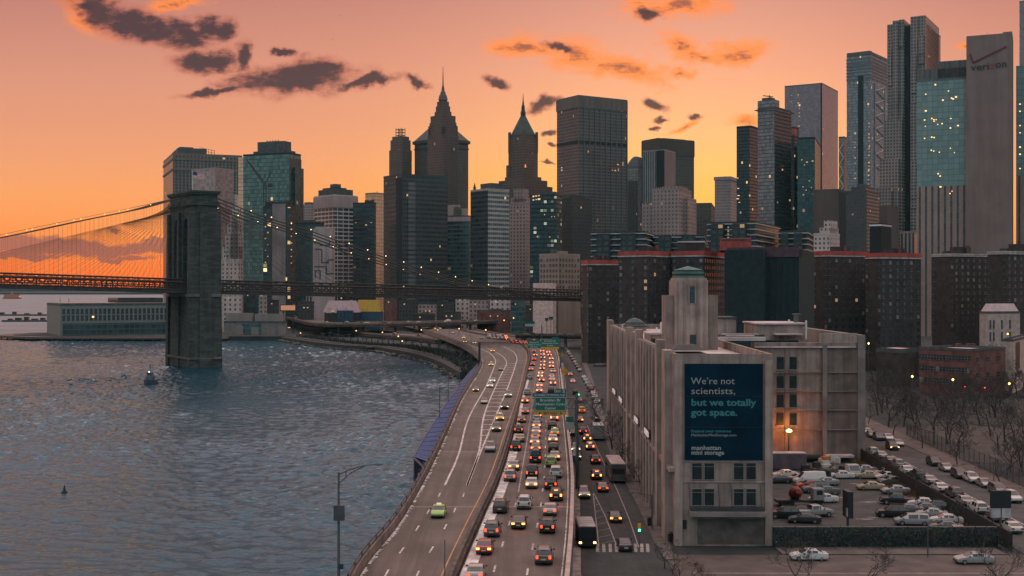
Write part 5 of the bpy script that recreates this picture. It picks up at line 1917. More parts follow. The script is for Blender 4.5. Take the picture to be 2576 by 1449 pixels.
for i, (x, y, Y_, h_) in enumerate([(1663, 832, 228, 3.2), (1672, 836, 228, 2.6), (1681, 834, 229, 3.0), (1652, 838, 232, 2.2), (1570, 826, 293, 2.4), (1566, 826, 293, 2.0), (1575, 828, 293, 2.2), (1700, 826, 208, 3.0), (2006, 811, 262, 1.6), (1985, 812, 262, 1.4), (2028, 815, 262, 1.5)]):
    b = MB()
    p = A(x, y, Y_)
    b.box((p.x, p.y, zr - (1 if x > 1900 else 0)), .34, .25, p.z + h_ * .5 - zr + (1 if x > 1900 else 0))
    tag(b.build('roof_antenna', M_white), 'slim pale panel antenna standing among others on the warehouse roof', 'antenna', 'panel antennas on the warehouse roof')
b = MB()
p = A(2003, 812, 262)
b.tube([(p.x, p.y, zr - 1), (p.x, p.y, zof(792, 262))], .55, 8)
b.tube([(p.x, p.y, zof(792, 262)), (p.x, p.y, zof(789, 262))], .95, 8)
tag(b.build('chimney_flue', M_steel), 'round grey flue with a flared cap on the plant room roof', 'flue')
for i in range(6):
    b = MB()
    Y_ = 232 + i * 4.2
    b.box((xof(1862, Y_), Y_, zr), 9.5 - (i % 3) * 2, 1.4, .7)
    tag(b.build('roof_duct', M_dconc if i % 2 else M_lroof), 'long low duct lying across the flat roof beside the lift tower', 'duct', 'ducts lying across the warehouse roof')

# ---- park side: school, pale hall
q = Bld('school_building', 'long low brick school with rows of windows and a pale flat roof', 2312, 2441, 2529, 881, 384, 52, M_redbrick, cat='school', roof=M_lroof, par=.5)
windows(q, 'u', frange(.05, .95, 16), [q.top - 3.4, q.top - 7.2, q.top - 11], 1.7, 1.5, cap=60, pale=.15)
windows(q, 'v', frange(.2, .8, 3), [q.top - 4, q.top - 9], 1.7, 1.5, cap=60, pale=.15)
for x in (2411, 2437, 2446):
    b = MB()
    p = A(x, 860, 410)
    b.box((p.x, p.y, q.top - .3), 1.6, 1.6, 1.3)
    b.build('roof_vent', M_redbrick, q.root)
q = Bld('gym_hall', 'low hall with a snowy pink flat roof left of the brick school', 2205, 2268, 2312, 877, 420, 50, M_lowd_ if 'M_lowd_' in globals() else M_brick, cat='hall', roof=mat('snowy_roof', (0.60, 0.44, 0.42), .9, var=.1), par=0)
q.ring('roof_edge', .5, q.top - 1.6, q.top - .1, M_dconc, g=.1)
M_hall = mat('hall_stone', (0.36, 0.27, 0.24), .9, var=.2)
q = Bld('pale_hall', 'pale stone hall with narrow paired windows and a snowy mansard roof', 2464, 2481, 2566, 786, 470, 70, M_hall, cat='hall', par=.4)
windows(q, 'v', [.12, .22, .46, .7], [q.top - 6.4, q.top - 11], .8, 3.4, pale=0, warm=0)
b = MB()
f0_, f1_ = q.fp(0, 1, 0, 1, -.3), q.fp(0, 1, 0, 1, -1.6)
for i in range(4):
    j = (i + 1) % 4
    b.face([(*f0_[i].xy, q.top + .3), (*f0_[j].xy, q.top + .3), (*f1_[j].xy, q.top + 3.4), (*f1_[i].xy, q.top + 3.4)])
b.face([(*p.xy, q.top + 3.4) for p in f1_])
b.build('mansard_roof', mat('snowy_slate', (0.46, 0.33, 0.33), .9, var=.15), q.root)
q = Bld('brick_stair_block', 'plain pale brick stair block between the school and the right edge', 2520, 2549, 2600, 856, 400, 30, M_hall, cat='building', par=.4)
q.box('dark_opening', 1.0, 1.01, .1, .3, q.top - 10, q.top - 1, M_black)

# ---- waterfront at the left
dk = MB()
dk.prism([(-388, 905), (-345, 872), (-205, 866), (-205, 950), (-388, 950)], 1.2, 2.6, bottom=True)
pier = thing('pier_deck', 'wide dark timber pier carrying the long glazed hall behind the bridge tower', 'pier', (-300, 905, 0))
dk.build('deck', mat('pier_planks', (0.09, 0.065, 0.06), .9, var=.3), pier)
for i in range(26):
    b = MB()
    t = i / 25
    p = Vector((-386, 906, 0)).lerp(Vector((-344, 873, 0)), t * 4) if t < .25 else Vector((-344, 873, 0)).lerp(Vector((-206, 867, 0)), (t - .25) / .75)
    b.tube([(p.x, p.y + .5, -2), (p.x, p.y + .5, 1.2)], .6, 6)
    b.build('pile', M_dconc, pier)
q = Bld('pier_hall', 'long pier hall with two rows of tall windows over a glazed ground floor', 118, 152, 425, 768, 890, 60, mat('hall_panels', (0.145, 0.155, 0.145), .8, var=.15), cat='hall', z0=2.6)
windows(q, 'v', frange(.03, .97, 24), [zof(791, q.Y), zof(807.5, q.Y)], 1.9, 4.0, pale=.0, warm=0, cap=60)
q.box('ground_glazing', 1.001, 1.006, .02, .98, 2.7, zof(814, q.Y), FAC('pier_glazing', (0.11, 0.115, 0.115), (0.015, 0.03, 0.034), 4, 3.6, .88, .8))
q.box('roof_terrace', .1, .9, .02, .98, q.top - .3, q.top + 1.6, mat('terrace_screen', (0.28, 0.19, 0.17), .8))
q.box('pavilion', .2, .8, .55, .98, q.top + 1.3, q.top + 5.2, f_dark)
q.mast(.5, .06, 764, 748, .25)
q.mast(.5, .14, 764, 749, .25)
q.lits([(234, 797)], 1.6, 1.4, face='v', m=MATS['amber_window'])
dkk = ((-60, 118, 789, 1300, 'low far pier reaching out left of the pier hall', 8), (4, 118, 803, 1420, 'lower moored barge just left of the pier hall', 6))
for x0, x1, y, Y_, lab, dep in dkk:
    Y_ = F * 35.5 / (y - HY) * .97
    b = MB()
    b.box(((xof(x0, Y_) + xof(x1, Y_)) / 2, Y_ + dep, -.5), xof(x1, Y_) - xof(x0, Y_), dep * 2, 2.6)
    bb_ = b.build('moored_barge', M_dconc)
    tag(bb_, lab, 'barge')
    for k in range(5):
        b = MB()
        b.box((xof(x0 + (x1 - x0) * (.15 + .18 * k), Y_), Y_ + dep, 2.1), 5 + 2 * (k % 2), 4, 1.5 + (k % 3))
        b.build('deck_house', M_dsteel, bb_)
fe = F * 37.5 / (752 - HY)
fy = thing('ferry', 'orange red ferry far out on the harbour at the left edge', 'ferry', (xof(30, fe), fe, 0))
b = MB()
b.prism([(xof(8, fe), fe - 4), (xof(12, fe), fe - 9), (xof(50, fe), fe - 9), (xof(55, fe), fe - 4), (xof(50, fe), fe + 9), (xof(12, fe), fe + 9)], -1, 7)
b.build('hull', mat('ferry_red', (0.30, 0.085, 0.055), .7), fy)
b = MB()
b.box((xof(31, fe), fe, 7), xof(50, fe) - xof(12, fe), 14, 9)
b.build('cabin', mat('ferry_orange', (0.34, 0.12, 0.075), .7), fy)
b = MB()
b.box((xof(30, fe), fe, 16), 9, 6, 4)
b.tube([(xof(30, fe), fe, 20), (xof(30, fe), fe, 28)], 1.6, 6)
b.build('wheelhouse', mat('ferry_orange', (0.34, 0.12, 0.075), .7), fy)
b = MB()
b.box((xof(52, fe), fe - 8, 6), 6, 1, 4)
b.build('lantern', emis('sunset_glint_glow', (1, .3, .06), 1.0), fy)  # orange panel, glows with the sunset glint emission
tg = F * 37.5 / (966 - HY)
tb = thing('tug_boat', 'small blue tug with a bright masthead light below the bridge tower', 'boat', (xof(377, tg), tg, 0))
M_tug = mat('tug_blue', (0.02, 0.05, 0.075), .5)
b = MB()
hx = xof(377, tg)
hull = []
for y_, w_, z_ in ((-5, .3, 2.2), (-3.4, 1.5, 1.8), (0, 2.0, 1.5), (4, 1.9, 1.5), (6, 1.5, 1.6)):
    hull.append([(hx - w_, tg + y_, z_), (hx - w_ * .8, tg + y_, -.4), (hx + w_ * .8, tg + y_, -.4), (hx + w_, tg + y_, z_)])
for a_, c_ in zip(hull, hull[1:]):
    for k in range(4):
        b.face([a_[k], c_[k], c_[(k + 1) % 4], a_[(k + 1) % 4]])
b.face(hull[0])
b.face(list(reversed(hull[-1])))
b.build('hull', M_tug, tb)
b = MB()
b.box((hx, tg + .5, 1.6), 2.6, 4, 1.6)
b.box((hx, tg + .2, 3.2), 1.9, 2.2, 1.4)
b.build('wheelhouse', M_steel, tb)
b = MB()
b.box((hx, tg - .92, 3.6), 1.6, .06, .6)
b.build('window', M_win, tb)
b = MB()
b.tube([(hx, tg + .6, 4.6), (hx, tg + .6, 8.0)], .09, 5)
b.build('mast', M_dsteel, tb)
b = MB()
b.box((hx, tg - 1.0, 4.7), .35, .2, .3)
b.build('masthead_light', emis('blue_white_light', (.5, .8, 1), 5), tb)
p = G(162, 1240, 0)
by = thing('channel_buoy', 'small dark buoy with a pointed top floating alone on the water', 'buoy', p)
b = MB()
b.tube([p + Vector((0, 0, -.2)), p + Vector((0, 0, .35))], .55, 10)
b.build('float', M_tug, by)
b = MB()
b.tube([p + Vector((0, 0, .3)), p + Vector((0, 0, 1.2)), p + Vector((0, 0, 1.5))], [.3, .12, .02], 6)
b.build('tower', M_dsteel, by)

# waterside block beside the bridge tower and the low port district
q = Bld('pier_shed', 'grey boxy pier building with a rust roof deck right of the stone tower', 563, 716, 722, 812, 905, 6, mat('shed_grey', (0.15, 0.13, 0.125), .85, var=.2), cat='building', z0=2.6)
q.box('upper_box', .02, .45, .3, .9, q.top, zof(788, q.Y), wallmat('shed_panel', (0.27, 0.21, 0.20)))
q.box('upper_box', .5, .95, .25, .85, q.top, zof(790, q.Y), wallmat('shed_panel', (0.27, 0.21, 0.20)))
q.box('glass_front', .3, .62, -.02, .0, 3, q.top - 1, f_teal)
for t in (.2, .45, .72, .9):
    q.box('bay', t, t + .12, -.05, .0, 2.7, 2.7 + 9 * (.6 + .4 * (t * 7 % 1)), wallmat('shed_panel', (0.27, 0.21, 0.20)))
q = Bld('lit_billboard', 'framed advertising screen glowing orange over the low port roofs', 704, 745, 746, 766, 945, 3, M_dsteel, depth=2, cat='billboard', z0=zof(783, 945), par=0)
b = MB()
p = q.P(.5, 0) - q.v * .12
b.box((p.x, p.y, q.z0 + .8), q.L * .88, .2, (q.top - q.z0) * .72, rz=-q.yaw)
b.build('screen', emis('billboard_glow', (1, .42, .2), .35, (.2, .1, .08)), q.root)
b = MB()
for t in (.2, .8):
    p = q.P(t, .5)
    b.box((p.x, p.y, 2.9), .8, .8, q.z0 - 2.9)
b.build('post', M_dsteel, q.root)
lows = [(560, 608, 742, 1010, f_step, 'pale striped block of five floors right behind the stone tower'), (612, 650, 735, 1060, f_dgreen, 'dark glass stub under the deck near the stone tower'), (652, 672, 736, 1000, f_pink, 'thin pale pier like block under the deck'),
        (676, 702, 756, 1080, f_lowd, 'murky brown low block left of the glowing billboard'), (748, 790, 760, 1120, f_lowd, 'low dark row right of the glowing billboard'), (770, 850, 745, 1300, f_vst, 'long low colonnaded block under the deck'),
        (850, 880, 742, 1350, f_dark, 'dark low block between colonnade and yellow roof'), (968, 1000, 752, 1180, M_redbrick, 'red brick house right of the yellow roof'), (1003, 1050, 757, 1150, f_lowd, 'grey brown house with chimney under the deck'),
        (1052, 1098, 768, 1050, f_pink, 'pinkish low house with a lit pair of windows'), (1100, 1142, 760, 1120, f_lowd, 'dim terrace end under the middle of the deck'), (1146, 1180, 748, 1180, f_step, 'small pale house under the deck middle'),
        (1180, 1232, 757, 1100, f_pink, 'pink block with stepped roofline under the deck'), (1232, 1284, 751, 1080, f_step, 'white stepped block under the deck, brightest there'), (1200, 1284, 782, 960, M_redbrick, 'wide red brick row house beside the street below the bridge'),
        (1286, 1322, 757, 930, f_teal, 'grey blue office with close set windows under the bridge'), (1322, 1362, 770, 900, f_lowd, 'dark green fronted block behind the road signs'), (1362, 1404, 775, 880, M_brick, 'plain dark brick block under the landing'),
        (1400, 1460, 762, 900, FAC('pale_low', (0.38, 0.28, 0.26), (0.06, 0.055, 0.055), 5, 4, .3, .4), 'pale low block with a snowy ledge at the bridge landing'), (1098, 1160, 786, 960, f_lowd, 'low shed with a snowy roof edge near the ramp'), (1040, 1095, 790, 940, M_brick, 'brick shed just above the curving ramp')]
for i, (x0, x1, yt, Y_, m, lab) in enumerate(lows):
    q = Bld('low_building', lab, x0, x1 - 3, x1, yt, 930 + (Y_ - 880) * .25, 8 + (i * 7) % 13, m, cat='building', roof=M_lroof if i % 3 == 0 else M_roof, par=.6)
    q.up('penthouse', .2 + .1 * (i % 3), .55 + .1 * (i % 3), .2, .6, yt - 3 - i % 3, M_dconc if i % 2 else M_redbrick)
    if i % 4 == 1:
        q.mast(.7, .3, yt, yt - 6, .8, M_brick, 'chimney')
    q.lits([(x0 + (x1 - x0) * .4, min(yt + 14, 795)), (x0 + (x1 - x0) * .62, min(yt + 14, 795))] if i % 5 == 4 else [(x0 + (x1 - x0) * .3, yt + 8)], 1.1, 1.1)
q = Bld('market_hall', 'low market hall with a big lilac pitched roof', 816, 900, 906, 786, 925, 8, M_brick, cat='hall', par=0)


def gable(q, name, ridge, m, over=.04):
    a, c = q.top, q.top + ridge
    b = MB()
    w0, w1 = -over, 1 + over
    p = [q.P(w0, -over, a), q.P(w1, -over, a), q.P(w1, 1 + over, a), q.P(w0, 1 + over, a), q.P(w0 + .12, .5, c), q.P(w1 - .12, .5, c)]
    b.mesh(p, [(0, 1, 5, 4), (2, 3, 4, 5), (0, 4, 3), (1, 2, 5)])
    return b.build(name, m, q.root)


gable(q, 'pitched_roof', 9, mat('lilac_roof', (0.36, 0.25, 0.27), .8, var=.15))
for t in (.05, .3, .55):
    b = MB()
    z_ = q.top - .5
    b.mesh([q.P(t, -.06, z_), q.P(t + .18, -.06, z_), q.P(t + .09, -.06, z_ + 5), q.P(t, .2, z_), q.P(t + .18, .2, z_), q.P(t + .09, .2, z_ + 5)], [(0, 1, 2), (3, 5, 4), (0, 2, 5, 3), (1, 4, 5, 2)])
    b.build('dormer', mat('pale_dormer', (0.46, 0.33, 0.32), .8), q.root)
q.lits([(835 + 5 * i, 783) for i in range(6)], .9, .9)
q = Bld('market_hall', 'low market hall with a bright yellow pitched roof', 892, 955, 964, 784, 928, 12, mat('blue_wall', (0.025, 0.06, 0.09), .8), cat='hall', par=0)
gable(q, 'pitched_roof', 9, mat('yellow_roof', (0.30, 0.19, 0.025), .8, var=.2))
q = Bld('blue_shed', 'blue walled shed below the lilac roof beside the upper road', 848, 886, 889, 782, 915, 8, mat('blue_panel', (0.014, 0.045, 0.085), .7), cat='shed', par=.3)
q.ribs('rib', 5, 3, q.top, .4, .3, M_dsteel)

# ---- upper roads behind: ramp levels with columns
def viaduct(label, rows, z, cols, thick=1.6, m=None):
    Lp, Rp = [], []
    for a, c in rows:
        Lp.append(Vector(a))
        Rp.append(Vector(c))
    Lp, Rp = spline(Lp, 8), spline(Rp, 8)
    root = thing('elevated_ramp', label, 'road viaduct', (Lp[len(Lp) // 2].x, Lp[len(Lp) // 2].y, 2.9))
    b = MB()
    slab(b, Lp, Rp, thick)
    b.build('roadway', m or M_road, root)
    for ln, o0, o1 in ((Lp, -.3, .0), (Rp, .0, .3)):
        b = MB()
        along(b, ln, o0, o1, -1.7, 1.0)
        b.build('parapet', mat('ramp_parapet', (0.17, 0.125, 0.11), .9, var=.3), root)
    for i in range(0, len(Lp), cols):
        p = (Lp[i] + Rp[i]) / 2
        b = MB()
        b.tube([(p.x, p.y, 0), (p.x, p.y, z - thick - 1)], .9, 8)
        d = Rp[i] - Lp[i]
        b.box((p.x, p.y, z - thick - 1.3), d.length * .8, 1.4, 1.25, rz=math.atan2(d.y, d.x))
        b.build('column', M_conc, root)
    return Lp, Rp


V1 = viaduct('upper highway level sweeping left behind the stone bridge tower', [((-250, 1230, 12), (-222, 1250, 12)), ((-190, 1040, 12), (-160, 1060, 12)), ((-146, 890, 12), (-124, 928, 12)), ((-114, 862, 12), (-104, 916, 12)), ((-80, 878, 12), (-76, 924, 12)), ((-44, 912, 12), (-40, 950, 12)), ((-6, 960, 12), (0, 990, 12))], 12, 6)
V2 = viaduct('lower slip road running level just above the shore', [((-176, 1005, 5.5), (-168, 1016, 5.5)), ((-126, 900, 5.5), (-116, 930, 5.5)), ((-86, 828, 5.5), (-78, 866, 5.5)), ((-62, 790, 5.5), (-52, 824, 5.5)), ((-48, 756, 5.5), (-38, 786, 5.5))], 5.5, 5)
V3 = viaduct('dark overpass crossing behind the far green road signs', [((2, 712, 10), (2, 724, 10)), ((20, 704, 10), (20, 716, 10)), ((44, 700, 10), (44, 712, 10)), ((75, 698, 10), (75, 710, 10))], 10, 6, m=M_asph)
# shore timber and stumps
b = MB()
sh = spline([Vector(p_) for p_ in ((-20, 505, 1.6), (-34, 585, 1.6), (-50, 648, 1.6), (-66, 692, 1.6), (-80, 724, 1.6), (-103, 748, 1.6), (-132, 800, 1.6), (-165, 876, 1.6))], 6)
along(b, sh, -2.0, 3.0, -1.6, 1.2)
tag(b.build('sea_wall', mat('tarred_timber', (0.022, 0.026, 0.025), .9, var=.4)), 'dark low sea wall along the shore under the elevated roads', 'sea wall')
b = MB()
bp = [G(x, y, .5) for x, y in ((940, 880), (985, 878), (1030, 884), (1060, 893), (1020, 896), (975, 890))]
b.face([(p.x, p.y, .45) for p in reversed(bp)])
struct(b, 'beach', mat('wet_sand', (0.15, 0.085, 0.06), .95, var=.3, scale=.2))
stumps = []
for i in range(34):
    px, py = rnd.uniform(998, 1100), 0
    py = 897 + (px - 998) * .09 + rnd.uniform(-4, 5)
    p = G(px, py, 0)
    b = MB()
    h_ = rnd.uniform(.8, 1.7)
    b.tube([p + Vector((0, 0, -.6)), p + Vector((rnd.uniform(-.1, .1), 0, h_))], [.32, .26], 6)
    tag(b.build('timber_pile', M_dconc), 'old dark timber pile standing in the water by the beach', 'timber pile', 'old piles standing in the water')
for x, y, wd in ((845, 862, 34), (893, 868, 24), (930, 874, 14)):
    p = G(x, y + 10, 0)
    b = MB()
    w_ = wd * p.y / F
    for i in range(7):
        for j in (0, 3):
            b.tube([p + Vector((-w_ / 2 + w_ * i / 6, j, -1)), p + Vector((-w_ / 2 + w_ * i / 6, j, 2.4))], .28, 5)
    b.box(p + Vector((0, 1.5, 2.2)), w_ + 1, 5, .5)
    tag(b.build('timber_jetty', M_dconc), {845: 'wider old timber jetty on piles, left one', 893: 'middle broken timber jetty on piles near shore', 930: 'smallest timber jetty beside the brown beach'}[x] , 'jetty')
# blue covered walkway on the river side of the highway
esp = thing('covered_walkway', 'blue roofed walkway on steel legs along the highway parapet', 'walkway', (-18, 300, 0))
Lq = [G(x, y, 4.6) for x, y in ((1041, 1148), (1060, 1112), (1090, 1065), (1120, 1018), (1146, 983), (1172, 948), (1202, 914))]
Rq = [G(x, y, 4.6) for x, y in ((1094, 1168), (1110, 1108), (1130, 1062), (1150, 1014), (1168, 978), (1188, 948), (1210, 916))]
Lq, Rq = spline(Lq, 4), spline(Rq, 4)
b = MB()
slab(b, Lq, Rq, .4)
b.build('roof', mat('blue_roof', (0.010, 0.040, 0.15), .7, var=.3, scale=.6), esp)
for i in range(len(Lq)):
    b = MB()
    a, c = Lq[i], Rq[i]
    b.tube([a + Vector((0, 0, .06)), c + Vector((0, 0, .06))], .12, 4)
    b.build('roof_rib', mat('blue_rib', (0.08, 0.10, 0.19), .6), esp)
    b = MB()
    b.tube([(a.x + .2, a.y, -2), (a.x + .2, a.y, 4.3)], .28, 6)
    b.build('leg', mat('violet_steel', (0.06, 0.05, 0.085), .6), esp)
b = MB()
along(b, Lq, -.1, .2, -.6, .15)
b.build('edge_beam', mat('violet_steel', (0.06, 0.05, 0.085), .6), esp)
b = MB()
a, c = Lq[0], Rq[0]
b.tube([a + Vector((0, -.1, -.2)), c + Vector((0, -.1, -2.6))], .3, 4)
b.box(((a.x + c.x) / 2, a.y - .2, 3.6), (c - a).length, .35, .9, rz=math.atan2((c - a).y, (c - a).x))
b.build('end_truss', mat('violet_steel', (0.06, 0.05, 0.085), .6), esp)

# boulders along the foot of the sea wall
b = MB()
r6 = random.Random(31)
for i in range(900):
    k = r6.random() * (len(sh) - 1.01)
    p = sh[int(k)].lerp(sh[int(k) + 1], k % 1) + Vector((r6.uniform(-5.5, -1.2), r6.uniform(-4, 1), 0))
    s_ = r6.uniform(.4, 1.3)
    vs = [Vector((p.x + dx_ * s_ * r6.uniform(.5, 1), p.y + dy_ * s_ * r6.uniform(.5, 1), -.3 + dz_ * s_ * r6.uniform(.6, 1.3))) for dz_ in (0, 1) for dx_, dy_ in ((-1, -1), (1, -1), (1, 1), (-1, 1))]
    b.mesh(vs, [(0, 3, 2, 1), (4, 5, 6, 7), (0, 1, 5, 4), (1, 2, 6, 5), (2, 3, 7, 6), (3, 0, 4, 7)])
struct(b, 'shore_boulders', mat('wet_boulder', (0.045, 0.045, 0.043), .7, var=.5, scale=.5), kind='stuff')
# clutter on the shore under the elevated roads: posts, brush, lamps
M_brush = mat('shore_brush', (0.02, 0.026, 0.023), 1, var=.5)
b = MB()
r4 = random.Random(9)
shp = [Vector(p_) for p_ in ((-16, 470, 3), (-27, 560, 3), (-42, 640, 3), (-58, 690, 3), (-72, 722, 3), (-98, 752, 3), (-126, 806, 3), (-158, 878, 3))]
shp = spline(shp, 10)
for i in range(5200):
    k = r4.random() * (len(shp) - 1.01)
    p = shp[int(k)].lerp(shp[int(k) + 1], k % 1) + Vector((r4.uniform(-1, 12) * (.5 + r4.random()), r4.uniform(0, 10), 0))
    h_ = r4.uniform(.3, 2.2) * (.3 + .7 * abs(math.sin(k * 1.7)))
    a = r4.random() * 6.28
    q_ = Vector((math.cos(a), math.sin(a), 0)) * r4.uniform(.15, .5)
    b.face([p - q_, p + q_, p + Vector((r4.uniform(-.5, .5), r4.uniform(-.5, .5), h_))])
struct(b, 'shore_brush', M_brush, kind='stuff')
for i in range(46):
    k = 2 + (len(shp) - 4) * i / 45
    p = shp[int(k)].lerp(shp[int(k) + 1], k % 1) + Vector((9 + 7 * (i % 3), 6 + 4 * (i % 2), 0))
    b = MB()
    b.tube([p, p + Vector((0, 0, 2.4 + (i % 4) * .3))], .35, 6)
    b.box(p + Vector((0, 0, 2.3 + (i % 4) * .3)), 3.2, .5, .5, rz=.5)
    tag(b.build('dark_strut', M_dconc), 'dark strut among the clutter under the elevated roads by the shore', 'strut', 'struts under the elevated roads')
for i, (px, py, Y_) in enumerate(((1268, 716 + 90, 760), (896, 832, 860), (962, 836, 830), (1002, 846, 790), (756, 838, 900), (1012, 858, 740), (1292, 800, 800), (1155, 827, 770), (1060, 830, 850), (1222, 830, 700))):
    p = A(px, py, Y_)
    t = thing('quay_lamp', 'small amber lamp glowing on a short post under the elevated roads', 'street lamp', (p.x, p.y, 3), 'amber lamps under the elevated roads')
    b = MB()
    b.tube([(p.x, p.y, 2.9), (p.x, p.y, max(4, p.z))], .12, 5)
    b.build('post', M_dsteel, t)
    b = MB()
    z_ = max(4, p.z)
    b.tube([(p.x, p.y, z_ - .3), (p.x, p.y, z_), (p.x, p.y, z_ + .4)], [.15, .42, .1], 7)
    b.build('globe', emis('amber_globe', (1, .42, .1), 4), t)
# ------------------------------------------------------------------ vehicles
def paint(name, rgb, metal=0.25, rough=0.35):
    return mat('paint_' + name, rgb, rough, metal, var=0.06, scale=3, coat=0.25, spec=0.5)


PAINT = {'black': paint('black', (0.012, 0.012, 0.014)), 'white': paint('white', (0.46, 0.43, 0.42), 0), 'silver': paint('silver', (0.30, 0.28, 0.28), .5), 'grey': paint('grey', (0.12, 0.115, 0.115), .4),
         'dark grey': paint('dark_grey', (0.04, 0.04, 0.043), .3), 'red': paint('red', (0.20, 0.02, 0.018), .1), 'navy': paint('navy', (0.015, 0.025, 0.055), .3), 'tan': paint('tan', (0.34, 0.25, 0.17), .2),
         'yellow': paint('yellow', (0.52, 0.28, 0.025), 0), 'green': paint('green', (0.22, 0.36, 0.08), 0), 'brown': paint('brown', (0.13, 0.065, 0.045), .2)}
M_tyre = mat('tyre_rubber', (0.012, 0.012, 0.012), .9, var=0)
M_hub = mat('wheel_hub', (0.25, 0.25, 0.25), .4, .7, var=0)
M_cwin = mat('car_glass', (0.012, 0.016, 0.02), .06, var=0, spec=.8)
M_plate = mat('licence_plate', (0.45, 0.36, 0.14), .5, var=0)
T_OFF = mat('tail_off', (0.14, 0.012, 0.01), .3, var=0)
T_DIM = emis('tail_glow', (1.0, 0.06, 0.02), 3.2, (.2, .01, .01))
T_BRK = emis('tail_brake', (1.0, 0.105, 0.022), 16.0, (.2, .01, .01))
H_OFF = mat('headlight_off', (0.36, 0.36, 0.36), .2, var=0)
H_ON = emis('headlight_on', (1.0, 0.60, 0.20), 6.0, (.4, .4, .4))
H_WHT = emis('headlight_white', (1.0, 0.86, 0.66), 5.0, (.4, .4, .4))

SHAPES = {
    # y, half width, sill z, belt z, roof z
    'sedan': [(-2.36, .74, .36, .72, 0), (-2.28, .86, .24, .93, 0), (-1.72, .91, .2, 1.0, 0), (-1.0, .92, .18, .99, 1.37), (-.2, .92, .18, .97, 1.45), (.45, .92, .18, .96, 1.40), (1.2, .91, .18, .95, 0), (1.95, .88, .2, .83, 0), (2.28, .82, .24, .68, 0), (2.37, .70, .32, .58, 0)],
    'suv': [(-2.36, .80, .42, 1.02, 0), (-2.30, .92, .30, 1.12, 0), (-2.22, .94, .26, 1.12, 1.12), (-1.95, .95, .25, 1.1, 1.68), (-.9, .96, .24, 1.08, 1.76), (.25, .96, .24, 1.07, 1.72), (1.15, .95, .24, 1.08, 0), (1.95, .93, .26, 1.0, 0), (2.30, .87, .30, .86, 0), (2.38, .76, .38, .74, 0)],
    'minivan': [(-2.5, .80, .38, 1.0, 0), (-2.45, .93, .28, 1.08, 0), (-2.38, .95, .24, 1.06, 1.06), (-2.15, .97, .22, 1.04, 1.68), (-.8, .98, .22, 1.02, 1.76), (.75, .98, .22, 1.02, 1.68), (1.75, .95, .22, 1.04, 0), (2.2, .9, .24, .9, 0), (2.5, .78, .34, .7, 0)],
    'pickup': [(-2.85, .86, .52, 1.02, 0), (-2.82, .96, .40, 1.06, 0), (-.95, .97, .36, 1.06, 0), (-.88, .97, .34, 1.12, 1.12), (-.7, .97, .34, 1.12, 1.74), (.4, .97, .34, 1.12, 1.80), (.7, .97, .34, 1.12, 1.74), (1.45, .96, .34, 1.14, 0), (2.4, .95, .36, 1.06, 0), (2.72, .88, .42, .9, 0), (2.78, .8, .48, .8, 0)],
    'van': [(-2.85, .86, .42, 1.15, 0), (-2.80, .98, .34, 1.25, 1.25), (-2.72, 1.0, .3, 1.2, 2.28), (-.9, 1.0, .28, 1.2, 2.36), (1.1, 1.0, .28, 1.2, 2.28), (1.95, .98, .28, 1.25, 0), (2.6, .93, .32, 1.0, 0), (2.78, .8, .4, .8, 0)],
}
PROTO = {}


def hull(kind):
    """body shell and inset glass of one kind of car, nose towards +Y"""
    rows = SHAPES[kind]
    body, glass = MB(), MB()
    secs = []
    for y, w_, zl, zb_, zr_ in rows:
        roof = zr_ > zb_ + .02
        top = zr_ if roof else zb_ + .03
        wt = (w_ - .05) - .30 * (zr_ - zb_) if roof else w_ * .82
        half = [(w_ * .86, zl), (w_, zl + .14), (w_, (zl + zb_) / 2 + .1), (w_ * .965, zb_), (wt, top - (.05 if roof else .0)), (wt * .82, top)]
        secs.append((y, [(x, z) for x, z in half] + [(-x, z) for x, z in reversed(half)], roof or zr_ > 0))
    n = 12
    for i in range(len(secs) - 1):
        y0, a, r0 = secs[i]
        y1, c, r1 = secs[i + 1]
        for k in range(n):
            j = (k + 1) % n
            q = [Vector((a[k][0], y0, a[k][1])), Vector((a[j][0], y0, a[j][1])), Vector((c[j][0], y1, c[j][1])), Vector((c[k][0], y1, c[k][1]))]
            body.face(q)
            side = k in (3, 7) and r0 and r1 and min(rows[i][4] - rows[i][3], rows[i + 1][4] - rows[i + 1][3]) > .25
            slant = k in (4, 5, 6) and (rows[i][4] > rows[i][3] + .25) != (rows[i + 1][4] > rows[i + 1][3] + .25)
            if side or slant:
                cc = sum(q, Vector()) / 4
                nn = (q[1] - q[0]).cross(q[3] - q[0])
                if nn.length < 1e-6:
                    continue
                nn.normalize()
                if (kind in ('van',) and side and y0 < .9):
                    continue
                if nn.dot(cc - Vector((0, cc.y, .8))) < 0:
                    nn = -nn
                sx = .86 if side else .97
                g = [cc + (p - cc) * sx + nn * .012 for p in q]
                glass.face(g)
    body.face([(x, secs[0][0], z) for x, z in secs[0][1]])
    body.face([(x, secs[-1][0], z) for x, z in reversed(secs[-1][1])])
    return body, glass


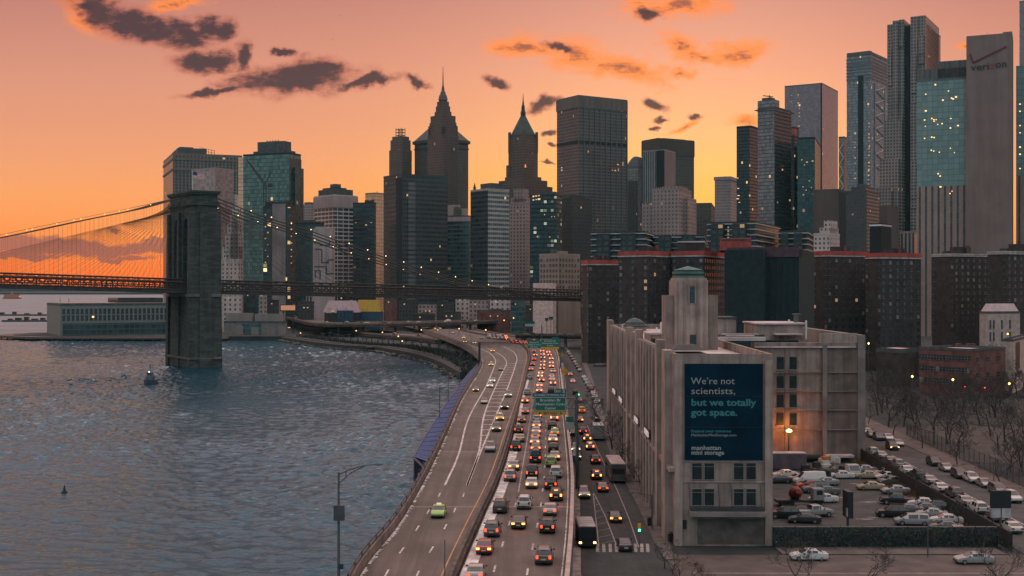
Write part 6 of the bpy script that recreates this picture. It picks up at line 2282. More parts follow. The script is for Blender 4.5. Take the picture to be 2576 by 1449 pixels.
def mkproto(kind):
    rows = SHAPES[kind]
    body, glass = hull(kind)
    root = thing('car', 'prototype', 'car', (0, 0, 0))
    bo = body.build('body', PAINT['grey'], root, smooth=True)
    bo.data.validate()
    glass.build('windows', M_cwin, root)
    yr, yf = rows[0][0], rows[-1][0]
    wr, zb_ = rows[1][1], rows[1][3]
    wy = (yr + .95, yf - .92)
    rad = .34 if kind == 'sedan' else .39
    b = MB()
    pr = [(.10, rad), (.12, rad * .92), (.12, rad * .62)]
    b.tube([(-.12, 0, 0), (-.10, 0, 0), (.10, 0, 0), (.12, 0, 0)], [rad * .92, rad, rad, rad * .92], 14)
    w0 = b.build('wheel', M_tyre, origin=(0, 0, 0))
    w0.parent = root
    wm = w0.data
    b = MB()
    b.tube([(-.128, 0, 0), (.128, 0, 0)], rad * .6, 10)
    h0 = b.build('hub', M_hub, origin=(0, 0, 0))
    h0.parent = w0
    hm = h0.data
    first = True
    for sx in (-1, 1):
        for y in wy:
            loc = Vector((sx * (wr - .07), y, rad))
            if first:
                w0.location = loc
                first = False
            else:
                w_ = put(wm, 'wheel', root, loc)
                h_ = bpy.data.objects.new('hub', hm)
                COL.objects.link(h_)
                h_.parent = w_
    for sx in (-1, 1):
        b = MB()
        hh = .20 if kind == 'sedan' else .34 if kind != 'pickup' else .36
        b.box((sx * (wr - .22), yr + .015, zb_ - .10 - hh * .75), .36 if kind == 'sedan' else .24, .14, hh)
        b.build('tail_light', T_DIM, root)
        b = MB()
        zf = rows[-2][3]
        b.box((sx * (rows[-2][1] - .18), yf - .11, zf - .17), .38, .16, .16)
        b.build('headlight', H_OFF, root)
        b = MB()
        yi = next(r for r in rows if r[4] == 0 and r[0] > .5)
        b.box((sx * (yi[1] + .1), yi[0] - .35, yi[3] + .02), .22, .12, .15)
        b.build('wing_mirror', M_black, root)
    b = MB()
    b.box((0, yr - .015, .62 if kind != 'sedan' else .5), .52, .04, .16)
    b.build('licence_plate', M_plate, root)
    b = MB()
    b.box((0, yr + .02, rows[0][2] - .06), wr * 1.8, .16, .2)
    b.build('bumper', M_black, root)
    b = MB()
    b.box((0, yf - .06, rows[-1][2] - .06), wr * 1.7, .16, .2)
    b.build('bumper', M_black, root)
    b = MB()
    tl = max(r[4] for r in rows)
    ti = next(r for r in rows if r[4] > r[3] + .3)
    b.box((0, ti[0] - .03, ti[4] - .12), .5, .1, .08)
    b.build('brake_light', T_OFF, root)
    if kind in ('suv',):
        for sx in (-1, 1):
            b = MB()
            b.tube([(sx * .62, -1.7, 1.74), (sx * .64, -.9, 1.83), (sx * .62, .2, 1.78)], .035, 4)
            b.build('roof_rail', M_dsteel, root)
    return root


NAMES = {'sedan': 'sedan', 'suv': 'suv', 'minivan': 'minivan', 'pickup': 'pickup_truck', 'van': 'delivery_van'}
VEH = []


def children(o):
    return CHILD.get(o.name, [])


for k_ in SHAPES:
    PROTO[k_] = mkproto(k_)
CHILD = {}
for o in scene.objects:
    if o.parent:
        CHILD.setdefault(o.parent.name, []).append(o)
TAXIM = None


def car(kind, color, pos, yaw, label, group, tail='dim', head='off', third=False, far=False, taxi=False, cat='car'):
    """copy a kind of car with its parts, repaint it and switch its lamps"""
    src = PROTO[kind]
    r = src.copy()
    COL.objects.link(r)
    r.name = 'taxi' if taxi else NAMES[kind]
    r.location = pos
    r.rotation_euler = (0, 0, yaw)
    r['label'] = label
    r['category'] = 'taxi' if taxi else cat
    if group:
        r['group'] = group
    tm = {'off': T_OFF, 'dim': T_DIM, 'brake': T_BRK}[tail]
    hm = {'off': H_OFF, 'on': H_ON, 'head': H_ON, 'white': H_WHT}[head]
    for ch in children(src):
        base = ch.name.split('.')[0]
        if far and base in ('wing_mirror', 'licence_plate', 'bumper', 'roof_rail', 'brake_light'):
            continue
        c = ch.copy()
        COL.objects.link(c)
        c.parent = r
        if not far:
            for g_ in children(ch):
                d_ = g_.copy()
                COL.objects.link(d_)
                d_.parent = c
        m_ = {'body': PAINT[color], 'tail_light': tm, 'headlight': hm, 'brake_light': T_BRK if third else T_OFF}.get(base)
        if m_:
            c.material_slots[0].link = 'OBJECT'
            c.material_slots[0].material = m_
    WPOS[r.name] = Vector(pos)
    if taxi:
        b = MB()
        b.box((0, -.2, 1.44), .62, .22, .2)
        o_ = b.build('roof_sign', M_sign_taxi, origin=(0, 0, 0))
        o_.parent = r
    return r


M_sign_taxi = emis('taxi_sign', (1, .8, .5), .5, (.5, .45, .4))
ORD = ['first', 'second', 'third', 'fourth', 'fifth', 'sixth', 'seventh', 'eighth', 'ninth', 'tenth', 'eleventh', 'twelfth', 'thirteenth', 'fourteenth', 'fifteenth', 'sixteenth', 'seventeenth', 'eighteenth', 'nineteenth', 'twentieth',
       'twenty-first', 'twenty-second', 'twenty-third', 'twenty-fourth', 'twenty-fifth', 'twenty-sixth', 'twenty-seventh', 'twenty-eighth']
KN = {'sedan': 'saloon', 'suv': 'tall estate', 'minivan': 'people carrier', 'pickup': 'pickup', 'van': 'van'}


def lane(rows, conv, z, line, where, group, away=True):
    """a lane of traffic, nearest first: x, y of the contact with the road, kind, colour, lamps"""
    for i, row in enumerate(rows):
        x, y, kind, color, st = row[:5]
        taxi = 'taxi' in st
        p = G(*conv(x, y), z)
        h = heading(line, p.y) if line else 0.0
        d = Vector((-math.sin(h), math.cos(h), 0))
        pos = p + d * 2.35
        tail = 'brake' if 'brake' in st else 'dim' if away else 'off'
        if 'dark' in st:
            tail = 'off'
        head = 'on' if 'head' in st else 'white' if 'wht' in st else 'off'
        nm = (color + ' taxi') if taxi else f'{color} {KN[kind]}'
        extra = ' braking' if tail == 'brake' else ' with headlights lit' if head != 'off' else ''
        lab = f'{nm}{extra}, {ORD[i]} from the bottom in {where}'
        car(kind, color, pos, h if away else h + math.pi, lab, group, tail, head, third=('brake' in st and i % 3 != 1), far=p.y > 330, taxi=taxi)


QG = 'cars queuing on the highway'
lane([(505, 1497, 'sedan', 'silver', ''), (567, 1312, 'sedan', 'red', 'brake'), (620, 1192, 'suv', 'grey', ''), (676, 1030, 'suv', 'dark grey', 'dark'), (745, 812, 'suv', 'silver', ''), (772, 735, 'sedan', 'silver', 'brake'), (785, 602, 'pickup', 'black', ''),
      (815, 543, 'sedan', 'tan', 'dark'), (805, 483, 'suv', 'black', ''), (827, 410, 'sedan', 'black', ''), (851, 352, 'sedan', 'grey', ''), (849, 277, 'sedan', 'red', 'brake'), (865, 222, 'suv', 'silver', 'dark'), (880, 115, 'suv', 'silver', 'dark'),
      (890, 57, 'sedan', 'silver', ''), (900, 24, 'sedan', 'dark grey', ''), (911, -12, 'sedan', 'red', ''), (921, -42, 'sedan', 'red', 'brake'), (911, -68, 'sedan', 'dark grey', '')], c4, DZ, R1, 'the queue lane beside the median', QG)
lane([(803, 1137, 'sedan', 'black', 'brake'), (841, 1002, 'suv', 'white', 'dark'), (893, 860, 'sedan', 'white', 'brake'), (895, 782, 'pickup', 'black', ''), (919, 684, 'van', 'black', ''), (922, 607, 'sedan', 'brown', 'brake'), (915, 562, 'sedan', 'silver', 'brake'),
      (920, 522, 'sedan', 'grey', ''), (925, 491, 'sedan', 'white', 'brake'), (928, 449, 'sedan', 'silver', 'brake'), (930, 412, 'suv', 'white', 'dark'), (934, 380, 'sedan', 'red', 'brake'), (940, 315, 'sedan', 'silver', 'brake'), (946, 205, 'sedan', 'silver', 'brake'), (948, 170, 'sedan', 'white', 'brake'),
      (962, 132, 'sedan', 'dark grey', 'brake'), (952, 104, 'sedan', 'white', 'brake'), (956, 82, 'sedan', 'silver', 'brake'), (966, 52, 'sedan', 'red', 'brake'), (969, 28, 'sedan', 'silver', 'brake'), (972, 5, 'sedan', 'silver', 'brake'), (972, -22, 'suv', 'silver', 'brake'),
      (970, -47, 'sedan', 'white', 'brake'), (966, -70, 'sedan', 'silver', 'brake')], c4, DZ, R1, 'the middle queue lane', QG)
lane([(975, 1382, 'suv', 'grey', ''), (1000, 1167, 'suv', 'black', ''), (1018, 1047, 'sedan', 'silver', ''), (1060, 946, 'suv', 'black', 'brake'), (1025, 866, 'suv', 'black', ''), (1058, 787, 'minivan', 'white', 'dark'), (1027, 712, 'minivan', 'green', 'taxi dark'), (1052, 667, 'sedan', 'silver', 'brake'),
      (1043, 614, 'suv', 'black', 'dark'), (1040, 547, 'sedan', 'white', 'brake'), (1052, 501, 'sedan', 'green', 'taxi'), (1035, 457, 'suv', 'black', 'dark'), (1048, 399, 'suv', 'white', 'brake'), (1036, 330, 'sedan', 'silver', 'brake'), (1027, 207, 'suv', 'dark grey', 'dark'), (1040, 156, 'suv', 'silver', 'brake'),
      (1034, 126, 'sedan', 'white', ''), (1031, 103, 'sedan', 'silver', ''), (1040, 70, 'sedan', 'white', ''), (1030, 36, 'sedan', 'silver', 'brake'), (1029, 12, 'sedan', 'silver', 'brake'), (1028, -16, 'sedan', 'silver', 'brake'), (1018, -42, 'sedan', 'red', 'brake'), (1008, -62, 'sedan', 'silver', 'brake')],
     c4, DZ, R2, 'the queue lane by the retaining wall', QG)
lane([(253, 1062, 'sedan', 'green', 'taxi'), (612, 612, 'suv', 'silver', ''), (655, 472, 'suv', 'grey', 'head'), (680, 395, 'sedan', 'yellow', 'taxi head'), (711, 320, 'suv', 'dark grey', 'head'), (735, 237, 'suv', 'silver', 'head'), (572, 283, 'sedan', 'silver', ''),
      (515, 198, 'sedan', 'brown', 'head'), (612, 170, 'sedan', 'white', 'head'), (628, 136, 'sedan', 'white', 'wht'), (685, 56, 'sedan', 'grey', ''), (619, 24, 'sedan', 'yellow', 'taxi head')], c4, DZ, L1, 'the oncoming lanes', 'oncoming cars on the highway', away=False)
lane([(1281, 748, 'suv', 'yellow', 'head'), (985, 645, 'sedan', 'white', 'head'), (1085, 655, 'sedan', 'white', 'head'), (970, 603, 'sedan', 'yellow', 'taxi head'), (1160, 605, 'sedan', 'grey', ''), (855, 550, 'sedan', 'silver', '')], c3, DZ, None, 'the far oncoming bend', 'oncoming cars on the highway', away=False)


def field(rows, conv, z, yaw, label, group, tail='off', head='off', away=True, cat='car', far=True, line=None):
    for x, y, kind, color in rows:
        p = G(*conv(x, y), z)
        h = heading(line, p.y) if line else yaw
        d = Vector((-math.sin(h), math.cos(h), 0))
        car(kind, color, p + d * 2.35, h, label, group, tail, head, far=far, cat=cat)


mixc = ['silver', 'white', 'grey', 'red', 'dark grey', 'silver', 'brown', 'black']
rows_ = []
for i in range(5):
    for j in range(3):
        rows_.append((1262 + i * 40 + j * 8, 571 + j * 17 + i * 3, 'sedan', mixc[(i * 3 + j) % 8]))
field(rows_, c3, DZ, R(38), 'small car in the dense red cluster of brake lights where the highway bends', 'cars packed in the far bend', 'brake')
rows_ = [(1500 + i * 42 + (j % 2) * 12, 632 + j * 20 + i * 4, 'sedan', mixc[(i + j * 3) % 8]) for i in range(4) for j in range(2)]
field(rows_, c3, DZ, R(20), 'small pale car in the queue just left of the far green signs', 'cars waiting left of the far signs', 'dim')
rows_ = [(535, 463, 'sedan', 'yellow'), (610, 470, 'sedan', 'white'), (640, 492, 'sedan', 'silver'), (668, 508, 'sedan', 'yellow'), (694, 490, 'sedan', 'white'), (590, 452, 'sedan', 'grey')]
for i, (x, y, k, c) in enumerate(rows_):
    p = G(*c3(x, y), DZ + .5)
    car(k, c, Vector((p.x, p.y, DZ)), R(180 + 60), 'small car with headlights coming down the top of the curving ramp', 'cars coming down the curving ramp', 'off', 'head', far=True)
for i in range(15):
    t = .30 + .046 * i
    k = t * (len(V1[0]) - 1)
    a, c = V1[0][int(k)].lerp(V1[0][min(int(k) + 1, len(V1[0]) - 1)], k % 1), V1[1][int(k)].lerp(V1[1][min(int(k) + 1, len(V1[1]) - 1)], k % 1)
    d = V1[0][min(int(k) + 1, len(V1[0]) - 1)] - V1[0][int(k)]
    q = a.lerp(c, .3 if i % 2 else .65)
    car('van' if i == 11 else 'sedan', mixc[(i * 5) % 8] if i != 11 else 'white', q, math.atan2(-d.x, d.y) + (math.pi if i % 2 else 0), 'small car on the upper highway level behind the shore', 'cars on the upper highway level', 'off', 'head' if i % 3 == 0 else 'off', far=True)
for i in range(9):
    q = V3[0][3 + i * 2].lerp(V3[1][3 + i * 2], .35)
    car('suv' if i == 1 else 'sedan', mixc[(i * 3 + 1) % 8], q, R(-92), 'small car crossing on the dark overpass behind the far signs', 'cars on the dark overpass', 'brake' if i % 2 else 'dim', far=True)
for i in range(3):
    q = V2[0][10 + i * 6].lerp(V2[1][10 + i * 6], .5)
    car('sedan', mixc[i * 2], q, R(215), 'small car on the lower slip road by the shore', 'cars on the lower slip road', far=True)

# the lower street
stl = [Vector((poly_at(SR, y), y, 3)) for y in ys]
SG = 'cars driving on the lower street'
lane([(400, 1307, 'sedan', 'navy', 'dark'), (338, 1132, 'sedan', 'black', 'brake'), (262, 946, 'sedan', 'brown', ''), (223, 872, 'suv', 'black', 'brake'), (217, 777, 'suv', 'black', ''), (182, 692, 'suv', 'silver', 'brake'), (165, 642, 'suv', 'brown', 'brake'), (140, 597, 'suv', 'dark grey', ''),
      (120, 523, 'sedan', 'red', 'brake'), (133, 468, 'suv', 'yellow', 'taxi'), (115, 403, 'sedan', 'grey', ''), (95, 355, 'suv', 'black', 'dark'), (78, 285, 'sedan', 'white', ''), (62, 243, 'sedan', 'tan', '')], c6, 3.0, stl, 'the lower street heading away', SG)
lane([(148, 987, 'suv', 'silver', 'head'), (100, 752, 'suv', 'grey', 'wht'), (96, 705, 'suv', 'silver', 'wht'), (76, 607, 'suv', 'black', 'head'), (60, 568, 'van', 'white', 'head')], c6, 3.0, stl, 'the lower street, oncoming', SG, away=False)
PK = 'parked cars along the lower street'
field([(145, 262, 'sedan', 'white'), (156, 280, 'sedan', 'silver'), (166, 300, 'sedan', 'silver'), (178, 318, 'sedan', 'grey'), (190, 338, 'suv', 'red'), (201, 362, 'sedan', 'white'), (210, 385, 'sedan', 'silver'), (224, 412, 'sedan', 'white')], c6, 3.02, 0, 'small car parked in the kerb row before the warehouse', PK, line=stl)
field([(40 + 10 * i, 88 + 16 * i, 'sedan', mixc[i % 8]) for i in range(9)], c6, 3.02, 0, 'small car parked in the far kerb row of the lower street', PK, line=stl)
field([(250 + 14 * i + (j * 6), 140 + 22 * j, 'sedan', mixc[(i + j) % 8]) for i in range(3) for j in range(3)], c6, 2.99, R(80), 'small car in the far lot left of the warehouse end', 'cars in the far lot')


def bigbox(name, label, cat, pos, yaw, L, W, H, paintm, roofm, cab=0, group=None, lamps='tail', z0=.45):
    """bus or box truck: shell, roof, glazing, wheels, lamps"""
    r = thing(name, label, cat, (0, 0, 0), group)
    b = MB()
    b.prism([(-W / 2, -L / 2), (W / 2, -L / 2), (W / 2, L / 2 - cab), (-W / 2, L / 2 - cab)], z0, H, bottom=True)
    b.build('body', paintm, r)
    b = MB()
    b.prism([(-W / 2 + .12, -L / 2 + .1), (W / 2 - .12, -L / 2 + .1), (W / 2 - .12, L / 2 - cab - .1), (-W / 2 + .12, L / 2 - cab - .1)], H, H + .12)
    for i in range(int(L / 1.2)):
        b.box((0, -L / 2 + .6 + i * 1.2, H + .12), W * .8, .12, .04)
    b.build('roof', roofm, r)
    if cab:
        b = MB()
        f = L / 2
        b.mesh([(-W / 2 + .08, f - cab, z0), (W / 2 - .08, f - cab, z0), (W / 2 - .08, f, z0), (-W / 2 + .08, f, z0), (-W / 2 + .12, f - cab, 2.3), (W / 2 - .12, f - cab, 2.3), (W / 2 - .2, f - .75, 2.3), (-W / 2 + .2, f - .75, 2.3), (W / 2 - .1, f, 1.25), (-W / 2 + .1, f, 1.25)],
               [(0, 3, 2, 1), (4, 5, 6, 7), (0, 1, 5, 4), (7, 6, 8, 9), (9, 8, 2, 3), (1, 2, 8, 6, 5), (3, 0, 4, 7, 9)])
        b.build('cab', PAINT['white'], r)
        b = MB()
        b.mesh([(-W / 2 + .25, f - .68, 2.22), (W / 2 - .25, f - .68, 2.22), (W / 2 - .2, f - .02, 1.3), (-W / 2 + .2, f - .02, 1.3)], [(0, 1, 2, 3)])
        b.build('windscreen', M_cwin, r)
    else:
        b = MB()
        b.box((0, L / 2 + .01, 1.3), W * .88, .05, H - 1.75)
        b.build('windscreen', M_cwin, r)
        b = MB()
        b.box((0, -L / 2 - .01, H * .5), W * .8, .05, H * .28)
        b.build('rear_window', M_cwin, r)
        for sx in (-1, 1):
            b = MB()
            b.box((sx * (W / 2 + .005), 0, 1.5), .04, L * .9, H * .3)
            b.build('side_window', M_cwin, r)
    for sx in (-1, 1):
        for y in (-L / 2 + L * .2, L / 2 - L * .16):
            b = MB()
            b.tube([(sx * (W / 2 - .3), y, .48), (sx * (W / 2 + .02), y, .48)], .48, 12)
            b.build('wheel', M_tyre, r)
        b = MB()
        b.box((sx * (W / 2 - .25), L / 2 + .03, .75), .35, .1, .22)
        b.build('headlight', H_ON if lamps == 'head' else H_OFF, r)
        b = MB()
        b.box((sx * (W / 2 - .2), -L / 2 - .03, .9), .22, .1, .3)
        b.build('tail_light', T_OFF, r)
    r.location = pos
    r.rotation_euler = (0, 0, yaw)
    return r


p = G(*c6(165, 1288), 3.0)
bigbox('shuttle_bus', 'black shuttle bus with ribbed pale roof and amber headlights on the lower street', 'bus', p + Vector((0, 3.6, 0)), math.pi + heading(stl, p.y), 7.0, 2.4, 2.9, PAINT['black'], mat('bus_roof', (0.30, 0.25, 0.24), .7), lamps='head')
p = G(*c6(352, 893), 3.0)
bigbox('coach', 'long dark coach with a pale roof parked by the warehouse kerb', 'bus', p + Vector((0, 6, 0)), heading(stl, p.y) + .02, 11.5, 2.7, 3.4, mat('coach_grey', (0.075, 0.07, 0.07), .5), mat('coach_roof', (0.42, 0.32, 0.31), .7))
p = G(*c6(237, 633), 3.0)
bigbox('box_truck', 'pale box truck parked at the kerb beyond the coach', 'truck', p + Vector((0, 4, 0)), heading(stl, p.y), 8.0, 2.5, 3.4, PAINT['silver'], M_white, cab=1.9)
p = G(*c6(226, 553), 3.0)
car('van', 'silver', p + Vector((0, 2.8, 0)), 0, 'silver van parked at the kerb beyond the pale box truck', PK, 'off', far=True)

# side street, car park, cross street
SS = 'parked cars along the side street'
nr = [(985, 402), (1060, 427), (1140, 475), (1210, 512), (1290, 562), (1390, 607), (1490, 652), (1590, 722), (1715, 772), (1810, 842), (1930, 912), (2100, 985), (2235, 1085)]
ha = -math.atan2(sd.x, sd.y)
for i, (x, y) in enumerate(nr):
    c_ = ['white', 'silver', 'grey', 'silver', 'white', 'dark grey', 'silver', 'white', 'grey', 'silver', 'white', 'grey', 'white'][i]
    k_ = ['suv', 'sedan', 'sedan', 'suv', 'sedan'][i % 5]
    p = G(*c8(x, y), 3.05)
    car(k_, c_, p + sd * 2.3, ha, f'{c_} {KN[k_]}, {ORD[i]} from far end beyond the black fence', SS, 'off', far=False)
for i, (x, y) in enumerate([(1530, 492), (1640, 542), (1755, 602), (1870, 642), (1980, 682), (2100, 742), (2230, 815)]):
    c_ = ['black', 'silver', 'dark grey', 'white', 'silver', 'grey', 'white'][i]
    k_ = ['suv', 'sedan', 'minivan'][i % 3]
    p = G(*c8(x, y), 3.05)
    car(k_, c_, p + sd * 2.3, ha + math.pi, f'{c_} {KN[k_]}, {ORD[i]} from the far end along the park pavement', SS, 'off')
for i, (x, y, k_, c_, hd) in enumerate([(1160, 352, 'suv', 'black', 'head'), (1210, 318, 'sedan', 'silver', 'off'), (1120, 268, 'sedan', 'white', 'off'), (1040, 268, 'suv', 'dark grey', 'off'), (935, 215, 'sedan', 'white', 'off'), (975, 240, 'sedan', 'grey', 'off')]):
    p = G(*c8(x, y), 3.05)
    car(k_, c_, p + sd * 2.3, ha + math.pi, f'{c_} {KN[k_]}{" with amber headlights" if hd == "head" else ""}, {ORD[i]} in the bunch beside the wing', 'cars bunched on the side street', 'off', hd)
LOT = 'vehicles left in the car park'
for x, y, k_, c_, yaw, lab, hd in [(470, 935, 'pickup', 'silver', -80, 'silver pickup with its nose to the right at the left of the car park', 'off'), (1200, 828, 'pickup', 'black', 80, 'black pickup with a long bed beside the black fence', 'off'), (1150, 940, 'suv', 'black', 80, 'black tall estate with one amber lamp in the middle of the car park', 'off'),
                             (1330, 1012, 'minivan', 'silver', 82, 'silver people carrier at the front of the car park', 'off'), (1440, 895, 'sedan', 'grey', 75, 'grey saloon rearmost of the close group by the fence', 'off'), (1500, 945, 'sedan', 'silver', 75, 'silver saloon with amber lamp, second in the close group by the fence', 'off'),
                             (1630, 1000, 'sedan', 'white', 78, 'white saloon, third in the close group by the fence', 'off'), (1625, 1062, 'sedan', 'grey', 78, 'grey saloon, fourth in the close group by the fence', 'off'), (1715, 1105, 'sedan', 'silver', 78, 'silver saloon at the right front of the close group', 'off'),
                             (1580, 1135, 'sedan', 'white', 78, 'white saloon nearest the front fence in the close group', 'off'), (380, 992, 'sedan', 'dark grey', 82, 'dark saloon with amber lamp nearest the front fence at left', 'off'), (340, 925, 'sedan', 'black', 80, 'black saloon between the pickup and the mixer truck', 'off'),
                             (205, 592, 'sedan', 'white', 100, 'white saloon with amber lamps below the grey container', 'off'), (330, 628, 'sedan', 'silver', 95, 'silver saloon behind the mixer truck', 'off'), (480, 725, 'suv', 'grey', 92, 'grey tall estate right of the mixer drum', 'off'), (545, 812, 'sedan', 'white', 96, 'white saloon in front of the grey estate', 'off'),
                             (900, 548, 'sedan', 'silver', 85, 'silver saloon right of the flatbed truck cab', 'off'), (930, 600, 'sedan', 'tan', 85, 'tan saloon under the concrete wing wall', 'off'), (1085, 575, 'sedan', 'silver', 95, 'silver saloon rearmost of three stacked beside the fence', 'off'), (1110, 610, 'sedan', 'white', 95, 'white saloon middle of three stacked beside the fence', 'off'),
                             (1140, 650, 'sedan', 'grey', 95, 'grey saloon front of three stacked beside the fence', 'off')]:
    p = G(*c8(x, y), 3.0)
    r = car(k_, c_, p + Vector((0, .9, 0)), R(yaw), lab, LOT, 'off', hd)
    if 'amber lamp' in lab:
        b = MB()
        b.box((.5, -1.2 if k_ == 'sedan' else -2, 1.0), .3, .3, .2)
        o_ = b.build('amber_lamp', emis('amber_lamp', (1, .35, .03), 7), origin=(0, 0, 0))
        o_.parent = r
for i, (x, y, k_, c_, yaw) in enumerate([(650, 560, 'suv', 'grey', 92), (560, 660, 'sedan', 'silver', 95), (420, 690, 'sedan', 'red', 95), (150, 640, 'sedan', 'dark grey', 92), (420, 655, 'van', 'white', 95), (700, 600, 'sedan', 'white', 90), (560, 740, 'sedan', 'grey', 94), (200, 950, 'suv', 'black', 85), (1290, 905, 'sedan', 'grey', 78), (1420, 850, 'sedan', 'white', 76), (1530, 895, 'suv', 'dark grey', 76), (960, 700, 'sedan', 'tan', 88), (1180, 735, 'sedan', 'silver', 86)]):
    p = G(*c8(x, y), 3.0)
    car(k_, c_, p + Vector((0, .9, 0)), R(yaw), 'further car wedged among the crowded vehicles of the car park', 'other cars crowded in the car park', 'off')
for x, y, k_, c_, lab in [(420, 1322, 'sedan', 'white', 'white saloon seen side on, alone on the cross street at the bottom'), (1875, 1352, 'sedan', 'silver', 'silver saloon seen side on behind the bare tree, cross street bottom right')]:
    p = G(*c8(x, y), 3.0)
    car(k_, c_, p + Vector((0, .9, 0)), R(90), lab, None, 'off')

# lorries and plant in the car park
p = G(*c8(210, 520), 3.0)
r = thing('shipping_container', 'mauve grey container with a pale snowy top against the wing wall', 'container', p)
b = MB()
b.box(p + Vector((0, 1.3, .15)), 7.6, 2.5, 2.9)
for i in range(24):
    b.box(p + Vector((-3.7 + i * .32, .03, .25)), .14, .1, 2.7)
b.build('shell', mat('container_mauve', (0.11, 0.085, 0.10), .7), r)
b = MB()
b.box(p + Vector((0, 1.3, 3.05)), 7.7, 2.6, .14)
b.build('roof', M_lroof, r)
p = G(*c8(330, 845), 3.0)
r = thing('mixer_truck', 'concrete mixer lorry with a bright red drum in the car park', 'truck', p)
b = MB()
b.box(p + Vector((0, 1.2, .7)), 7.4, 2.2, .35)
b.build('chassis', M_dsteel, r)
b = MB()
c_ = p + Vector((-.3, 1.2, 2.0))
b.tube([c_ + Vector((-.2, -2.0, .6)), c_ + Vector((-.2, -1.3, .4)), c_ + Vector((-.2, -.2, .1)), c_ + Vector((-.2, .9, -.2)), c_ + Vector((-.2, 1.4, -.3))], [.4, .75, 1.05, .9, .45], 16)
b.build('drum', mat('drum_red', (0.17, 0.03, 0.02), .7, var=.4, scale=1.2), r, smooth=True)
b = MB()
b.box(p + Vector((3.0, 1.2, .8)), 1.7, 2.2, 2.0)
b.build('cab', PAINT['silver'], r)
b = MB()
b.box(p + Vector((3.1, .08, 1.9)), .9, .06, .7)
b.build('side_window', M_cwin, r)
for x in (-2.6, -1.4, 2.9):
    for y in (.15, 2.25):
        b = MB()
        b.tube([p + Vector((x, y - .15, .5)), p + Vector((x, y + .15, .5))], .5, 12)
        b.build('wheel', M_tyre, r)
p = G(*c8(785, 590), 3.0)
r = bigbox('flatbed_truck', 'dark flatbed lorry with a grey cab facing us below the wing wall', 'truck', p + Vector((0, 3.6, 0)), math.pi + .15, 7.5, 2.4, 1.5, PAINT['dark grey'], M_dsteel, cab=2.2)
for i, (x, y, lab) in enumerate([(480, 610, 'dark heap of machinery with an orange tarp behind the mixer truck'), (430, 560, 'dark stack of racks below the wing wall'), (620, 500, 'white stacked crates below the wing wall')]):
    p = G(*c8(x, y), 3.0)
    r = thing('equipment_stack', lab, 'equipment', p)
    for k in range(7):
        b = MB()
        b.box(p + Vector((rnd.uniform(-2, 2), rnd.uniform(0, 2), rnd.uniform(0, 1.0))), rnd.uniform(.6, 1.8), rnd.uniform(.6, 1.6), rnd.uniform(.5, 1.7), rz=rnd.random())
        b.build('machine_case', [M_dsteel, M_dsteel, PAINT['white']][i] if k else mat('orange_tarp', (0.35, 0.15, 0.04), .8), r)
for o in list(PROTO.values()):
    for ch in children(o):
        for g_ in children(ch):
            bpy.data.objects.remove(g_)
        bpy.data.objects.remove(ch)
    bpy.data.objects.remove(o)
# ------------------------------------------------------------------ road signs and lamps
M_sgreen = mat('sign_green', (0.012, 0.105, 0.075), .5, var=.08)
M_sblue = mat('sign_blue', (0.012, 0.055, 0.095), .5, var=.08)
M_syel = mat('sign_yellow', (0.50, 0.24, 0.015), .5, var=.08)
M_sltr = mat('sign_letter', (0.42, 0.46, 0.44), .6, var=0)
M_sltb = mat('sign_letter_black', (0.03, 0.025, 0.02), .6, var=0)
M_pole = mat('galvanised_pole', (0.085, 0.088, 0.092), .5, .4, var=.15)


def pan(x0, x1, y0, y1, Y, th=.12):
    b = MB()
    b.box(((xof(x0, Y) + xof(x1, Y)) / 2, Y, zof(y1, Y)), xof(x1, Y) - xof(x0, Y), th, zof(y0, Y) - zof(y1, Y))
    return b


def frame_(x0, x1, y0, y1, Y, t=.07):
    b = MB()
    X0, X1, Z1, Z0 = xof(x0, Y), xof(x1, Y), zof(y0, Y), zof(y1, Y)
    i_ = .1
    for cx_, cz_, w_, h_ in (((X0 + X1) / 2, Z0 + i_, X1 - X0 - 2 * i_, t), ((X0 + X1) / 2, Z1 - i_ - t, X1 - X0 - 2 * i_, t), (X0 + i_ + t / 2, Z0 + i_ + t, t, Z1 - Z0 - 2 * i_ - 2 * t), (X1 - i_ - t / 2, Z0 + i_ + t, t, Z1 - Z0 - 2 * i_ - 2 * t)):
        b.box((cx_, Y - .08, cz_), w_, .03, h_)
    return b


def sign_text(body, root, px, py, wpx, Y, size, m, bold=0):
    o = text(body, 'lettering', root, (xof(px, Y), Y - .085, zof(py, Y)), size, m, 0, bold, 'CENTER')
    o.scale.x = (wpx * Y / F) / max(.1, o.dimensions.x)
    return o


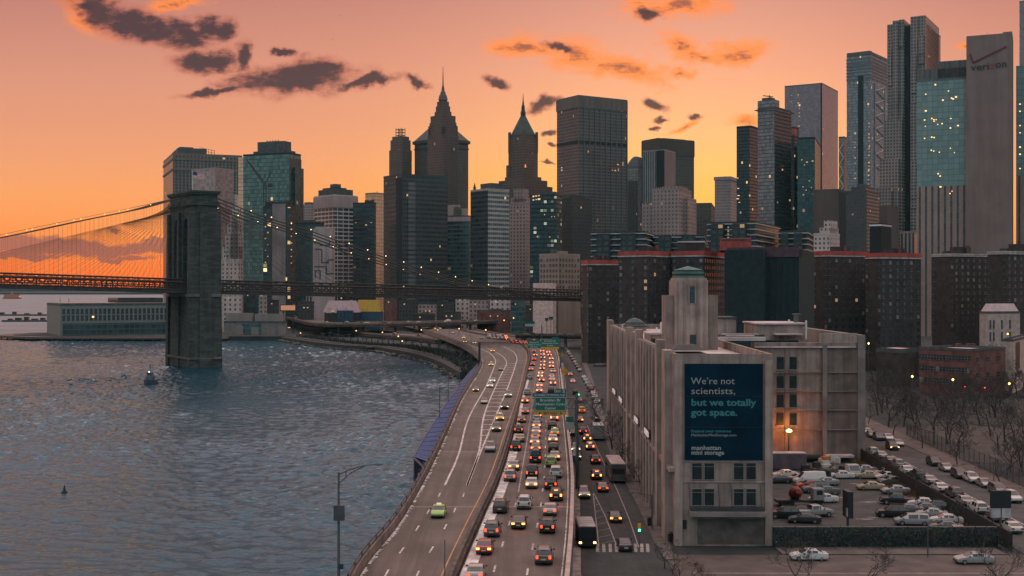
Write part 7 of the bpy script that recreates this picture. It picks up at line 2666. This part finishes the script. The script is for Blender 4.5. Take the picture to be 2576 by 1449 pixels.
YS = 207
sg = thing('gantry_sign', 'big green exit sign with a yellow strip, nearest of the overhead signs', 'road sign', (xof(1446, 208), 208, 3))
p = pan(1344, 1425, 998, 1034.5, YS).build('green_panel', M_sgreen, sg)
frame_(1344, 1425, 998, 1034.5, YS).build('border', M_sltr, sg).parent = p
pn = {'g': p}
pn['y'] = pan(1344, 1425, 1034.6, 1043.7, YS).build('yellow_strip', M_syel, sg)
pn['b'] = pan(1340, 1424.5, 989, 997.6, YS).build('blue_strip', M_sblue, sg)
pn['t'] = pan(1397, 1424.5, 978, 988.8, YS).build('exit_tab', M_sgreen, sg)
for body, px, py, wpx, size, m, bo in (("Brooklyn Br", 1384.5, 1009.5, 52, .62, M_sltr, .01), ("Manhattan Civic", 1384.5, 1019.5, 73, .62, M_sltr, .01), ("Center", 1384.5, 1029.5, 29, .62, M_sltr, .01), ("EXIT ONLY", 1384.5, 1042, 34, .5, M_sltb, .008),
                                   ("ARI HALBERSTAM MEMORIAL RAMP", 1382.5, 996, 79, .46, M_sltr, .006), ("EXIT", 1405, 986.5, 12, .5, M_sltr, .008), ("2", 1418, 987, 6, .72, M_sltr, .02)):
    sign_text(body, pn['b' if 'RAMP' in body else 'y' if 'ONLY' in body else 't' if body in ('EXIT', '2') else 'g'], px, py, wpx, YS, size, m, bo)
for px in (1358, 1411):
    c_ = Vector((xof(px, YS), YS - .08, zof(1039, YS)))
    b = MB()
    b.mesh([c_ + Vector(v) for v in ((-.06, 0, .22), (.06, 0, .22), (.06, 0, 0), (.22, 0, 0), (0, 0, -.24), (-.22, 0, 0), (-.06, 0, 0))], [(0, 1, 2, 6), (3, 4, 5)])
    b.build('arrow', M_sltb, sg)
b = MB()
pb = G(1447, 1220, 3.0)
b.tube([(pb.x, 208, 3), (pb.x, 208, zof(990, 208))], [.26, .2], 8)
b.build('post', M_pole, sg)
b = MB()
for z_ in (zof(1002, 208), zof(1026, 208)):
    b.tube([(pb.x, 208, z_), (xof(1340, 208), 208, z_)], .11, 5)
for i in range(8):
    xa, xb_ = pb.x + (xof(1340, 208) - pb.x) * i / 8, pb.x + (xof(1340, 208) - pb.x) * (i + 1) / 8
    b.tube([(xa, 208, zof(1002, 208)), (xb_, 208, zof(1026, 208))], .06, 4)
b.build('truss_arm', M_pole, sg)
YG = 440
for x0, x1, y0, y1, ty0, tx0, tx1, lines, lab, strip_ in ((1327, 1360.5, 857, 876, 852.5, 1346, 1360, (("Battery Pk", 863, 24), ("Staten Is Ferry", 868.5, 31), ("FDR Drive", 874, 20)), 'smaller far green sign with a tab, left one of the far pair', False),
                                                (1361.5, 1406, 853.6, 872.5, 848.5, 1388, 1405, (("Brooklyn Br", 859.5, 29), ("Manhattan Civic", 865, 40), ("Center", 870.6, 16)), 'larger far green sign over a yellow strip, right one of the far pair', True)):
    fs = thing('gantry_sign', lab, 'road sign', (xof(x1, YG), YG, DZ))
    gp = pan(x0, x1, y0, y1, YG).build('green_panel', M_sgreen, fs)
    pan(tx0, tx1, ty0, y0 - .1, YG).build('exit_tab', M_sgreen, fs)
    if strip_:
        pan(x0, x1, y1 + .1, 879, YG).build('yellow_strip', M_syel, fs)
    for body, py, wpx in lines:
        sign_text(body, gp, (x0 + x1) / 2, py, wpx, YG, .7, M_sltr, .012)
    b = MB()
    px = 1363 if not strip_ else 1409
    b.tube([(xof(px, YG + .4), YG + .5, 3), (xof(px, YG + .4), YG + .5, zof(y0 - (40 if not strip_ else 2), YG))], .22, 6)
    b.build('post', M_pole, fs)
    b = MB()
    b.tube([(xof(x0, YG), YG + .4, zof(y0 + 6, YG)), (xof(px, YG), YG + .4, zof(y0 + 6, YG))], .14, 5)
    b.build('arm', M_pole, fs)
for x0, x1, y0, y1, Y_, lab in ((1321, 1345, 808, 821, 690, 'distant green sign above the dark overpass, largest of three'), (1371, 1380, 800, 808, 720, 'tiny distant green sign at the landing, left of two'), (1381, 1391, 797, 805, 720, 'tiny distant green sign at the landing, right of two')):
    fs = thing('road_sign', lab, 'road sign', (xof((x0 + x1) / 2, Y_), Y_, 10))
    pan(x0, x1, y0, (y0 + y1) / 2, Y_).build('green_panel', M_sgreen, fs)
    pan(x0, x1, (y0 + y1) / 2 + .1, y1, Y_).build('grey_panel', M_sltr, fs)
    b = MB()
    b.tube([(xof((x0 + x1) / 2, Y_), Y_ + .2, 9), (xof((x0 + x1) / 2, Y_), Y_ + .2, zof(y1 - 2, Y_))], .15, 5)
    b.build('post', M_pole, fs)
for px, py, s_, lab in ((1420, 934, 2.6, 'nearer yellow diamond warning sign beside the retaining wall'), (1410, 893, 2.8, 'farther yellow diamond warning sign near the far green signs')):
    Y_ = 395 if py > 900 else 520
    fs = thing('warning_sign', lab, 'road sign', (xof(px, Y_), Y_, 3))
    b = MB()
    c_ = A(px, py, Y_)
    h_ = s_ * .5
    b.mesh([c_ + Vector(v) for v in ((0, 0, h_), (h_, 0, 0), (0, 0, -h_), (-h_, 0, 0), (0, .1, h_), (h_, .1, 0), (0, .1, -h_), (-h_, .1, 0))], [(3, 2, 1, 0), (4, 5, 6, 7), (0, 1, 5, 4), (1, 2, 6, 5), (2, 3, 7, 6), (3, 0, 4, 7)])
    b.build('diamond', mat('warning_yellow', (0.42, 0.20, 0.015), .6), fs)
    b = MB()
    b.tube([(c_.x, Y_ + .2, 3), (c_.x, Y_ + .2, c_.z)], .1, 5)
    b.build('post', M_pole, fs)


def lamp(label, base, h_, arm, rise, name='street_lamp', r=.1, lit=None, sides=1, group='street lamps along the highway'):
    """tapered pole with a curved bracket arm (arm: x reach, y reach) and a cobra head"""
    t = thing(name, label, 'street lamp', base, group)
    bz = Vector(base)
    b = MB()
    b.tube([bz, bz + Vector((0, 0, h_))], [r * 1.25, r * .8], 8)
    b.build('pole', M_pole, t)
    a = Vector((arm[0], arm[1], 0))
    for s_ in ((1,) if sides == 1 else (1, -1)):
        b = MB()
        top = bz + Vector((0, 0, h_ - .2))
        pts = [top + a * s_ * k + Vector((0, 0, rise * math.sin(k * math.pi / 2))) for k in (0, .25, .5, .75, 1)]
        b.tube(pts, r * .5, 5)
        low = [top + Vector((0, 0, -.9)), top + a * s_ * .35 + Vector((0, 0, rise * .28 - .1)), pts[3]]
        b.tube(low, r * .4, 5)
        b.tube([top + a * s_ * .2 + Vector((0, 0, rise * .1 - .4)), top + a * s_ * .2 + Vector((0, 0, rise * .31))], r * .35, 4)
        am = b.build('arm', M_pole, t)
        b = MB()
        d = a.normalized() * s_
        b.tube([pts[-1] - d * .1, pts[-1] + d * .35, pts[-1] + d * .8], [.06, .14, .05], 6)
        b.build('lamp_head', M_pole if not lit else lit, am)
    return t


Y_ = 119
big = lamp('tall street lamp with a long curved arm and a square box, foreground by the river', Vector((xof(852, Y_), Y_, DZ - 1)), zof(1188, Y_) - DZ + 1, ((955 - 851) * Y_ / F - .5, 0), (1188 - 1163) * Y_ / F, r=.13, group=None)
b = MB()
b.box((xof(854, Y_), Y_ - .25, zof(1308, Y_)), 27 * Y_ / F, .3, 38 * Y_ / F)
b.build('control_box', mat('box_grey', (0.05, 0.05, 0.055), .6), big)
b = MB()
b.box((xof(860, Y_), Y_ - .2, zof(1430, Y_)), .35, .25, .5)
b.build('junction_box', M_dsteel, big)
Y_ = 112
t = thing('thin_post', 'thin bare post rising at the bottom edge beside the oncoming carriageway', 'post', (xof(1119, Y_), Y_, DZ))
b = MB()
b.tube([(xof(1119, Y_), Y_, DZ), (xof(1119, Y_), Y_, zof(1357, Y_))], [.07, .05], 6)
b.build('pole', M_pole, t)
b = MB()
b.box((xof(1119, Y_), Y_, DZ), .35, .35, .12)
b.build('base_plate', M_pole, t)
for px, py, yt, lab in ((1110, 1052, 975, 'first lamp above the blue walkway, counted from the near end'), (1131, 1012, 944, 'second lamp above the blue walkway, counted from the near end'), (1159, 972, 912, 'third lamp above the blue walkway, counted from the near end')):
    Y_ = F * 33 / (py - HY)
    lamp(lab, (xof(px, Y_) - .4, Y_, 3), zof(yt, Y_) - 3, (2.6, .4), .7, r=.09)
for px, yt, Y_, lab in ((1096, 862, 560, 'lamp below the pale parapet at the left end of the bend'), (1185, 845, 600, 'lamp rising beside the dark pillar on the bend'), (1250, 812, 700, 'lamp at the far bend below the bridge deck, left'), (1268, 806, 720, 'lamp at the far bend below the bridge deck, right'), (1130, 800, 760, 'lamp on the curving ramp under the deck')):
    lamp(lab, (xof(px, Y_), Y_, 3 if px < 1200 and Y_ < 620 else DZ), zof(yt, Y_) - (3 if px < 1200 and Y_ < 620 else DZ), (-2.2, .4), .6, r=.09)
t = thing('sign_pillar', 'dark square pillar standing at the outer edge of the highway bend', 'pillar', (xof(1206, 500), 500, DZ))
b = MB()
b.box((xof(1206, 500), 500, 3), .9, .9, zof(861, 500) - 3)
b.build('shaft', M_dsteel, t)
b = MB()
b.tube([(xof(1206, 500), 500, zof(862, 500)), (xof(1282, 500), 500, zof(862, 500))], .12, 5)
b.build('crossbar', M_dsteel, t)
for px, py, yt, lab, arm in ((1640, 1330, 1245, 'slim street lamp at the warehouse street corner', (-2.6, .3)), (1600, 1200, 1140, 'slim street lamp before the warehouse arches, nearer', (-2.2, .3)), (1540, 1112, 1060, 'slim street lamp before the warehouse arches, farther', (-2.2, .3)), (1455, 1200, 1096, 'slim lamp between retaining wall and lower street', (2.0, .3)), (1447, 1100, 1010, 'slim lamp behind the big green sign', (2.0, .3))):
    p = G(px, py, 3.1)
    lamp(lab, p, zof(yt, p.y) - 3.1, arm, .5, r=.09, group='street lamps on the lower street')
for px, py, yt, lab, arm in ((2500, 1235, 1172, 'street lamp with a curved arm on the park pavement behind the black board', (-4.8, .3)), (2424, 1140, 1075, 'street lamp among bare trees beside the ball field', (2, .5)), (2334, 1400, 1318, 'thin pale lamp post standing before the front fence', (.8, .1))):
    p = G(px, py, 3.1)
    lamp(lab, p, zof(yt, p.y) - 3.1, arm, .5, r=.08, group='street lamps near the park')
# traffic lights and corner signs
for px, py, yt, col, lab in ((1608, 1345, 1322, (0.02, 1, .45), 'traffic light showing green over the lower street crossing'), (1456, 1020, 985, (0.02, 1, .45), 'far traffic light showing green on the lower street'), (2476, 1010, 968, (1, .05, .02), 'traffic light showing red among trees by the school'), (2426, 1010, 965, (1, .12, .02), 'traffic light showing orange red left of the school corner')):
    p = G(px, py + 22, 3.0)
    Y_ = p.y
    t = thing('traffic_light', lab, 'traffic light', p)
    b = MB()
    b.tube([p, (p.x, Y_, zof(yt, Y_))], .07, 6)
    b.build('post', M_pole, t)
    b = MB()
    b.box((p.x, Y_ - .15, zof(yt + 4, Y_) - .6), .4, .3, 1.1)
    b.build('housing', M_syel if px < 1700 else M_black, t)
    b = MB()
    b.box((p.x, Y_ - .34, zof(yt + 4, Y_) - .5), .26, .08, .26)
    b.build('lens', emis('signal_%d' % (col[0] * 10), col, 6), t)
p = G(1672, 1352, 3.1)
t = thing('street_sign', 'corner post with small green street name plates by the warehouse', 'street sign', p)
b = MB()
b.tube([p, p + Vector((0, 0, 4.6))], .06, 6)
b.build('post', M_pole, t)
for z_, w_ in ((4.1, 1.5), (3.3, 1.2)):
    b = MB()
    b.box(p + Vector((.5, -.08, z_)), w_, .05, .42)
    b.build('name_plate', M_sgreen, t)
b = MB()
b.box(p + Vector((0, -.1, 1.5)), .35, .3, .7)
b.build('walk_signal', M_black, t)
b = MB()
b.box(p + Vector((.04, -.28, 1.7)), .2, .04, .25)
b.build('lens', emis('walk_white', (1, .8, .6), 4), t)
for px, py, lab in ((1686, 1362, 'black litter bin on the pavement by the warehouse corner'), (1634, 1322, 'black mailbox on the pavement below the warehouse')):
    p = G(px, py, 3.14)
    t = thing('litter_bin', lab, 'bin', p)
    b = MB()
    b.tube([p, p + Vector((0, 0, 1.1))], [.3, .36], 10)
    b.build('bin_body', M_black, t)
    b = MB()
    b.tube([p + Vector((0, 0, 1.1)), p + Vector((0, 0, 1.3))], [.38, .2], 10)
    b.build('lid', M_dsteel, t)
p = A(1440, 1160, 233)
t = thing('blue_sign', 'blue road sign on a post between the wall and the lower street', 'road sign', (xof(1444, 226), 226, 3))
b = MB()
b.box((xof(1444, 226), 226, zof(1164, 226)), 24 * 226 / F, .1, 18 * 226 / F)
b.build('panel', mat('bright_blue', (0.01, 0.09, 0.18), .5), t)
b = MB()
b.tube([(xof(1444, 226), 226.1, 3), (xof(1444, 226), 226.1, zof(1150, 226))], .09, 6)
b.build('post', M_pole, t)
t = thing('guide_sign', 'green over white sign board behind the big exit sign', 'road sign', (xof(1432, 250), 250, 3))
b = MB()
b.box((xof(1433, 250), 250, zof(1062, 250)), 1.5, .1, 1.1)
b.build('green_panel', M_sgreen, t)
b = MB()
b.box((xof(1433, 250), 250, zof(1080, 250)), 1.7, .1, 1.4)
b.build('white_panel', M_lw, t)
b = MB()
b.tube([(xof(1433, 250), 250.1, 3), (xof(1433, 250), 250.1, zof(1052, 250))], .1, 6)
b.build('post', M_pole, t)

# boards on poles by the car park
p = G(2517, 1330, 3.0)
t = thing('advert_board', 'black advertising board with a white lower panel on a pole', 'billboard', p)
Yb = p.y
b = MB()
b.box((xof(2517, Yb), Yb, zof(1277, Yb)), 50 * Yb / F, .5, 43 * Yb / F)
b.build('black_panel', M_black, t)
b = MB()
b.box((xof(2517, Yb), Yb, zof(1302, Yb)), 48 * Yb / F, .4, 24 * Yb / F)
b.build('white_panel', mat('board_white', (0.36, 0.33, 0.34), .7), t)
b = MB()
b.tube([p, (p.x, Yb, zof(1300, Yb))], .16, 8)
b.build('pole', M_pole, t)
b = MB()
b.box((p.x, Yb - .28, zof(1302, Yb)), .08, .1, 24 * Yb / F)
b.build('mullion', M_dsteel, t)
p = G(2133, 1345, 3.0)
t = thing('advert_board', 'dark advertising board seen edge on above the car park fence', 'billboard', p)
b = MB()
b.box((p.x, p.y, zof(1300, p.y)), .8, 2.6, 66 * p.y / F)
b.build('black_panel', M_black, t)
b = MB()
b.box((p.x - .42, p.y - 1.0, zof(1296, p.y)), .06, .7, 22 * p.y / F)
b.build('white_panel', mat('board_white', (0.36, 0.33, 0.34), .7), t)
b = MB()
b.tube([p, (p.x, p.y, zof(1290, p.y))], .2, 8)
b.build('pole', M_pole, t)

# fences
M_fence = mat('fence_black', (0.012, 0.014, 0.016), .8, var=.2)
fn = thing('board_fence', 'tall black board fence running between the car park and side street', 'fence', SA)
b = MB()
FA, FB = SA - sd * 6, SB + sd * 2
along(b, [FA, FB], -.06, .06, .1, 2.5)
b.build('boards', M_fence, fn)
n = 26
for i in range(n + 1):
    p = FA.lerp(FB, i / n)
    b = MB()
    b.box(p + sn * .14, .12, .12, 2.7)
    b.build('post', M_fence, fn)
fn = thing('ivy_fence', 'dark creeper covered fence along the front of the car park', 'fence', (50, 162, 3))
b = MB()
b.box((49.8, 162.0, 3), 30.0, .12, 2.6)
b.build('mesh_panel', mat('fence_screen', (0.022, 0.034, 0.034), .9, var=.5, scale=1.5), fn)
b = MB()
b.tube([(34.8, 162, 5.7), (64.8, 162, 5.7)], .07, 5)
b.build('top_rail', mat('fence_rail', (0.20, 0.15, 0.14), .6), fn)
for i in range(11):
    b = MB()
    b.tube([(34.8 + 3 * i, 161.9, 3), (34.8 + 3 * i, 161.9, 5.8)], .06, 5)
    b.build('post', M_dsteel, fn)
b = MB()
r2 = random.Random(5)
for i in range(5200):
    x = r2.uniform(35, 65)
    z = 3 + 2.7 * r2.random() ** .8
    y = 161.75 - r2.random() * (.5 + .9 * (1 - (z - 3) / 2.7))
    s_ = r2.uniform(.08, .2)
    v_ = [Vector((r2.uniform(-s_, s_), r2.uniform(-s_, s_), r2.uniform(-s_, s_))) + Vector((x, y, z)) for _ in range(3)]
    b.face(v_, None, 0 if r2.random() < .7 else 1)
b.build('creeper', [mat('creeper_dark', (0.022, 0.034, 0.028), .9), mat('creeper_pale', (0.06, 0.065, 0.05), .9)], fn)
M_link = mat('chain_link', (0.045, 0.05, 0.052), .6, .3)
for a, c, h_, lab in ((P0 + sn * 20.4 + sd * 40, P0 + sn * 20.4 + sd * 190, 3.2, 'see through chain link fence between the park pavement and the trees'), (Vector((100, 232, 3)), Vector((165, 205, 3)), 4.5, 'tall see through netting fence across the ball field')):
    fn = thing('chain_fence', lab, 'fence', a)
    L = (c - a).length
    k = int(L / 3)
    for i in range(k + 1):
        p = a.lerp(c, i / k)
        b = MB()
        b.tube([p, p + Vector((0, 0, h_))], .06, 5)
        b.build('post', M_link, fn)
    b = MB()
    for z_ in (.3, h_ * .5, h_):
        b.tube([a + Vector((0, 0, z_)), c + Vector((0, 0, z_))], .04, 4)
    b.build('rail', M_link, fn)
    b = MB()
    k = int(L / .5)
    for i in range(k):
        p, q_ = a.lerp(c, i / k), a.lerp(c, min(1, i / k + h_ / L))
        b.tube([p + Vector((0, 0, .2)), q_ + Vector((0, 0, h_))], .018, 3, cap=False)
        b.tube([p + Vector((0, 0, h_)), q_ + Vector((0, 0, .2))], .018, 3, cap=False)
    b.build('wire_mesh', M_link, fn)
b = MB()
p = Vector((119, 238, 3.1))
hs = [b.box(p + Vector((i * 3.2, -i * .6, 0)), 2.9, .2, 2.2) for i in range(8)]
t = b.build('field_boards', mat('pale_boards', (0.24, 0.21, 0.21), .8, var=.4, scale=.4))
tag(t, 'pale low boards along the far side of the ball field', 'boards')

# ------------------------------------------------------------------ bare winter trees
M_bark = mat('bark', (0.04, 0.032, 0.03), .95, var=.3, scale=2)
M_twig = mat('twig', (0.045, 0.04, 0.038), .95, var=.3, scale=2)


def tree_mesh(seed, h_, spread=.9, depth=5):
    r = random.Random(seed)
    tr, tw = MB(), MB()

    def grow(p, d, L, rad, k):
        n_ = 3
        pts, rr = [p], [rad]
        q = p
        for i in range(n_):
            d = (d + Vector((r.gauss(0, .13), r.gauss(0, .13), r.gauss(.05, .08)))).normalized()
            q = q + d * L / n_
            pts.append(q)
            rr.append(rad * (1 - .4 * (i + 1) / n_))
        (tr if k < 3 else tw).tube(pts, rr, 6 if k < 2 else 4 if k < 3 else 3, cap=False)
        if k >= depth:
            return
        for i in range(3 if k < 2 else r.choice((2, 3, 3))):
            t_ = r.uniform(.45, 1) if i else 1
            a = pts[min(n_, int(t_ * n_ + .5))]
            ax = Vector((r.gauss(0, 1), r.gauss(0, 1), r.gauss(0, .35))).normalized()
            nd = (d * (1.0 if k else .8) + ax * spread * r.uniform(.6, 1.15)).normalized()
            nd.z = max(nd.z, -.1)
            grow(a, nd, L * r.uniform(.58, .8), max(rr[-1] * .74, .018), k + 1)
    grow(Vector((0, 0, 0)), Vector((0, 0, 1)), h_ * .32, h_ * .020, 0)
    a = tr.build('trunk', M_bark, origin=(0, 0, 0))
    c = tw.build('crown', M_twig, origin=(0, 0, 0))
    out = (a.data, c.data)
    bpy.data.objects.remove(a)
    bpy.data.objects.remove(c)
    return out


KINDS = [tree_mesh(3, 9.0, 1.0, 6), tree_mesh(8, 9.0, .8, 6), tree_mesh(21, 9.0, .9, 6), tree_mesh(34, 9.0, 1.15, 6)]
KINDS_BUSH = [tree_mesh(50, 9.0, 1.4, 6)]


def tree(label, p, h_, k, group, rz=None, kinds=KINDS):
    t = thing('bare_tree', label, 'tree', p, group)
    t.rotation_euler = (0, 0, rnd.random() * 6.28 if rz is None else rz)
    s_ = h_ / 9.0
    for nm, me in zip(('trunk', 'crown'), kinds[k % len(kinds)]):
        o = bpy.data.objects.new(nm, me)
        COL.objects.link(o)
        o.parent = t
        o.scale = (s_, s_, s_)
    return t


for px, Y_, h_, k, lab in ((1993, 134, 8.6, 0, 'leafless forked tree in the foreground, left one of three at the bottom'), (2164, 131, 9.0, 3, 'leafless forked tree in the foreground, middle one of three at the bottom'), (2515, 133, 9.4, 2, 'leafless forked tree in the foreground, right one of three at the bottom')):
    tree(lab, (xof(px, Y_), Y_, 3), h_, k, None, rz=.6 * k)
for i in range(9):
    x = 36.5 + i * 3.2
    tree('low leafless scrub tree growing through the dark creeper fence', (x, 160.9 + rnd.uniform(-.4, .3), 3), rnd.uniform(3.0, 4.6), i, 'scrub trees along the front fence', kinds=KINDS_BUSH + KINDS)
for i in range(5):
    p = G(1672 + 5 * i, 1430 + 10 * i, 3)
    tree('small leafless street tree at the bottom before the warehouse corner', p + Vector((.5 * i, -1.5 * i, 0)), 4.5, i, 'small trees at the warehouse corner')
for i, (px, py, h_) in enumerate(((1540, 1130, 11), (1560, 1150, 10), (1585, 1190, 9), (1615, 1235, 8), (1512, 1085, 11), (1500, 1050, 10))):
    p = G(px, py, 3.1)
    tree('leafless street tree on the pavement in front of the warehouse arches', p, h_, i, 'street trees before the warehouse')
r3 = random.Random(77)
cnt = 0
for i in range(105):
    Y_ = 215 + 190 * (i / 104) + r3.uniform(-6, 6)
    px = r3.uniform(2200, 2590)
    x = xof(px, Y_)
    if x < 80 + (Y_ - 165) * .05 + 6 or (abs(Y_ - 252) < 14 and px > 2380):
        continue
    tree('leafless park tree standing in the brown wood between school and ball field', (x, Y_, 3), r3.uniform(8.5, 13), i, 'bare park trees')
for i in range(34):
    Y_ = r3.uniform(178, 262)
    x = xof(r3.uniform(2400, 2600), Y_)
    if x < 92:
        continue
    tree('leafless tree at the edge of the ball field near the right border', (x, Y_, 3), r3.uniform(7, 10.5), i, 'bare trees around the ball field')
for i in range(16):
    Y_ = 440 + r3.uniform(-15, 30)
    px = 2190 + 26 * i + r3.uniform(-8, 8)
    tree('tall leafless tree standing close before the brick housing towers', (xof(px, Y_), Y_, 3), r3.uniform(14, 19), i, 'tall trees before the brick towers')
for i in range(6):
    p = P0 + sn * 17.5 + sd * (95 + 24 * i)
    tree('leafless pavement tree along the park side of the side street', p, r3.uniform(6, 8), i, 'pavement trees on the side street')
for i in range(4):
    p = SA + sd * (12 + 22 * i) - sn * 1.2
    tree('thin leafless tree just inside the black board fence', p, r3.uniform(4.5, 6), i, 'trees inside the black fence')
M_weed = mat('dry_weeds', (0.12, 0.075, 0.03), 1, var=.4)
b = MB()
for i in range(2600):
    t_ = r3.random()
    p = SA.lerp(SB, t_) - sn * (0.3 + r3.random() ** 2 * 2.2)
    h_ = r3.uniform(.2, 1.0)
    a = r3.random() * 3.14
    q_ = Vector((math.cos(a), math.sin(a), 0)) * r3.uniform(.05, .14)
    b.face([p - q_, p + q_, p + Vector((r3.uniform(-.3, .3), r3.uniform(-.3, .3), h_))])
struct(b, 'dry_weeds', M_weed, kind='stuff')
b = MB()
for x, y, w_, d_ in ((930, 800, 3.5, 1.6), (890, 950, 3.0, 1.1), (980, 935, 2.5, 1.0), (700, 760, 1.6, .9), (800, 640, 2, 1.0), (620, 700, 1.5, .9)):
    p = G(*c8(x, y), 3.012)
    n_ = 14
    b.face([(p.x + math.cos(k * 6.283 / n_) * w_ * .5 * r3.uniform(.7, 1), p.y + math.sin(k * 6.283 / n_) * d_ * .5 * r3.uniform(.7, 1), 3.012) for k in range(n_)])
struct(b, 'snow_patches', mat('dirty_snow', (0.19, 0.16, 0.155), .9, var=.5, scale=1.2), kind='stuff')
# lit park lamps and far little lights on posts
for px, py, Y_, lab in ((2185, 864, 420, 'small orange lamp on a post beside the far end of the wing'), (2295, 947, 330, 'small yellow lamp among the bare trees, left'), (2397, 955, 330, 'small white lamp among the bare trees, middle'), (2539, 965, 340, 'small yellow lamp among the bare trees at the right edge'), (2535, 840, 455, 'small yellow lamp before the pale stone hall')):
    p = A(px, py, Y_)
    t = thing('park_lamp', lab, 'street lamp', (p.x, Y_, 3))
    b = MB()
    b.tube([(p.x, Y_, 3), (p.x, Y_, p.z)], .08, 5)
    b.build('pole', M_pole, t)
    b = MB()
    b.tube([p + Vector((0, 0, -.3)), p, p + Vector((0, 0, .3))], [.1, .3, .1], 7)
    b.build('globe', emis('park_globe', (1, .45, .1), 7), t)
for i, (px, py) in enumerate(((856, 39), (836, 99))):
    p = A(px, py, 420)
    b = MB()
    b.mesh([p, p + Vector((-.5, .1, .22)), p + Vector((-.25, -.15, .12)), p + Vector((.5, .1, .2)), p + Vector((.25, -.15, .12)), p + Vector((0, .35, .02)), p + Vector((0, -.3, .03)), p + Vector((0, 0, -.06))], [(0, 2, 1), (0, 1, 5), (0, 3, 4), (0, 5, 3), (7, 2, 6), (7, 6, 4), (7, 5, 2), (7, 4, 5)])
    tag(b.build('bird', M_black), ['upper dark bird gliding high in the sky left of the spire', 'lower dark bird gliding high in the sky left of the spire'][i], 'bird')
